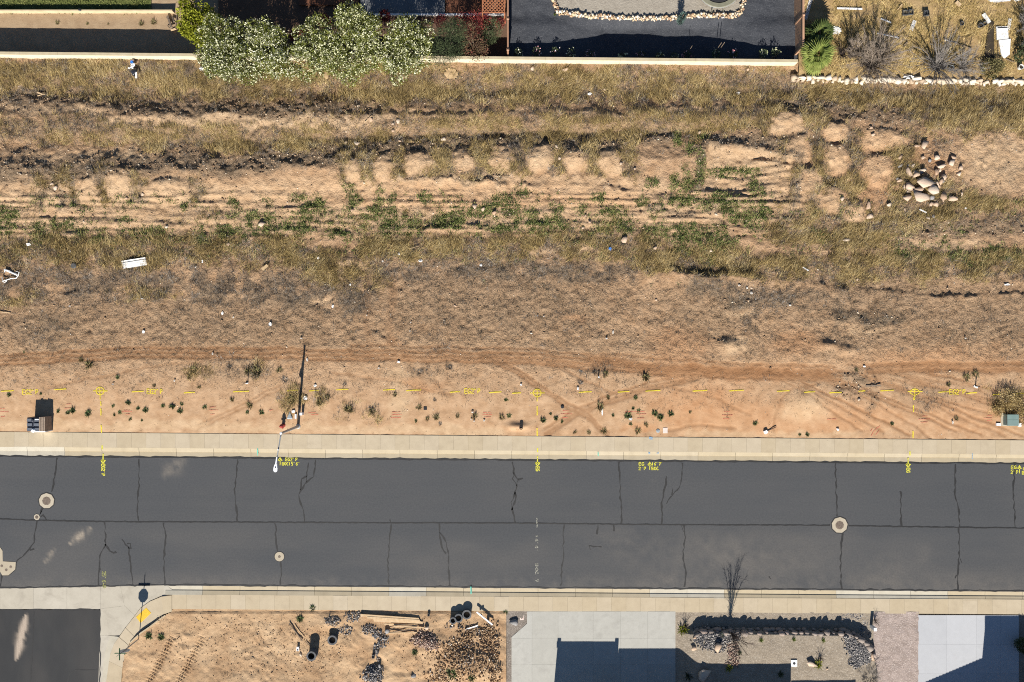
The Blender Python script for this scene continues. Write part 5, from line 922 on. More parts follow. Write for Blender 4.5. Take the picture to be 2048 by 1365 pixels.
# ================================================================ shrubs and trees behind the wall
def crown_points(lobes, n, r, inner=.35):
    w = np.array([a * b for (_, _, _, a, b) in lobes]) ; w = w / w.sum(); k = r.choice(len(lobes), n, p=w); L = np.array(lobes)[k]
    d = r.normal(size=(n, 3)); d /= np.linalg.norm(d, axis=1)[:, None]; rad = (1 - inner * r.random(n) ** 1.6) * (1 + .12 * r.normal(size=n))
    return L[:, :3] + d * rad[:, None] * np.stack([L[:, 3], L[:, 3], L[:, 4]], 1), d
def leaf_cards(C, D, Ls, Wd, r, up=.5, flat=.5):
    n = len(C); a = D + r.normal(size=(n, 3)) * flat; a[:, 2] += up; a /= np.linalg.norm(a, axis=1)[:, None]
    b = np.cross(a, r.normal(size=(n, 3))); b /= np.linalg.norm(b, axis=1)[:, None]; l = Ls * (.6 + .8 * r.random(n))[:, None]; w = Wd * (.6 + .8 * r.random(n))[:, None]
    V = np.stack([C, C + a * l * .5 + b * w * .5, C + a * l, C + a * l * .5 - b * w * .5], 1).reshape(-1, 3); return V, np.arange(4 * n).reshape(-1, 4)
def bush(name, label, cat, lobes, base, nleaf, leaf, lmat, seed, flowers=None, group=None, stems=5, up=.5, inner=.35, lump=0):
    r = np.random.default_rng(seed); root = empty(name, base, 0, label, cat, group); lb = [(x - base[0], y - base[1], z - base[2], a, b) for x, y, z, a, b in lobes]
    if lump:
        ex = []
        for x, y, z, a, b in lb:
            for _ in range(lump):
                d = r.normal(size=3); d[2] = abs(d[2]) * .8 - .1; d /= np.linalg.norm(d); q = .62 + .3 * r.random(); ex.append((x + d[0] * a * q, y + d[1] * a * q, z + d[2] * b * q, a * (.26 + .16 * r.random()), b * (.30 + .15 * r.random())))
        lb = [(x, y, z, a * .72, b * .72) for x, y, z, a, b in lb] + ex
    C, D = crown_points(lb, nleaf, r, inner)
    if lump: kp = (fbm(C[:, 0] * 1.5 + C[:, 2] * .9, C[:, 1] * 1.5 - C[:, 2] * .6, 2, seed) > .24); C, D = C[kp], D[kp]; nleaf = len(C)
    V, F = leaf_cards(C, D, leaf[0], leaf[1], r, up)
    obj('crown', mesh_from_arrays('crown', V, F, lmat, {'tint': np.repeat(r.random(nleaf), 4)}), root)
    if flowers:
        nf, fs, fm = flowers; C, D = crown_points(lb, nf, r, .12); keep = (D[:, 2] > -.35) & ((fbm(C[:, 0] * 1.5 + C[:, 2] * .9, C[:, 1] * 1.5 - C[:, 2] * .6, 2, seed) > .27) | (not lump)); C, D = C[keep], D[keep]
        cl = r.normal(size=(len(C), 3, 3)) * .05; C = (C[:, None] * 1.0 + D[:, None] * .05 + cl).reshape(-1, 3); D = np.repeat(D, 3, 0)
        V, F = leaf_cards(C, r.normal(size=D.shape), fs, fs, r, .1, 1.0); obj('blossom', mesh_from_arrays('blossom', V, F, fm, {'tint': np.repeat(r.random(len(C)), 4)}), root)['kind'] = 'stuff'
    t = MB()
    for i in range(stems):
        x, y, z, a, b = lb[i % len(lb)]; q = Vector((x + r.normal() * .2, y + r.normal() * .2, z)); p = Vector((r.normal() * .12, r.normal() * .12, -.1)); m = p.lerp(q, .5) + Vector((r.normal() * .1, r.normal() * .1, .1)); t.tube([p, m, q], [.06, .045, .02], 6)
    t.build('trunk', M_BARK, root); return root
M_BARK = var_mat('bark', (.12, .09, .065), (.2, .155, .115), 8, bump=.4)
M_OLE = leaf_mat('oleander_leaf', [(.1, (.045, .055, .010)), (.5, (.13, .15, .028)), (.9, (.29, .30, .07))], 1, .2); M_LIME = leaf_mat('lime_leaf', [(.1, (.08, .10, .008)), (.5, (.19, .21, .015)), (.9, (.34, .34, .04))], 1, .2)
M_BGRN = leaf_mat('bush_green', [(.1, (.025, .035, .015)), (.5, (.055, .075, .032)), (.9, (.11, .13, .06))], 1, .1); M_REDL = leaf_mat('reddish_leaf', [(.1, (.04, .02, .015)), (.5, (.10, .055, .035)), (.75, (.16, .13, .06)), (.95, (.3, .05, .06))], 1, .1)
M_REDF = leaf_mat('red_flower', [(.1, (.05, .012, .012)), (.6, (.16, .02, .022)), (.95, (.36, .08, .06))], 1); M_PETAL = leaf_mat('white_petal', [(.1, (.42, .44, .22)), (.5, (.64, .63, .40)), (.9, (.79, .77, .62))], 1, .15)
def lob(px, py, z, rpx, rz): x, y = W(px, py, z); return (x, y, z, rpx / 25 * (H - z) / H, rz)
bush('round_tree', 'round yellow green tree at the western end of the flowering shrubs', 'tree', [lob(395, 50, 1.9, 36, 1.35), lob(385, 30, 2.0, 26, 1.1), lob(405, 72, 1.7, 26, 1.1), lob(412, 40, 2.0, 28, 1.1)], (*W(397, 68), .1), 6500, (.17, .11), M_LIME, 1, stems=4, lump=5)
OLE = [([lob(455, 100, 1.9, 42, 1.3), lob(440, 62, 2.4, 32, 1.0), lob(480, 118, 1.5, 34, 1.1), lob(430, 118, 1.5, 26, 1.0), lob(490, 82, 2.1, 28, 1.1)], 'broad white flowered shrub beside the round yellow green tree'),
 ([lob(548, 95, 2.1, 34, 1.4), lob(535, 62, 2.5, 26, 1.0), lob(560, 125, 1.6, 26, 1.0), lob(520, 122, 1.5, 22, .9)], 'second white flowered shrub next to the broad one'),
 ([lob(618, 92, 2.1, 27, 1.5), lob(635, 50, 2.7, 18, .9), lob(612, 125, 1.5, 24, 1.0), lob(640, 120, 1.6, 20, 1.0)], 'narrow white flowered shrub with red blooms behind its top'),
 ([lob(705, 90, 2.3, 44, 1.5), lob(702, 30, 3.4, 22, 1.0), lob(738, 55, 3.0, 26, 1.0), lob(690, 130, 1.6, 28, 1.0), lob(740, 105, 2.1, 30, 1.2), lob(668, 110, 2.0, 20, 1.0)], 'tallest white flowered shrub reaching up over the patio shade'),
 ([lob(815, 95, 2.2, 40, 1.4), lob(815, 52, 2.9, 30, .9), lob(800, 132, 1.6, 24, 1.0), lob(840, 70, 2.6, 24, 1.0), lob(785, 105, 2.0, 24, 1.1)], 'easternmost white flowered shrub beside the plain green bush')]
for i, (lb, lab) in enumerate(OLE):
    k_ = (H - 1.3) / H; lb = [(x * k_, y * k_ - .25, z + 1.3, a * 1.2, b * 1.15) for x, y, z, a, b in lb]; cx = np.mean([l[0] for l in lb]); cy = np.mean([l[1] for l in lb]); ar = sum(l[3] ** 2 for l in lb)
    bush('flowering_shrub', lab, 'shrub', lb, (cx, max(cy, 22.9), .1), int(1500 * ar), (.19, .055), M_OLE, 20 + i, (int(310 * ar), .09, M_PETAL), 'white flowered shrubs along the wall', 7, lump=9)
for i, (x, y, rp, z) in enumerate([(647, 42, 12, 2.0), (590, 72, 9, 1.6), (770, 32, 9, 2.0), (610, 66, 8, 1.6)]):
    X, Y = W(x, y, z); bush('red_flower_bush', ['large clump of red flowers between the narrow and tallest white shrubs', 'dim red flower clump between two white shrubs near the patio', 'small red flower clump beside the tallest white shrub top', 'rusty little bush behind the second white shrub'][i], 'flower bush', [(X, Y, z, rp / 25, .5)], (X, Y, .1), 700, (.10, .08), M_REDF, 40 + i, None, None, 2)
bush('green_bush', 'feathery plain green bush east of the white flowered shrubs', 'bush', [lob(900, 85, 2.4, 34, 1.5), lob(885, 108, 2.0, 24, 1.0), lob(910, 60, 2.7, 22, 1.0)], (*W(900, 90), .1), 7500, (.13, .03), M_BGRN, 50)
bush('reddish_bush', 'dull reddish bush leaning on the wall beside the feathery green bush', 'bush', [lob(948, 95, 1.5, 26, 1.1), lob(938, 62, 1.7, 18, .9), lob(960, 105, 1.3, 18, .9)], (*W(948, 96), .1), 3200, (.11, .05), M_REDL, 51, inner=.6)
bush('red_shrub', 'dark crimson shrub in the shade behind the reddish bush', 'bush', [lob(948, 48, 1.3, 24, .8), lob(925, 40, 1.3, 14, .6), lob(968, 40, 1.1, 14, .6), lob(880, 42, 1.0, 12, .6), lob(1000, 46, .9, 10, .6)], (*W(945, 55), .1), 3200, (.1, .06), M_REDF, 53, inner=.6)
bush('green_bush', 'compact green bush in the corner by the narrow brown fence', 'bush', [lob(983, 60, 1.1, 20, .8), lob(978, 76, .9, 14, .6)], (*W(984, 64), .1), 2600, (.11, .03), M_BGRN, 52)
# bushes outside the near yards
bush('green_bush', 'dark round green bush cut by the edge beside the pale driveway', 'bush', [lob(2047, 1292, .8, 13, .6)], (*W(2047, 1290), .07), 1500, (.12, .06), M_BGRN, 54)
bush('golden_shrub', 'golden dry shrub growing behind the green transformer box', 'shrub', [lob(2012, 800, .5, 22, .5), lob(2030, 812, .4, 18, .4), lob(1996, 822, .35, 10, .35), lob(2045, 835, .4, 14, .4)], (*W(2015, 805), .1), 3800, (.16, .03), M_GOLD, 55, up=.9, inner=.6)
bush('olive_shrub', 'low olive shrub below the white panels in the straw yard', 'shrub', [lob(1980, 138, .95, 18, .35), lob(1995, 132, .95, 12, .3)], (*W(1982, 136), .6), 1700, (.14, .05), M_OLIVE, 56, up=.6)
bush('green_bush', 'deep green bush at the eastern edge of the straw yard', 'bush', [lob(2044, 112, 1.2, 10, .7), lob(2052, 95, 1.3, 12, .7)], (*W(2050, 105), .6), 1300, (.12, .07), M_BGRN, 57)

def twiggy(name, label, cat, base, nst, hgt, spr, mat, seed, sub=3, r0=.05, group=None, curve=.3, twl=.35, ntw=5):
    """bare shrub: curved stems with side twigs"""
    r = np.random.default_rng(seed); root = empty(name, base, 0, label, cat, group); m = MB(); tw = MB()
    for i in range(nst):
        a = 6.283 * (i + r.random()) / nst; tl = spr * (.35 + .65 * r.random()); pts = []; k = 5; hh = hgt * (.65 + .35 * r.random()); bow = curve * r.normal()
        for j in range(k + 1):
            t = j / k; rad = tl * t ** 1.25; aa = a + bow * t; pts.append(Vector((rad * math.cos(aa), rad * math.sin(aa), -.05 + hh * (1 - (1 - t) ** 1.5))))
        m.tube(pts, [r0 * (1 - .8 * j / k) for j in range(k + 1)], 4)
        for j in range(1, k + 1):
            for _ in range(ntw):
                p = pts[j - 1].lerp(pts[j], r.random()); d = (pts[j] - pts[j - 1]).normalized(); q = p + (d + Vector(r.normal(size=3)) * .5).normalized() * twl * (.4 + .8 * r.random()); q.z = max(q.z, .03); tw.tube([p, q], [r0 * .28, r0 * .1], 3, False)
    m.build('stem', mat, root); tag(tw.build('twig', mat, root), kind='stuff'); return root
M_TWIG = var_mat('dead_twig', (.16, .125, .095), (.27, .22, .175), 4); M_TWIG2 = var_mat('grey_twig', (.12, .105, .095), (.22, .20, .18), 4); M_TWIGD = var_mat('dark_twig', (.045, .032, .028), (.08, .06, .05), 4)
twiggy('dead_shrub', 'wide feathery dead brown shrub east of the fan palms', 'shrub', (*W(1738, 134, .6), .6), 60, 2.1, 3.0, M_TWIG, 61, ntw=12, twl=.5, r0=.035, group='dead shrubs above the stone wall')
twiggy('dead_shrub', 'dead grey shrub with stiff fanned branches above the stone wall', 'shrub', (*W(1868, 138, .6), .6), 46, 2.2, 3.0, M_TWIG2, 62, ntw=10, twl=.4, r0=.035, group='dead shrubs above the stone wall')
twiggy('dead_shrub', 'tangled dead shrub left of the white panels', 'shrub', (*W(1922, 138, .6), .6), 26, 1.1, 1.7, M_TWIG2, 63, ntw=8, twl=.4, r0=.03, group='dead shrubs above the stone wall')
twiggy('dead_shrub', 'small dark bare shrub between the palm and the wide dead shrub', 'shrub', (*W(1682, 112, .6), .6), 18, .9, .9, M_TWIGD, 64, r0=.03, group='dead shrubs above the stone wall')
twiggy('dead_shrub', 'dark grey bare shrub at the eastern edge of the straw yard', 'shrub', (*W(2050, 62, .6), .6), 46, 1.7, 1.9, M_TWIG2, 65, ntw=9, r0=.035, group='dead shrubs above the stone wall')
for sx, sy, hh, sp, sd in [(1698, 70, 2.0, 1.1, 68), (1752, 80, 2.2, 1.2, 69)]:  # saplings added to cast streaks of shade on the straw
    twiggy('added_sapling', f'tall thin bare sapling throwing streaky shade over the straw {"near the palm" if sx < 1720 else "past the wide dead shrub"}', 'sapling', (*W(sx, sy + 45, .6), .6), 18, hh * 1.15, sp, M_TWIG, sd, ntw=18, r0=.035)
twiggy('bare_shrub', 'grey twiggy shrub at the lower edge beside the pinkish gravel', 'shrub', (*W(1738, 1352, .5), .1), 34, .8, 1.15, M_TWIG2, 66, ntw=9, r0=.02)
tr = twiggy('bare_tree', 'young bare tree behind the boulder wall casting its shadow on the street', 'tree', (*W(1462, 1266, .72), .72), 13, 3.3, 1.05, M_TWIGD, 67, ntw=10, r0=.028, curve=.2, twl=.42)
tr.children[0].name = 'trunk'

# fan palms
def frond_mesh(seed, R_, mat):
    r = np.random.default_rng(seed); V = []; F = []; n_ = 17; pet = .5
    V += [(0, -.02, 0), (0, .02, 0), (pet, .018, .06), (pet, -.018, .06)]; F.append((0, 1, 2, 3))
    for i in range(n_):
        a = (i - (n_ - 1) / 2) / (n_ - 1) * 2.9; L = R_ * (1 - .25 * abs(a) / 1.25) * (.92 + .16 * r.random()); w = .085; c, s = math.cos(a), math.sin(a); b = len(V)
        dr = -.22 - .15 * r.random(); z0 = .06
        V += [(pet, 0, z0), (pet + c * L * .6 - s * w, s * L * .6 + c * w, z0 + .03), (pet + c * L * .62, s * L * .62, z0 + .07), (pet + c * L * .6 + s * w, s * L * .6 - c * w, z0 + .03), (pet + c * L, s * L, z0 + dr)]
        F += [(b, b + 2, b + 1), (b, b + 3, b + 2), (b + 1, b + 2, b + 4), (b + 2, b + 3, b + 4)]
    return mesh_from_arrays('frond', np.array(V), F, mat, {'tint': r.random(len(V))})
M_PALM = leaf_mat('palm_leaf', [(.1, (.07, .10, .02)), (.5, (.17, .205, .045)), (.9, (.34, .34, .11))], .8, .25); M_PALM_SHADE = leaf_mat('palm_leaf_shaded', [(.1, (.025, .04, .012)), (.5, (.06, .085, .022)), (.9, (.15, .17, .04))], .8, .2)  # second leaf colour is a darkened copy, with the rear palm's shade put in
def palm(px, py, h, nf, R_, mat, label, seed):
    r = random.Random(seed); X, Y = W(px, py, h); root = empty('fan_palm', (X, Y, .55), 0, label, 'palm tree', 'fan palms beside the fence'); h -= .55
    MB().tube([(0, 0, -.1), (0, .02, h * .5), (0, 0, h)], [.2, .17, .15], 10).build('trunk', M_BARK, root); FM = [frond_mesh(seed * 10 + k, R_, mat) for k in range(4)]
    MB().lathe([(.05, h - .1), (.12, h), (.06, h + .12), (.01, h + .18)], 8).build('heart', M_TWIG, root)
    for i in range(nf):
        t = i / nf; a = i * 2.4; el = (1.25 - 1.5 * t); obj('frond', FM[i % 4], root, (0, 0, h + .1 - .15 * t), (r.uniform(-.25, .25), -el, a), r.uniform(.85, 1.1))
palm(1631, 113, 1.9, 17, 1.02, M_PALM, 'bright fan palm beside the end of the block wall', 3); palm(1634, 72, 1.5, 16, .9, M_PALM_SHADE, 'darker fan palm standing in shade behind the bright one', 4)

# roses in the wall shadow and other small yard plants
M_ROSE = leaf_mat('rose_petal', [(.1, (.45, .12, .14)), (.5, (.65, .35, .36)), (.9, (.8, .75, .75))], 3)
for i, (x, y, wht, lab) in enumerate([(1036, 110, 1, 'westernmost rose bush by the narrow brown fence'), (1073, 106, 0, 'pink rose bush second from the narrow brown fence'), (1110, 106, 0, 'small dim rose bush third from the narrow brown fence'), (1143, 108, 1, 'leafy rose bush with one pale bloom'), (1180, 109, 0, 'wide dull pink rose bush'), (1246, 110, 1, 'pale rose bush west of the wall middle'), (1284, 107, 0, 'large rose bush with faded pink blooms'), (1320, 110, 1, 'low rose bush near the middle of the wall'), (1350, 112, 1, 'small cream rose bush'), (1376, 106, 0, 'rose bush with one bright white bloom'), (1433, 106, 1, 'rose bush with three bright white blooms'), (1467, 108, 0, 'reddish pink rose bush'), (1523, 111, 1, 'pale rose bush near the wider tan fence'), (1548, 109, 1, 'easternmost faded rose bush')]):
    X, Y = W(x, y, .5); z0 = float(yardB.at(X, Y)); bush('rose_bush', lab + ' in the wall shadow', 'rose bush', [(X, Y, z0 + .5, .30, .3)], (X, Y, z0), 170, (.10, .06), M_BGRN, 80 + i, (12 if not wht else 11, .12, M_PETAL if wht else M_ROSE), 'rose bushes along the block wall', 2)
X, Y = W(1363, 38, .9); M_AGV = leaf_mat('blue_agave', [(.1, (.04, .07, .06)), (.5, (.10, .15, .13)), (.9, (.22, .28, .25))], 1)
yu = empty('columnar_shrub', (X, Y, .15), 0, 'slim blue green columnar shrub on the stone border', 'shrub'); r = np.random.default_rng(9); nb = 700; hgt_ = r.random(nb) * 1.5
az = r.random(nb) * 6.28; V, F = blades(np.stack([np.cos(az), np.sin(az)], 1) * (.08 + .08 * r.random((nb, 1))), hgt_, az, r.uniform(.2, 1.1, nb), .16 + .1 * r.random(nb), np.full(nb, .05), .3, r)
obj('crown', mesh_from_arrays('crown', V, F, M_AGV, {'tint': np.repeat(r.random(nb), 5)}), yu); MB().tube([(0, 0, -.05), (0, 0, 1.5)], [.08, .03], 8).build('trunk', M_BARK, yu)
AG = [weed_mesh('spiky_plant', 240 + i, M_LIME if i else M_BGRN, .36, .42, 90, .05) for i in range(3)]
M_FGR = leaf_mat('fresh_green', [(.1, (.05, .08, .012)), (.5, (.12, .17, .02)), (.9, (.25, .30, .06))], 1, .2); AG.append(weed_mesh('green_tuft', 250, M_FGR, .26, .42, 90, .035))
for nm, x, y, rp, k, lab, ct in [('green_tuft', 1523, 1282, 6.5, 3, 'westernmost of the bright green tufts below the boulder wall', 'grass tuft'), ('green_tuft', 1588.5, 1281, 6, 3, 'middle bright green tuft below the boulder wall', 'grass tuft'), ('green_tuft', 1647.5, 1283, 6, 3, 'bright green tuft nearest the eastern cobble bed', 'grass tuft'), ('spiky_plant', 1367, 1261, 12, 1, 'spiky green shrub beside the driveway and the end of the boulder wall', 'plant'), ('spiky_plant', 1458, 1338, 8, 1, 'small yellow green plant in the house shadow', 'plant'), ('spiky_plant', 1637, 1330, 10, 2, 'sprawling thin plant beside the long tan boulder', 'plant'), ('spiky_plant', 1480, 1307, 5, 0, 'small dark green plant east of the cobble bed', 'plant'), ('spiky_plant', 1378, 1354, 9, 0, 'dark plant in the house shadow by the driveway', 'plant'), ('spiky_plant', 1444, 1272, 6, 0, 'green plant in the dark cobbles', 'plant'), ('green_tuft', 1110, 29, 4, 3, 'green tuft at the western corner of the stone border', 'grass tuft'), ('green_tuft', 1480, 29, 3, 3, 'green tuft at the eastern corner of the stone border', 'grass tuft'), ('spiky_plant', 1562, 1350, 7, 0, 'dark plant in the deep shadow below the valve box', 'plant')]:
    zb = float(yardE.at(*W(x, y, .7))) if y > 600 else .2; X, Y = W(x, y, zb + .15); tag(obj(nm, AG[k], None, (X, Y, zb), wr.uniform(0, 6), rp / 25 / .34), lab, ct)
for x, y, lab in [(1370, 1250, 'bare dark purple shrub beside the spiky green shrub'), (1640, 1316, 'thin bare dark stems beside the long tan boulder'), (1749, 1240, 'small rusty bare shrub beside the pale gravel post')]:  # first entry draws the spiky shrub's twiggy shadow as dark stems
    zb = float(yardE.at(*W(x, y))) if x < 1745 else .08; twiggy('bare_shrub', lab, 'shrub', (*W(x, y, zb), zb), 12, .55, .42, M_TWIGD, int(x), r0=.015, twl=.15)
for x, y, rp, lab in [(108, 41, 6, 'small weed in the middle of the dirt terrace'), (277, 43, 7, 'grey green weed east on the dirt terrace'), (302, 40, 8, 'larger green weed near the cut branches'), (168, 43, 4, 'tiny weed on the dirt terrace'), (210, 43, 3, 'faint weed on the dirt terrace')]:
    X, Y = W(x, y, .1); tag(obj('dry_weed', DW[0], None, (X, Y, ZA), x, rp / 25 / .34), lab, 'weed', 'weeds on the dirt terrace')
# ================================================================ rocks and rubble
n = NT('field_rock'); oi = n.n('ObjectInfo').outputs['Random']; f = n.noise(4, 5, .65, vec=n.obj())
n.base(n.mix(n.math('MULTIPLY', f, .55), n.ramp(oi, [(0, (.38, .25, .16)), (.5, (.49, .37, .27)), (1, (.57, .48, .38))]), (.30, .21, .15))); n.bump(n.noise(10, 4), .5, .04); M_ROCK = n.m
n = NT('grey_rock'); f = n.noise(5, 5, .65, vec=n.obj()); n.base(n.ramp(f, [(.3, (.16, .155, .155)), (.7, (.30, .285, .27))])); n.bump(n.noise(12, 4), .5, .03); M_GROCK = n.m
RM = [rock_mesh('rock', 300 + i, M_ROCK, 3) for i in range(7)]; GM = [rock_mesh('rock', 310 + i, M_GROCK, 3) for i in range(4)]
rkr = random.Random(21)
def rock(x, y, rx, ry, hf, label, grey=False, k=None, a=0, hz=None, sink=.25, grp=None, dz=0):
    rx, ry = rx / 25, ry / 25; hz = hz or .8 * min(rx, ry); X, Y = W(x, y, .45)
    o = obj('boulder' if max(rx, ry) > .33 else 'rock', (GM if grey else RM)[(k if k is not None else int(x * 7 + y)) % (4 if grey else 7)], None, (X, Y, float(hf.at(X, Y)) + hz * (1 - sink) + dz), (rkr.uniform(-.3, .3), rkr.uniform(-.3, .3), R(a)), (rx, ry, hz)); return tag(o, label, 'rock', grp)
HEAP = [(1832, 397, 17, 12, 'biggest pale boulder at the lower side of the boulder heap'), (1809, 398, 9, 6, 'bright small boulder at the southwest foot of the heap'), (1840, 371, 22, 10, 'broad flat cracked slab across the middle of the heap'), (1812, 377, 9, 9, 'tan boulder at the west side of the heap'), (1828, 383, 10, 6, 'long orange tinged boulder wedged between slab and biggest boulder'), (1857, 383, 11, 9, 'rounded grey tan boulder at the east side of the heap'), (1824, 353, 7, 5, 'small boulder at the top left of the heap'), (1838, 344, 7, 5, 'grey boulder at the very top of the heap'), (1881, 357, 6, 6, 'small pale boulder northeast of the heap'), (1875, 367, 5, 6, 'upright pale stone east of the flat slab'), (1867, 371, 5, 5, 'small grey stone beside the upright pale stone'), (1881, 394, 7, 9, 'tall tan stone standing apart east of the heap'), (1901, 399, 9, 5, 'flat pale stone farthest east of the heap'), (1866, 410, 6, 5, 'small pale stone south east of the biggest boulder'), (1878, 335, 10, 4.5, 'flat tongue shaped stone north of the heap'), (1903, 317, 7, 5, 'pale blocky boulder on top of the northeastern pair'), (1899, 328, 8, 6, 'pale blocky boulder at the foot of the northeastern pair'), (1812, 345, 6, 10, 'grey weathered stone northwest of the heap')]
for i, (x, y, a, b, lab) in enumerate(HEAP): rock(x, y, a * 1.08, b * 1.1, LOT, lab, False, i, (i * 37) % 60 - 30, .45 * min(a, b) / 25 + .12, .2, 'boulders dumped in a heap', .12 if i < 6 else 0)
rock(1844, 293, 8, 9, LOT, 'lone white boulder north of the boulder heap', k=2); rock(1735, 412, 5, 9, LOT, 'tall tan rock half buried in the brown clods west of the heap'); rock(1738, 433, 8, 6, LOT, 'pale rock on the sand southwest of the heap'); rock(1776, 410, 6, 5, LOT, 'orange rock between the tan rock and the heap')
rock(1740, 273, 4.5, 4, LOT, 'light rock on a dirt lobe below the stone wall'); rock(1738, 258, 4, 3, LOT, 'small grey rock above the light rock on the dirt lobe'); rock(1692, 480, 9, 4, LOT, 'flat pale slab rock under a dark weed'); rock(1680, 400, 4, 5, LOT, 'small white rock beside a brown dirt lobe')
for x, y, a, b in [(798, 246, 5, 7), (787, 251, 4, 3), (787, 263, 4, 4), (744, 243, 5, 6), (800, 283, 5, 3), (887, 279, 7, 5), (716, 289, 7, 4), (692, 287, 5, 5), (921, 345, 6, 3), (1112, 297, 4, 5), (1118, 320, 4, 4), (1240, 331, 5, 4), (1268, 340, 3, 3), (1236, 152, 3, 4), (1210, 178, 4, 3), (1398, 266, 4, 5), (1470, 250, 3, 2), (1065, 137, 5, 6), (950, 414, 6, 7), (966, 420, 5, 6), (988, 427, 6, 6), (1019, 430, 3, 3), (1170, 433, 3, 4), (1179, 445, 4, 4), (1166, 457, 4, 3), (1248, 480, 8, 9), (1309, 497, 5, 5), (1419, 503, 4, 4), (705, 422, 4, 4), (525, 450, 10, 6), (572, 473, 3, 7), (335, 455, 5, 4), (116, 378, 6, 7), (110, 370, 5, 4), (288, 390, 4, 4), (255, 398, 4, 3), (458, 490, 5, 5), (1495, 140, 4, 4), (1130, 140, 8, 5), (1430, 430, 4, 3), (1500, 577, 4, 3), (1312, 600, 3, 3), (1476, 572, 4, 3), (1712, 560, 3, 3), (1606, 540, 5, 3), (910, 612, 4, 3), (1720, 800, 4, 4)]:
    rock(x, y, a * .85, b * .85, LOT, place_label('pale tan rock', x, y), grp='rocks scattered over the vacant lot')
rr2 = random.Random(8)
for i in range(34):
    t = rr2.uniform(0, 6.28); q = rr2.uniform(.45, 1.7); x, y = 1852 + 46 * q * math.cos(t), 362 + 44 * q * math.sin(t); rock(x, y, rr2.uniform(2.5, 7), rr2.uniform(2.5, 5.5), LOT, place_label('small tan broken stone', x, y), i % 4 == 0, i, rr2.uniform(0, 90), None, .25, 'small stones strewn round the boulder heap')
rock(1250, 478, 1.5, 1.5, LOT, 'tiny stone chip beside the pale pointed rock')
# cobble and rubble heaps
n = NT('cobble'); t = n.attr('tint'); n.base(n.ramp(t, [(0, (.055, .057, .065)), (.4, (.12, .115, .115)), (.7, (.21, .195, .185)), (.93, (.34, .31, .28)), (1, (.62, .58, .52))])); n.bump(n.noise(20, 3), .3, .02); M_COB = n.m
n = NT('red_rubble'); t = n.attr('tint'); n.base(n.ramp(t, [(0, (.12, .075, .06)), (.5, (.22, .145, .115)), (.85, (.34, .25, .19)), (1, (.55, .48, .4))])); M_RUB = n.m
n = NT('tan_rubble'); t = n.attr('tint'); n.base(n.ramp(t, [(0, (.14, .08, .045)), (.5, (.29, .185, .10)), (.9, (.40, .28, .17)), (1, (.58, .5, .4))])); M_TRUB = n.m
def heap(name, label, hf, ells, N, s0, s1, mat, hgt=0.0, seed=1, sub=0, pw=1.5):
    r = np.random.default_rng(seed); pts = []; zs = []; ss = []; w = np.array([e[2] * e[3] for e in ells]); w = w / w.sum()
    for k in r.choice(len(ells), N, p=w):
        cx, cy, rx, ry = ells[k][:4]; a = r.random() * 6.283; d = math.sqrt(r.random()) * (1 + .15 * r.normal()); x, y = W(cx + rx * d * math.cos(a), cy + ry * d * math.sin(a), .3)
        s = s0 + (s1 - s0) * r.random() ** pw; pts.append((x, y)); ss.append(s); zs.append(float(hf.at(x, y)) + s * .4 + hgt * max(0, 1 - d * d) * r.random() ** .5)
    return tag(obj(name, rocks_mesh(name, pts, np.array(ss), np.array(zs), mat, seed, sub=sub)), label, kind='stuff')
heap('cobble_pile', 'heap of grey cobbles at the lower edge of the building lot', lotD, [(745, 1352, 20, 18), (752, 1340, 14, 10)], 560, .04, .10, M_COB, .14, 2, 1)
heap('cobble_pile', 'band of grey cobbles bending between the lumber and the short pipe', lotD, [(737, 1260, 13, 10), (752, 1268, 12, 8), (762, 1276, 14, 9), (764, 1288, 12, 9), (752, 1302, 6, 14), (755, 1320, 4, 8)], 460, .03, .09, M_COB, .10, 3, 1)
heap('cobble_scatter', 'scatter of small grey stones between the sidewalk and the lumber', lotD, [(703, 1236, 16, 12), (690, 1262, 16, 10), (716, 1230, 12, 6), (665, 1243, 14, 10)], 420, .025, .07, M_COB, .05, 4)
heap('rubble_heap', 'reddish brown rubble heap below the lumber', lotD, [(847, 1280, 24, 16), (862, 1288, 18, 12)], 620, .03, .10, M_RUB, .15, 5)
heap('rubble_heap', 'large tan and grey rubble heap beside the grey gravel strip', lotD, [(940, 1320, 48, 40), (925, 1300, 26, 40), (975, 1300, 24, 50), (890, 1345, 40, 26), (930, 1275, 20, 30), (985, 1280, 16, 40), (900, 1300, 30, 20), (880, 1355, 30, 14), (990, 1345, 14, 40), (960, 1265, 34, 14), (870, 1310, 24, 12)], 2300, .015, .10, M_TRUB, .12, 6)
heap('rubble_scatter', 'grey and white stones strewn around the black pipes', lotD, [(935, 1300, 12, 30), (930, 1320, 18, 14), (905, 1252, 20, 8), (960, 1262, 30, 10)], 170, .03, .10, M_COB, .08, 7)
heap('stone_scatter', 'loose stones and clods over the building lot', lotD, [(600, 1300, 120, 60), (500, 1300, 200, 60), (850, 1300, 80, 60), (430, 1240, 90, 12)], 1800, .012, .055, M_TRUB, 0, 8)
heap('cobble_bed', 'bed of dark cobbles at the western end of the boulder wall', yardE, [(1412, 1275, 26, 19), (1440, 1268, 30, 14), (1430, 1285, 22, 14), (1462, 1268, 20, 10), (1395, 1270, 10, 16)], 1500, .03, .085, M_COB, .04, 9)
heap('cobble_bed', 'narrow strip of reddish cobbles running down from the dark cobble bed', yardE, [(1462, 1290, 12, 12), (1464, 1305, 12, 14), (1462, 1322, 16, 8)], 420, .03, .075, M_RUB, .03, 10)
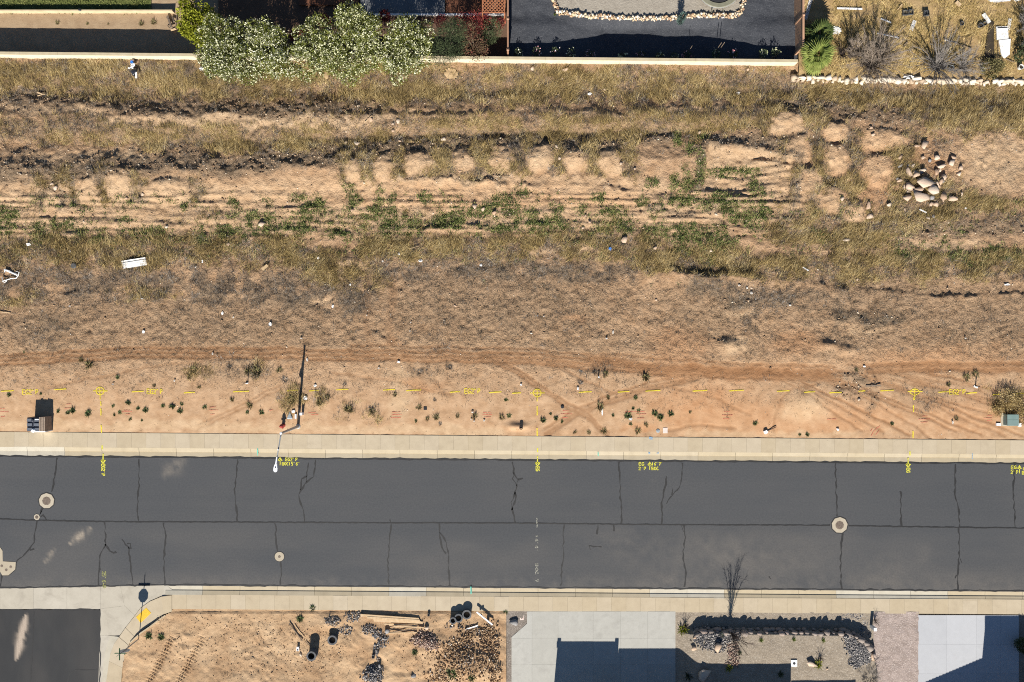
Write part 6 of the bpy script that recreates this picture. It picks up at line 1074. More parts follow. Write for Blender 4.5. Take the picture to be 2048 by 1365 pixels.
heap('cobble_bed', 'large bed of dark cobbles inside the curve of the boulder wall', yardE, [(1692, 1274, 12, 12), (1708, 1290, 22, 18), (1718, 1308, 20, 20), (1705, 1320, 14, 12), (1730, 1305, 12, 14)], 1500, .035, .09, M_COB, .04, 11)
E0 = HF([-60, 60], [-60, 60]); E0.Z[:] = .075
heap('cobble_bed', 'patch of dark cobbles between the curved boulder wall and the sidewalk', E0, [(1720, 1235, 20, 8), (1708, 1232, 24, 5), (1733, 1248, 10, 10), (1690, 1240, 14, 10), (1742, 1270, 5, 16), (1728, 1262, 10, 12)], 800, .035, .085, M_COB, .03, 12)
for x, y, a, b, lab, g, hf in [(1027, 1249, 9, 7, 'big grey boulder on the gravel strip beside the driveway', 1, E0), (1433, 1290, 9, 10, 'tan boulder standing in the dark cobble bed', 0, yardE), (1405, 1346, 14, 14, 'large brown boulder inside the house shadow', 0, yardE), (1386, 1294, 6, 5, 'small pale boulder at the corner of the dark cobbles', 0, yardE), (1388, 1273, 3, 3, 'bright white stone at the west edge of the dark cobbles', 0, yardE), (1465, 1284, 2, 2, 'white chip in the cobble strip', 0, yardE), (1619, 1325, 13, 6, 'long tan boulder lying aslant in the front yard', 0, yardE), (1742, 1312, 4, 9, 'orange boulder at the eastern end of the boulder wall', 0, yardE), (600, 1312, 3, 4, 'small whitish rock west of the tall pipe', 0, lotD), (748, 1293, 3, 3, 'small dark rock beside the grey cobble band', 1, lotD), (827, 1354, 6, 4, 'grey rock in bare dirt at the lower edge', 1, lotD), (853, 1257, 5, 4, 'pale rock at the end of the lumber', 0, lotD), (773, 1265, 5, 6, 'dark grey rock at the head of the cobble band', 1, lotD), (757, 1335, 4, 5, 'dark rock above the lower cobble heap', 1, lotD), (1651, 1335, 2, 2, 'pebble near the sprawling thin plant', 0, yardE)]:
    rock(x, y, a, b, hf, lab, bool(g), a=(-35 if x == 1619 else 0), hz=(.3 if x in (1027, 1405) else None))

# ================================================================ street furniture and utilities
M_STEEL = var_mat('galvanised', (.26, .27, .27), (.36, .37, .37), 6, rough=.5, spec=.4, metal=.3); M_LAMPW = var_mat('lamp_white', (.62, .64, .66), (.7, .72, .74), 3, rough=.5); M_BLK = var_mat('black_plastic', (.012, .012, .013), (.022, .022, .024), 5, rough=.5, spec=.4)
gz = lambda X, Y: float(LOT.at(X, Y))
X, Y = W(597, 853); z0 = gz(X, Y)
sl = empty('street_lamp', (X, Y, z0), 0, 'tall grey street lamp with a long arm and white head reaching over the street', 'street lamp'); PHt = 4.72
MB().lathe([(.19, -.1), (.19, .03), (.15, .06)], 14).build('base_plate', M_STEEL, sl)
MB().tube([(0, 0, 0), (0, 0, PHt)], [.115, .075], 12).build('pole', M_STEEL, sl); MB().lathe([(.09, PHt), (.09, PHt + .05), (.03, PHt + .07)], 12).build('pole_cap', M_LAMPW, sl)
ax, ay = -.34, -2.62; MB().tube([(0, 0, PHt - .1), (ax * .1, ay * .1, PHt + .02), (ax * .5, ay * .5, PHt + .16), (ax * .86, ay * .86, PHt + .22)], [.06, .05, .045, .04], 8).build('arm', M_STEEL, sl)
MB().lathe([(.05, 0), (.06, .05), (.04, .09)], 8, (ax * .45, ay * .45, PHt + .18)).build('bracket', M_LAMPW, sl)
hd = MB(); ux, uy = ax / math.hypot(ax, ay), ay / math.hypot(ax, ay); prof = [(-.95, .035), (-.45, .05), (-.3, .12), (-.1, .16), (.1, .15), (.22, .07)]
top = [(ax + ux * t - uy * w, ay + uy * t + ux * w, PHt + .24) for t, w in prof] + [(ax + ux * t + uy * w, ay + uy * t - ux * w, PHt + .24) for t, w in prof[::-1]]
k = len(top); hd.add([(x, y, z_ - .06) for x, y, z_ in top] + [((x - ax) * .85 + ax, (y - ay) * .95 + ay, z_ + .07) for x, y, z_ in top], [tuple(range(k))[::-1], tuple(range(k, 2 * k))] + [(i, (i + 1) % k, k + (i + 1) % k, k + i) for i in range(k)])
hd.build('lamp_head', M_LAMPW, sl); MB().lathe([(.035, 0), (.035, .07), (.01, .09)], 10, (ax - ux * .12, ay - uy * .12, PHt + .30)).build('photocell', M_BLK, sl)

M_HYD = var_mat('hydrant_red', (.22, .02, .015), (.30, .035, .025), 6, rough=.5, spec=.4); X, Y = W(567.5, 851); hy = empty('fire_hydrant', (X, Y, gz(X, Y)), .3, 'red fire hydrant on the dirt behind the sidewalk', 'fire hydrant')
MB().lathe([(.17, -.1), (.17, .05), (.12, .06), (.11, .5), (.15, .52), (.15, .56)], 14).build('barrel', M_HYD, hy); MB().lathe([(.14, .56), (.13, .64), (.08, .71), (.04, .73), (.04, .78)], 14).build('bonnet', M_HYD, hy)
for a in (0, math.pi): MB().tube([(.1 * math.cos(a), .1 * math.sin(a), .42), (.2 * math.cos(a), .2 * math.sin(a), .42)], .06, 10).build('nozzle', M_HYD, hy)
MB().tube([(0, -.1, .38), (0, -.22, .38)], .08, 10).build('nozzle', M_HYD, hy)

# stop sign with crossed street name plates
M_SIGNB = var_mat('sign_aluminium', (.42, .43, .44), (.5, .51, .52), 5, rough=.5, metal=.2); M_SRED = var_mat('sign_red', (.42, .02, .02), (.48, .03, .03), 3, rough=.5); M_SWHT = var_mat('sign_white', (.78, .78, .78), (.8, .8, .8), 3, rough=.5); M_SGRN = var_mat('sign_green', (.02, .14, .07), (.025, .17, .08), 3, rough=.5)
X, Y = W(279, 1277); sg = empty('stop_sign', (X, Y, .1), 0, 'stop sign on a slim post with crossed street name plates at the corner', 'stop sign')
MB().box(-.03, .03, -.03, .03, -.1, 3.2).build('post', M_STEEL, sg)
oc = [(math.cos(math.pi / 8 + i * math.pi / 4) * .41, math.sin(math.pi / 8 + i * math.pi / 4) * .41) for i in range(8)]; m = MB(); m.add([(x, -.045, 2.34 + z_) for x, z_ in oc] + [(x, -.037, 2.34 + z_) for x, z_ in oc], [tuple(range(8)), tuple(range(15, 7, -1))] + [(i, i + 8, (i + 1) % 8 + 8, (i + 1) % 8) for i in range(8)]); pl = m.build('sign_plate', M_SIGNB, sg)
m = MB(); m.add([(x * .97, -.048, 2.34 + z_ * .97) for x, z_ in oc], [tuple(range(8))]); m.build('sign_face', M_SWHT, pl); m = MB(); m.add([(x * .91, -.051, 2.34 + z_ * .91) for x, z_ in oc], [tuple(range(8))]); m.build('sign_face', M_SRED, pl)
GLS = dict(GL); GLS.update({'S': [[(.9, .9), (.4, 1), (.05, .75), (.9, .3), (.6, 0), (.05, .1)]], 'T': [[(0, 1), (1, 1)], [(.5, 1), (.5, 0)]], 'O': GL['O'], 'P': GL['P']}); m = MB()
for i, ch in enumerate('STOP'):
    for st in GLS[ch]:
        for (a, b), (c_, d) in zip(st, st[1:]): m.bar((-.27 + i * .14 + a * .11, -.054, 2.22 + b * .24), (-.27 + i * .14 + c_ * .11, -.054, 2.22 + d * .24), .004, .028)
m.build('lettering', M_SWHT, pl)
MB().box(-.46, .46, -.006, .006, 2.86, 3.02).build('name_plate', M_SGRN, sg); MB().box(-.006, .006, -.46, .46, 3.04, 3.20).build('name_plate', M_SGRN, sg); MB().box(-.035, .035, -.035, .035, 3.0, 3.06).build('bracket', M_STEEL, sg); MB().tube([(0, 0, 3.2), (0, 0, 3.62)], [.03, .008], 6).build('finial', M_STEEL, sg)

# equipment cabinet by the sidewalk
M_NAVY = var_mat('navy_plastic', (.028, .032, .045), (.045, .05, .066), 4, rough=.45, spec=.5); M_RIB = var_mat('rib_grey', (.085, .095, .115), (.12, .13, .15), 4, rough=.5, spec=.5); M_SLAT = var_mat('weathered_slat', (.20, .15, .11), (.30, .235, .18), 5, bump=.3); M_WH = var_mat('white_plastic', (.74, .74, .73), (.8, .8, .79), 4, rough=.6)
X, Y = W(88, 846); cb = empty('equipment_cabinet', (X, Y, gz(X, Y) - .02), 0, 'dark ribbed plastic equipment cabinet with a slatted end beside the sidewalk', 'cabinet'); hb = 1.08
MB().box(-.66, .30, -.55, .53, .02, hb - .14).build('body', M_NAVY, cb)
for x0 in (-.66, -.12):
    MB().box(x0, x0 + .44, -.55, .53, hb - .13, hb - .06).build('tray', M_NAVY, cb)
    for i in range(3): MB().box(x0 + .02, x0 + .42, -.50 + i * .36, -.28 + i * .36, hb - .055, hb + .02).build('rib', M_RIB, cb)
MB().box(-.21, -.13, -.54, .52, hb - .13, hb - .02).build('spine', M_NAVY, cb)
for i in range(4): MB().box(.31 + i * .105, .405 + i * .105, -.55, .56, .02, 1.10 - i * .03).build('slat', M_SLAT, cb)
MB().box(-.4, .75, -.63, -.56, .02, 1.0).build('end_board', M_WH, cb); MB().lathe([(.04, 1.0), (.15, 1.04), (.16, 1.12), (.08, 1.2)], 12, (-.13, -.48, 0)).build('cap', M_WH, cb); MB().box(.0, .3, .35, .42, hb + .0, hb + .05).build('handle', M_WH, cb); MB().lathe([(.12, 1.0), (.12, 1.2), (.05, 1.22)], 10, (-.17, .3, 0)).build('vent', M_NAVY, cb)

# transformer on its pad
M_TGRN = var_mat('transformer_green', (.13, .19, .175), (.17, .235, .215), 2, rough=.5, spec=.4); X, Y = W(2015, 839); tf = empty('transformer_box', (X, Y, .05), 0, 'grey green utility transformer box at the eastern end by the sidewalk', 'transformer'); M_PADC = M_COLLAR
MB().box(-.62, .62, -.52, .52, -.1, .09).build('pad', M_PADC, tf); MB().box(-.44, .42, -.42, .42, .09, .62).build('body', M_TGRN, tf); MB().box(-.46, .44, -.44, .02, .62, .67).build('lid', M_TGRN, tf); MB().box(-.46, .44, .03, .44, .62, .66).build('lid', M_TGRN, tf)
MB().box(-1.0, -.66, -.5, -.3, -.05, .14).build('bollard_base', M_WH, tf); MB().box(.72, .98, -.56, -.28, -.05, .15).build('bollard_base', M_WH, tf)

M_TANP = var_mat('pale_post', (.55, .55, .52), (.65, .65, .62), 3); M_GRN2 = var_mat('grey_lid', (.22, .25, .27), (.3, .33, .34), 3)
def small(name, x, y, label, cat, parts, rz=0.0, hf=LOT, z=None):
    X, Y = W(x, y); zz = float(hf.at(X, Y)) if z is None else z; r = empty(name, (X, Y, zz), rz, label, cat)
    for pn, mb, mat in parts: mb.build(pn, mat, r)
    return r
post = lambda h, s=.05: MB().box(-s, s, -s, s, -.1, h)
small('marker_post', 497.5, 765, 'slim dark utility marker post with a white foot northwest of the lamp', 'marker post', [('post', post(1.0, .035), M_BLK), ('foot', MB().box(-.16, .06, -.10, .02, -.05, .08), M_WH)])
small('marker_post', 1196, 754, 'short dark stake with a white tip in grey weeds north of the crossing tracks', 'marker post', [('post', post(.35, .04), M_BLK), ('tip', MB().box(-.045, .045, -.045, .045, .35, .40), M_WH)])
small('marker_post', 1947.5, 772, 'dark marker post with a pale foot near the transformer box', 'marker post', [('post', post(.62, .035), M_BLK), ('foot', MB().box(-.12, .22, -.12, .02, -.05, .07), M_TANP)], -.4)
small('pedestal', 606.5, 827, 'white utility pedestal casting a short black shadow beside the lamp shadow', 'pedestal', [('post', MB().box(-.09, .09, -.09, .09, -.1, .52), M_WH), ('cap', MB().box(-.10, .10, -.10, .10, .52, .57), M_WH)])
small('pipe_stub', 593, 832, 'thick white pipe stub next to the lamp shadow', 'pipe', [('pipe', MB().tube([(0, .15, .08), (0, -.2, .08)], .08, 10), M_WH)])
small('cover_plate', 588.5, 823, 'flat white lid left of the white pipe stub', 'lid', [('plate', MB().box(-.12, .12, -.09, .09, 0, .12), M_WH)], .2)
small('triangular_marker', 581, 832, 'leaning grey triangular cone between hydrant and white lid', 'cone', [('body', MB().add([(-.2, -.25, .02), (.2, -.25, .02), (.2, -.17, .12), (-.2, -.17, .12), (0, .35, .06)], [(0, 1, 2, 3), (3, 2, 4), (0, 3, 4), (1, 0, 4), (2, 1, 4)]), M_GRN2)])
small('cover_plate', 851, 817, 'square black lid on the dirt south of the yellow dashes', 'lid', [('plate', MB().box(-.13, .13, -.12, .12, -.05, .05), M_BLK)], .05)
small('access_cover', 1124.5, 814, 'round black lid on the dirt above red stripes', 'lid', [('plate', MB().lathe([(.13, -.05), (.13, .05), (.1, .06)], 14), M_BLK)])
small('valve_cover', 1315.5, 862, 'round blue grey valve lid behind the sidewalk', 'lid', [('plate', MB().lathe([(.15, -.05), (.15, .05), (.12, .06)], 14), M_GRN2), ('cap', MB().lathe([(.07, .06), (.07, .09)], 10), M_GRN2)])
M_PINK = var_mat('pinkish_lid', (.58, .44, .38), (.66, .52, .46), 3)
small('meter_box', 1330, 861, 'pale pink rectangular meter box lid in the dirt behind the sidewalk', 'meter box', [('plate', MB().box(-.16, .16, -.2, .2, -.05, .06), M_PINK), ('rim', MB().box(-.18, .18, -.22, .22, -.05, .045), M_TANP)])
small('meter_box', 1043.5, 1235, 'pale pink rectangular meter box lid on the gravel strip', 'meter box', [('plate', MB().box(-.15, .15, -.2, .2, -.02, .06), M_PINK), ('rim', MB().box(-.17, .17, -.22, .22, -.02, .045), M_TANP)], 0, E0)
small('valve_box', 1581, 1319, 'square white valve box with a dark round hole in the front yard', 'valve box', [('plate', MB().box(-.24, .24, -.25, .25, -.02, .07), M_WH), ('lid', MB().lathe([(.11, .07), (.11, .076)], 16, (.01, 0, 0)), M_BLK)], 0, yardE)
small('pedestal', 1741, 1252, 'cream square post beside the dark cobble patch', 'pedestal', [('post', MB().box(-.11, .11, -.11, .11, -.1, .80), M_TANP), ('cap', MB().box(-.125, .125, -.125, .125, .80, .85), M_WH)], 0, E0)
small('survey_box', 1530, 864, 'tilted white survey box with a leaning dark stake behind the sidewalk', 'survey box', [('box', MB().box(-.13, .13, -.12, .12, -.02, .22, rot=.5), M_WH), ('stake', MB().bar((.1, .05, .05), (.85, .42, .12), .05, .05), M_TWIGD)])
small('drain_pipe', 1042, 855, 'dark open pipe end poking out of a small dirt mound', 'pipe', [('pipe', MB().lathe([(.10, 0), (.14, 0), (.14, .16), (.10, .16)], 14, closed=True), M_BLK)])
# ================================================================ building lot: pipes, lumber, beam
M_PIPE = var_mat('black_pipe', (.045, .047, .05), (.085, .088, .092), 6, rough=.6, spec=.4); M_WOOD = var_mat('raw_lumber', (.42, .29, .16), (.54, .40, .25), 4, bump=.2); M_WOODD = var_mat('weathered_wood', (.13, .095, .065), (.22, .17, .125), 5, bump=.3)
def pipe(x, y, ro, h, label, tilt=(0, 0)):
    z0 = float(lotD.at(*W(x, y, .2))); X, Y = W(x, y, z0 + h); ro /= 25
    r = empty('black_pipe', (X, Y, z0 - .03), 0, label, 'pipe section', 'black pipe sections standing on the building lot'); r.rotation_euler = (tilt[0], tilt[1], 0)
    prof = [(ro * .72, 0), (ro * .97, 0)]; k = max(3, int(h / .09))
    for i in range(k): prof += [(ro * .90, h * (i + .3) / k), (ro * 1.0, h * (i + .7) / k)]
    prof += [(ro * .97, h), (ro * .72, h)]
    MB().lathe(prof, 24, closed=True).build('shell', M_PIPE, r, smooth=False); MB().lathe([(ro * .70, h - .03), (ro * 1.05, h - .03), (ro * 1.05, h + .03), (ro * .70, h + .03)], 24, closed=True).build('rim', M_PIPE, r)
pipe(664.5, 1281, 9.2, .42, 'short wide black pipe section standing alone on bare dirt'); pipe(622.5, 1313, 9.2, .75, 'tall black pipe section with the longest shadow on the building lot'); pipe(933.5, 1230, 9, .42, 'black pipe section touching the sidewalk edge, farthest east of the trio')
pipe(917, 1237, 8.2, .42, 'wide open black pipe section in the middle of the trio'); pipe(906, 1242, 6.5, .45, 'smallest black pipe section at the west of the trio')
def board(x0, y0, x1, y1, w, label, mat=None, zb=.02, th=.06, nm='plank', cat='plank', grp='boards laid side by side on the building lot', lift=(0, 0), hf=None):
    hf = hf or lotD; X0, Y0 = W(x0, y0, .15); X1, Y1 = W(x1, y1, .15); a, b = float(hf.at(X0, Y0)), float(hf.at(X1, Y1)); zm = max(a, b, float(hf.at((X0 + X1) / 2, (Y0 + Y1) / 2)))
    cx, cy = (X0 + X1) / 2, (Y0 + Y1) / 2
    o = MB().bar((X0 - cx, Y0 - cy, lift[0]), (X1 - cx, Y1 - cy, lift[1]), w, th).build(nm, mat or M_WOOD, None, (cx, cy, zm + zb + th / 2)); return tag(o, label, cat, grp)
for i, (x0, y0, x1, y1, lab) in enumerate([(722, 1229.5, 838, 1237.5, 'northernmost pale board with a dark shadow along it'), (735, 1234, 840, 1240.5, 'second pale board from the sidewalk'), (748, 1240.5, 846, 1245, 'broad pale board with its west end by a knot'), (747, 1238, 842, 1243, 'narrow pale board between two broader ones'), (768, 1247.5, 836, 1250, 'shorter thin board south of the broad pale one'), (788, 1251, 848, 1254, 'thin southern board reaching a dark rock'), (778, 1265.5, 834, 1264.5, 'lone thin pale board below the others')]):
    board(x0, y0, x1, y1, [.17, .15, .17, .1, .09, .09, .07][i], lab, zb=.02 + .02 * (i % 2), th=.11 if i < 2 else .07)
board(778, 1265, 833, 1256, .05, 'bent dark branch beside the lone thin board', M_WOODD, .05, .05, 'branch', 'branch', None); board(775, 1261, 793, 1253, .04, 'short dark stick at the head of the cobble band', M_WOODD, .05, .04, 'branch', 'branch', None)
board(579, 1246, 605, 1281, .06, 'narrow weathered plank lying aslant west of the pipes', M_WOODD, .02, .07, grp=None); board(589, 1249, 609, 1275, .05, 'second aslant weathered plank, shorter and paler', M_WOOD, .01, .03, grp=None); board(612, 1283, 622, 1294, .05, 'broken grey stick beside the tall pipe', M_WOODD, .05, .05, 'branch', 'branch', None)
wb = empty('white_beam', (*W(969, 1238, .3), float(lotD.at(*W(969, 1238)))), 0, 'white post lying with a pale crosspiece beside the black pipes', 'beam'); ox, oy = W(969, 1238, .3)
p0, p1 = W(953.5, 1223, .3), W(985, 1248.5, .3); MB().bar((p0[0] - ox, p0[1] - oy, .34), (p1[0] - ox, p1[1] - oy, .34), .11, .11).build('post', M_WH, wb); c0, c1 = W(959, 1231, .3), W(966, 1225, .3); MB().bar((c0[0] - ox, c0[1] - oy, .27), (c1[0] - ox, c1[1] - oy, .3), .12, .08).build('crosspiece', M_WOOD, wb)
c0 = W(976, 1241); MB().box(c0[0] - ox - .1, c0[0] - ox + .1, c0[1] - oy - .1, c0[1] - oy + .1, -.1, .28).build('prop', M_WOODD, wb)
board(930, 1259, 955, 1251, .09, 'short white board in the rubble beside the pipes', M_WH, .02, .05, grp=None); board(948, 1254, 956, 1250, .07, 'stub of white board at the rubble edge', M_WH, .06, .05, grp=None)
def crate(x, y, w, d, h, label, mat, hf=None, nm='crate', cat='crate', rz=0.0):
    hf = hf or lotD; X, Y = W(x, y, .2); r = empty(nm, (X, Y, float(hf.at(X, Y)) - .02), rz, label, cat)
    MB().box(-w / 2, w / 2, -d / 2, -d / 2 + .03, 0, h).box(-w / 2, w / 2, d / 2 - .03, d / 2, 0, h).box(-w / 2, -w / 2 + .03, -d / 2 + .03, d / 2 - .03, 0, h).box(w / 2 - .03, w / 2, -d / 2 + .03, d / 2 - .03, 0, h).build('side_panel', mat, r); MB().box(-w / 2 + .03, w / 2 - .03, -d / 2 + .03, d / 2 - .03, .03, .06).build('floor_panel', mat, r)
    m = MB()
    for i in (-1, 1): m.box(i * w * .2 - .03, i * w * .2 + .03, -d / 2 + .03, d / 2 - .03, h * .6, h * .65)
    m.build('divider', mat, r); return r
crate(596.5, 1297, .18, .30, .26, 'small pale block with a dark shadow north west of the tall pipe', M_WH); crate(747, 1312, .2, .28, .3, 'upright dark box on the dirt below the cobble band', M_PIPE)
small('bucket', 858, 1228, 'small dark round pot near the sidewalk', 'bucket', [('shell', MB().lathe([(.07, 0), (.10, 0), (.11, .16), (.08, .16)], 14, closed=True), M_PIPE)], 0, lotD)

# ================================================================ litter over the vacant lot
M_BAG = var_mat('black_bag', (.012, .013, .018), (.03, .032, .04), 5, rough=.35, spec=.5); M_CARD = var_mat('cardboard', (.36, .25, .13), (.46, .33, .19), 3); M_LIT = var_mat('white_litter', (.56, .55, .53), (.78, .78, .76), 5, rough=.6); M_LIT2 = var_mat('pale_litter', (.40, .37, .33), (.58, .55, .5), 9); M_BLU = var_mat('blue_plastic', (.02, .13, .42), (.03, .17, .50), 3, rough=.5)
def crumple(name, x, y, rx, ry, label, mat, seed, grp=None, hf=LOT, h=None, cat='litter', rz=0.0, n=9):
    """a crumpled sheet: a small bent grid"""
    r = np.random.default_rng(seed); k = n; u, v = np.meshgrid(np.linspace(-1, 1, k), np.linspace(-1, 1, k)); rag = 1 + .35 * (r.random((k, k)) - .5)
    zz = (h or .45 * min(rx, ry) / 25) * (r.random((k, k)) * (1.15 - .6 * (u * u + v * v) / 2)); V = np.stack([u * rag * rx / 25, v * rag * ry / 25, zz + .02], -1).reshape(-1, 3)
    a = (np.arange(k - 1)[:, None] * k + np.arange(k - 1)[None]).ravel(); F = np.stack([a, a + 1, a + k + 1, a + k], 1); keep = np.hypot(u[:-1, :-1] + 1 / k, v[:-1, :-1] + 1 / k).ravel() < 1.02; X, Y = W(x, y, .4)
    o = obj(name, mesh_from_arrays(name, V, F[keep], mat), None, (X, Y, float(hf.at(X, Y)) + .05), rz); return tag(o, label, cat, grp)
gb = empty('garbage_bag', (*W(269, 143, .6), float(LOT.at(*W(269, 143)))), 0, 'black garbage bag with white paper spilling out below the block wall', 'garbage bag'); V, F = rock_shape(77, 2, flat=.7); V = V * np.array([.38, .42, .42])
obj('bag', mesh_from_arrays('bag', V + np.array([0, -.05, .25]), F, M_BAG), gb)
for i, (dx, dy, a, b) in enumerate([(.02, .38, .16, .14), (.28, -.42, .08, .24), (-.06, .60, .12, .12), (-.14, .16, .2, .05)]):
    r = np.random.default_rng(i); k = 6; u, v = np.meshgrid(np.linspace(-1, 1, k), np.linspace(-1, 1, k)); V = np.stack([u * a + dx, v * b + dy, .42 + .12 * r.random((k, k))], -1).reshape(-1, 3); q = (np.arange(k - 1)[:, None] * k + np.arange(k - 1)[None]).ravel()
    obj('paper', mesh_from_arrays('paper', V, np.stack([q, q + 1, q + k + 1, q + k], 1), M_LIT if i != 2 else M_BLU), gb)
X, Y = W(903, 148, .5); cd = tag(crumple('cardboard_sheet', 903, 149, 13, 10, 'curled tan cardboard sheet below the reddish bush', M_CARD, 3, h=.14, cat='cardboard', rz=-.2, n=7), None)
crumple('cardboard_sheet', 651, 150, 7, 8, 'small folded cardboard piece under the tallest white shrub', M_CARD, 4, cat='cardboard', h=.12, rz=.5, n=5); crumple('cardboard_sheet', 429, 152, 9, 5, 'brown cardboard piece under the broad white shrub', M_CARD, 5, cat='cardboard', h=.1, rz=-.5, n=5); crumple('paper_ball', 405, 139, 4, 4, 'round white paper ball below the end of the western wall', M_LIT, 6, h=.2)
gut = empty('gutter_piece', (*W(270.5, 527, .55), float(LOT.at(*W(270, 527))) + .10), R(9), 'white metal gutter piece lying in the golden grass', 'gutter'); m = MB(); cs_ = [(-.30, .14), (-.27, .06), (-.10, .02), (.05, .05), (.07, .02), (.30, .0)]
m.add([(s * .95 + d * .0, -y, z_ + .05) for s in (-1, 1) for (y, z_) in cs_] + [(s * .95, -y, z_ + .03) for s in (-1, 1) for (y, z_) in cs_], [(i, i + 6, i + 7, i + 1) for i in range(5)] + [(i + 12, i + 13, i + 19, i + 18) for i in range(5)] + [(0, 12, 18, 6), (5, 11, 23, 17)]); m.build('trough', M_LIT, gut); MB().box(-.94, .94, .09, .13, .04, .16).build('lip', M_LIT, gut)
wrg = MB(); wp = [(7, 555), (10, 563), (24, 558), (34, 557), (40, 552), (42, 546), (36, 543), (31, 548), (22, 542), (14, 540), (11, 545)]; o0 = W(24, 550, .5)
wrg.tube([(W(*p, .5)[0] - o0[0], W(*p, .5)[1] - o0[1], .12 + .08 * math.sin(i * 1.7)) for i, p in enumerate(wp)], .035, 6); wrg.tube([(W(*p, .5)[0] - o0[0], W(*p, .5)[1] - o0[1], .14) for p in [(12, 540), (22, 544), (34, 549), (38, 551)]], .07, 6); wrg.tube([(W(*p, .5)[0] - o0[0], W(*p, .5)[1] - o0[1], .12) for p in [(8, 563), (12, 566), (17, 562)]], .03, 6)
wo = wrg.build('plastic_strip', M_LIT, None, (*o0, float(LOT.at(*o0)) + .05)); tag(wo, 'looped white plastic strip tangled in grey brush at the western edge', 'plastic strip')
small('round_cover', 157, 533.5, 'dark round lid lying between gold grass and grey brush', 'lid', [('plate', MB().lathe([(.21, .1), (.22, .14), (.18, .16), (.02, .15)], 18), M_PIPE)])
bl = empty('plastic_scrap', (*W(1219.5, 498, .55), float(LOT.at(*W(1219, 498)))), .3, 'bright blue plastic scrap beside a pale pointed rock', 'plastic scrap'); MB().lathe([(.08, 0), (.12, .02), (.12, .20), (.08, .22)], 12).build('shell', M_BLU, bl); MB().box(-.05, .05, -.2, -.1, .02, .12).build('flap', M_BLU, bl)
board(529, 541, 540, 532, .22, 'small tan board lying in the golden grass', M_CARD, .12, .04, grp=None, hf=LOT); board(77, 187, 92, 191, .08, 'pale yellow stick on the dark clods', M_WOOD, .1, .05, 'stick', 'stick', None, hf=LOT); board(78, 194, 90, 190, .06, 'second pale stick crossing the first on the dark clods', M_WOOD, .12, .05, 'stick', 'stick', None, hf=LOT); board(0, 624, 26, 627, .06, 'thin pale pole lying at the western edge', M_WOOD, .06, .05, 'stick', 'stick', None, hf=LOT)
board(733, 252, 747, 238, .06, 'yellowish split stick beside the dirt path', M_WOOD, .08, .05, 'stick', 'stick', None, hf=LOT); board(1832, 421, 1846, 428, .1, 'thin white board south of the boulder heap', M_LIT, .08, .03, grp=None, hf=LOT); board(1600, 536, 1612, 543, .1, 'small pale board south of the weeds near the ravine', M_LIT, .08, .04, grp=None, hf=LOT); board(1730, 772, 1760, 771, .12, 'flat grey board beside the stony strip', M_WOODD, .02, .04, grp=None, hf=LOT)
board(841, 494, 820, 500, .03, 'thin pale stalk in the gold grass', M_WOOD, .1, .03, 'stick', 'stick', None, hf=LOT)
LITT = [(842, 523, 9, 4, 'm'), (799, 509, 4, 5, 'm'), (638, 517, 4, 5, 'm'), (962, 531, 5, 5, 'm'), (767, 524, 3, 2, 'm'), (666, 613, 4, 6, 'm'), (541, 649, 6, 7, 'm'), (702, 570, 3, 4, 'm'), (603, 677, 4, 2, 's'), (797, 724, 6, 4, 'm'), (734, 631, 2, 2, 's'), (822, 645, 2, 2, 's'), (820, 662, 2, 3, 's'), (141, 613, 4, 3, 's'), (287, 598, 5, 2, 's'), (286, 664, 5, 6, 'm'), (445, 627, 4, 6, 'm'), (468, 635, 2, 4, 's'), (408, 524, 3, 6, 'm'), (145, 504, 3, 4, 's'), (62, 490, 9, 6, 'm'), (225, 769, 5, 2, 's'), (424, 708, 3, 5, 's'), (348, 762, 3, 4, 's'), (630, 772, 6, 4, 'm'), (1042, 770, 4, 4, 'm'), (1156, 778, 4, 6, 'm'), (1205, 825, 3, 12, 'm'), (1262, 839, 7, 5, 'm'), (945, 825, 5, 3, 's'), (968, 842, 4, 3, 's'), (948, 843, 4, 2, 's'), (610, 797, 8, 7, 'm'), (614, 720, 4, 6, 's'), (1075, 632, 3, 3, 's'), (1088, 633, 4, 2, 's'), (1062, 667, 5, 2, 's'), (1226, 665, 3, 6, 's'), (1213, 677, 4, 4, 's'), (1180, 188, 8, 5, 'm'), (1478, 185, 7, 6, 'm'), (712, 287, 6, 4, 's'), (582, 181, 3, 3, 's'), (1928, 418, 5, 3, 's'), (2010, 570, 12, 4, 'm'), (1475, 572, 5, 3, 's'), (1490, 577, 4, 4, 's'), (1500, 587, 5, 5, 's'), (1578, 611, 5, 4, 's'), (1930, 677, 3, 3, 's'), (1729, 733, 5, 4, 'm'), (1908, 846, 3, 7, 's'), (1678, 860, 6, 5, 'm'), (757, 737, 4, 3, 's'), (395, 535, 2, 4, 's'), (942, 840, 2, 2, 's')]
for i, (x, y, a, b, k) in enumerate(LITT):
    crumple('litter_scrap', x, y, max(a * .5, 1.2), max(b * .5, 1.2), place_label('crumpled white litter scrap' if k == 'm' else 'small pale litter fleck', x, y), M_LIT if k == 'm' else M_LIT2, 400 + i, 'white litter scattered over the vacant lot', h=.10, n=6)

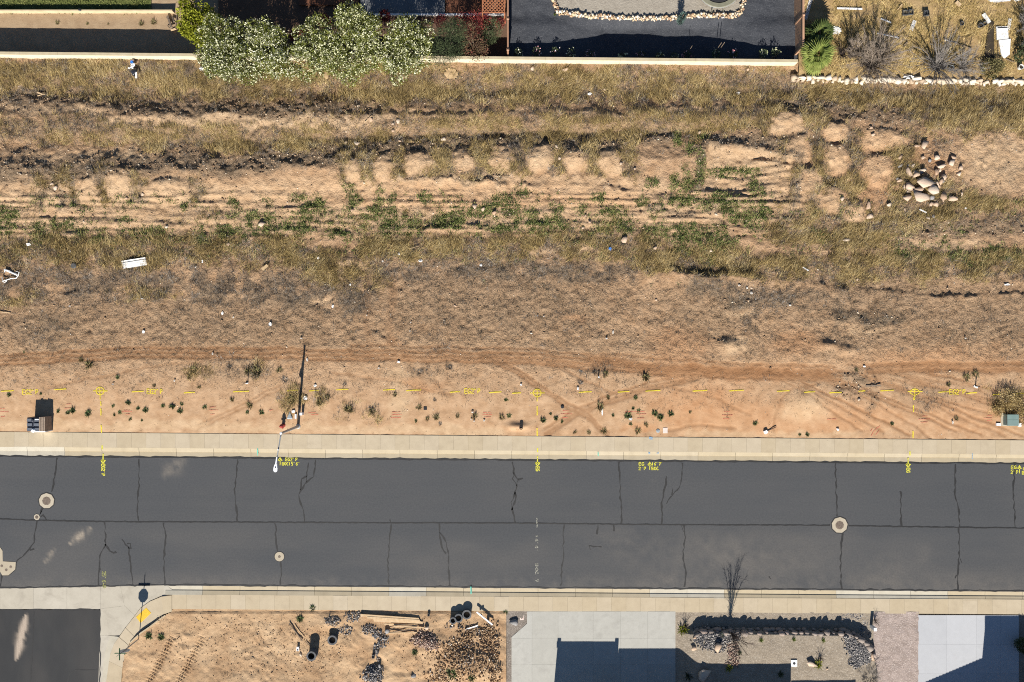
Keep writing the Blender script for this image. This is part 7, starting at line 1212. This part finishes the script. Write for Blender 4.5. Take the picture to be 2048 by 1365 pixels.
# ================================================================ back yard things
X, Y = W(1437, -27, .7); tp = empty('trampoline', (X, Y, .16), 0, 'round trampoline with an olive grey rim and a small ladder on the pale gravel bed', 'trampoline'); M_TPAD = var_mat('trampoline_pad', (.15, .145, .10), (.21, .20, .14), 3, rough=.6); M_MAT = var_mat('trampoline_mat', (.02, .02, .022), (.03, .03, .032), 3)
MB().lathe([(1.38, .62), (1.72, .60), (1.74, .64), (1.70, .68), (1.38, .66)], 48, closed=True).build('rim_pad', M_TPAD, tp); MB().lathe([(1.36, .60), (.02, .58)], 48).build('mat', M_MAT, tp); MB().tube([(1.74 * math.cos(t), 1.74 * math.sin(t), .60) for t in np.linspace(0, 2 * math.pi, 41)], .025, 6).build('frame', M_STEEL, tp)
for i in range(6): t = i * math.pi / 3 + .3; MB().tube([(1.7 * math.cos(t), 1.7 * math.sin(t), .6), (1.72 * math.cos(t), 1.72 * math.sin(t), 0)], .03, 6).build('leg', M_STEEL, tp)
ld = MB(); ld.tube([(-.45, -1.70, .55), (-.45, -1.95, .05), (.45, -1.95, .05), (.45, -1.70, .55)], .025, 6); ld.build('ladder', M_TPAD, tp)
small('garden_stake', 1433, 100, 'pair of thin stakes by the rose bushes', 'stake', [('stake', MB().box(-.02, .02, -.02, .02, -.1, 1.7), M_WOODD), ('stake', MB().box(.2, .24, -.02, .02, -.1, 1.75), M_WOODD)], 0, yardB); small('garden_stake', 1377, 104, 'single thin stake by the bright rose bush', 'stake', [('stake', MB().box(-.015, .015, -.015, .015, -.1, 1.65), M_WOODD), ('foot', MB().box(-.03, .03, -.03, .03, -.1, .05), M_WOODD)], 0, yardB)
# cut branches on the dirt terrace
for x0, y0, x1, y1, w, lab in [(331, 28, 341, 54, .16, 'thick dark cut branch on the dirt terrace'), (340, 29, 346, 42, .11, 'shorter cut branch beside the thick one'), (349, 26, 349, 56, .07, 'thin straight pole beside the cut branches'), (330, 47, 338, 55, .06, 'small forked twig at the foot of the cut branches'), (327, 31, 335, 36, .05, 'curved twig at the head of the cut branches')]:
    board(x0, y0, x1, y1, w, lab, M_WOODD, .05, w, 'cut_branch', 'branch', 'cut branches on the dirt terrace', (.0, .25), hf=yardA)
board(337, 57, 347, 53, .12, 'pale split log end at the foot of the cut branches', M_WOOD, .05, .1, 'log', 'log', None, hf=yardA)
small('tap', 168, 26, 'small dark fitting on top of the low tan wall', 'fitting', [('body', MB().box(-.1, .1, -.07, .05, .55, .66), M_BLK), ('valve', MB().box(-.05, .05, -.11, -.07, .55, .6), M_STEEL)], 0, yardA, .0)
# straw yard clutter
yz = yardC
small('door_panel', 1993, 74, 'upper square white door panel lying in the straw yard', 'door panel', [('panel', MB().box(-.46, .46, -.50, .52, .05, .14), M_LIT), ('strip', MB().box(-.38, .40, .38, .44, .142, .17), M_BLK)], .05, yz)
small('door_panel', 1997, 104, 'lower longer white door panel tapering away in the straw yard', 'door panel', [('panel', MB().add([(-.46, .62, .06), (.46, .72, .10), (.40, -.50, .06), (.05, -.78, .06), (-.22, -.60, .06), (-.46, .62, .15), (.46, .72, .19), (.40, -.50, .15), (.05, -.78, .15), (-.22, -.60, .15)], [(5, 9, 8, 7, 6), (0, 1, 2, 3, 4), (0, 5, 6, 1), (1, 6, 7, 2), (2, 7, 8, 3), (3, 8, 9, 4), (4, 9, 5, 0)]), M_LIT), ('edge_board', MB().box(-.5, -.46, -.5, .6, .03, .12), M_WOODD)], 0, yz)
M_DKBRN = var_mat('dark_brown', (.030, .022, .014), (.05, .038, .025), 3); small('tarp', 1971, 92, 'long dark brown tarp strip beside the white door panels', 'tarp', [('sheet', MB().add([(-.12, 1.65, .06), (.2, 1.65, .08), (.2, -1.5, .08), (-.62, -1.45, .05), (-.45, -.4, .08), (-.12, 1.65, .14), (.2, 1.65, .16), (.2, -1.5, .16), (-.62, -1.45, .12), (-.45, -.4, .15)], [(5, 9, 8, 7, 6), (0, 1, 2, 3, 4), (0, 5, 6, 1), (1, 6, 7, 2), (2, 7, 8, 3), (3, 8, 9, 4), (4, 9, 5, 0)]), M_DKBRN), ('edge_strip', MB().box(.16, .2, -1.5, 1.65, .161, .18), M_DKBRN)], 0, yz)  # flat dark brown strip, wider towards its lower end
def lattice(x, y, L, w, rz, label):
    m = MB(); fr_ = MB().box(-L / 2, L / 2, -w / 2, -w / 2 + .03, .06, .10).box(-L / 2, L / 2, w / 2 - .03, w / 2, .06, .10)
    for i in range(int(L / .14)):
        a = -L / 2 + i * .14; m.bar((a, -w / 2, .07), (min(a + w, L / 2), -w / 2 + min(w, L / 2 - a), .07), .045, .01); m.bar((a, w / 2, .085), (min(a + w, L / 2), w / 2 - min(w, L / 2 - a), .085), .045, .01)
    r = small('lattice_strip', x, y, label, 'lattice', [('frame', fr_, M_LIT)], rz, yz); tag(m.build('lath', M_LIT, r), kind='stuff')
lattice(1817, 58, .85, .26, 1.2, 'short white lattice strip in the straw below the black crates'); lattice(2007, 56, .9, .22, 1.4, 'white lattice strip standing at the top of the white door panels'); lattice(1610, 26, 1.75, .24, 1.3, 'white lattice strip in the shade beside the wider tan fence')
crate(1803, 32, .42, .40, .25, 'black crate, western one of a touching pair in the straw', M_PIPE, yz); crate(1814, 31, .38, .38, .25, 'black crate, eastern one of a touching pair in the straw', M_PIPE, yz); crate(1844.5, 33, .42, .4, .28, 'single black crate apart in the straw yard', M_PIPE, yz, rz=.1)
for x, y, ro, lab, mt in [(1913, 55, .16, 'dark round pot beside a long thin shadow in the straw', M_PIPE), (1948, 60, .2, 'larger black pot in the straw, western of two', M_PIPE), (1957, 56, .17, 'black pot in the straw, eastern of two', M_PIPE), (2028, 142, .2, 'whitish round tub just above the stone wall', M_TANP), (2022, 5, .3, 'pale round tub at the top edge of the straw yard', M_TANP), (1877, 141, .2, 'pale tan pot among the dead branches', M_TANP), (1891, 144, .2, 'grey green pot among the dead branches', M_GRN2), (1954, 147, .16, 'grey pot beside the olive shrub', M_GRN2)]:
    small('plant_pot', x, y, lab, 'pot', [('shell', MB().lathe([(ro * .6, 0), (ro * .75, 0), (ro, ro * 1.5), (ro * .85, ro * 1.5)], 18, closed=True), mt), ('soil', MB().lathe([(ro * .85, ro * 1.1), (.01, ro * 1.12)], 14), M_DKBRN)], 0, yz)
for x0, y0, x1, y1, w, lab, mt in [(1668, 23, 1718, 24.5, .13, 'long whitish plank lying level in the straw', M_LIT), (1755, 44, 1775, 52, .09, 'short white speckled batten in the straw', M_LIT), (1747, 73, 1785, 81, .07, 'broken white batten in streaky shade', M_LIT), (1785, 80, 1790, 83, .1, 'white block end past the broken batten', M_LIT), (1880, 84, 1935, 104, .05, 'long thin dark pole slanting over the straw', M_WOODD), (1881, 85, 1904, 92, .07, 'pale half of the slanting pole', M_LIT), (1788, 26, 1797, 15, .06, 'thin pale stake leaning beside the black crates', M_WOOD), (1808, 90, 1800, 98, .12, 'small grey board near the wide dead shrub', M_WOODD), (2003, 124, 2020, 130, .04, 'thin dark stick below the white door panels', M_WOODD), (1904, 10, 1912, 18, .28, 'tan square board at the top of the straw yard', M_WOOD), (1958, 34, 1970, 52, .3, 'pale grey board beside the tarp', M_TANP)]:
    board(x0, y0, x1, y1, w, lab, mt, .08, .05, grp=None, hf=yz)
crumple('plastic_sheet', 1993, 3, 22, 5, 'white plastic sheet at the top edge of the straw yard', M_LIT, 31, hf=yz, cat='plastic sheet', h=.1); crumple('plastic_sheet', 1812, 158, 9, 4, 'bluish white plastic sheet caught behind the stone wall', M_LIT, 32, hf=yz, cat='plastic sheet', h=.2)
crumple('paper_sheet', 1668, 64, 11, 8, 'pale sheet lying beside the darker palm', M_TANP, 33, hf=yz, cat='paper', h=.05)
for i, (x, y, a) in enumerate([(1595, 150, 0), (1602, 146, 1), (1612, 152, 2), (1600, 153, 3)]): rock(x, y, 5, 4, LOT, ['tan stone at the wall end by the palm', 'orange stone above the wall end', 'whitish stone beside the palm foot', 'flat tan stone below the orange one'][i], False, i, a * 30, None, .2, 'stones tumbled at the wall end')
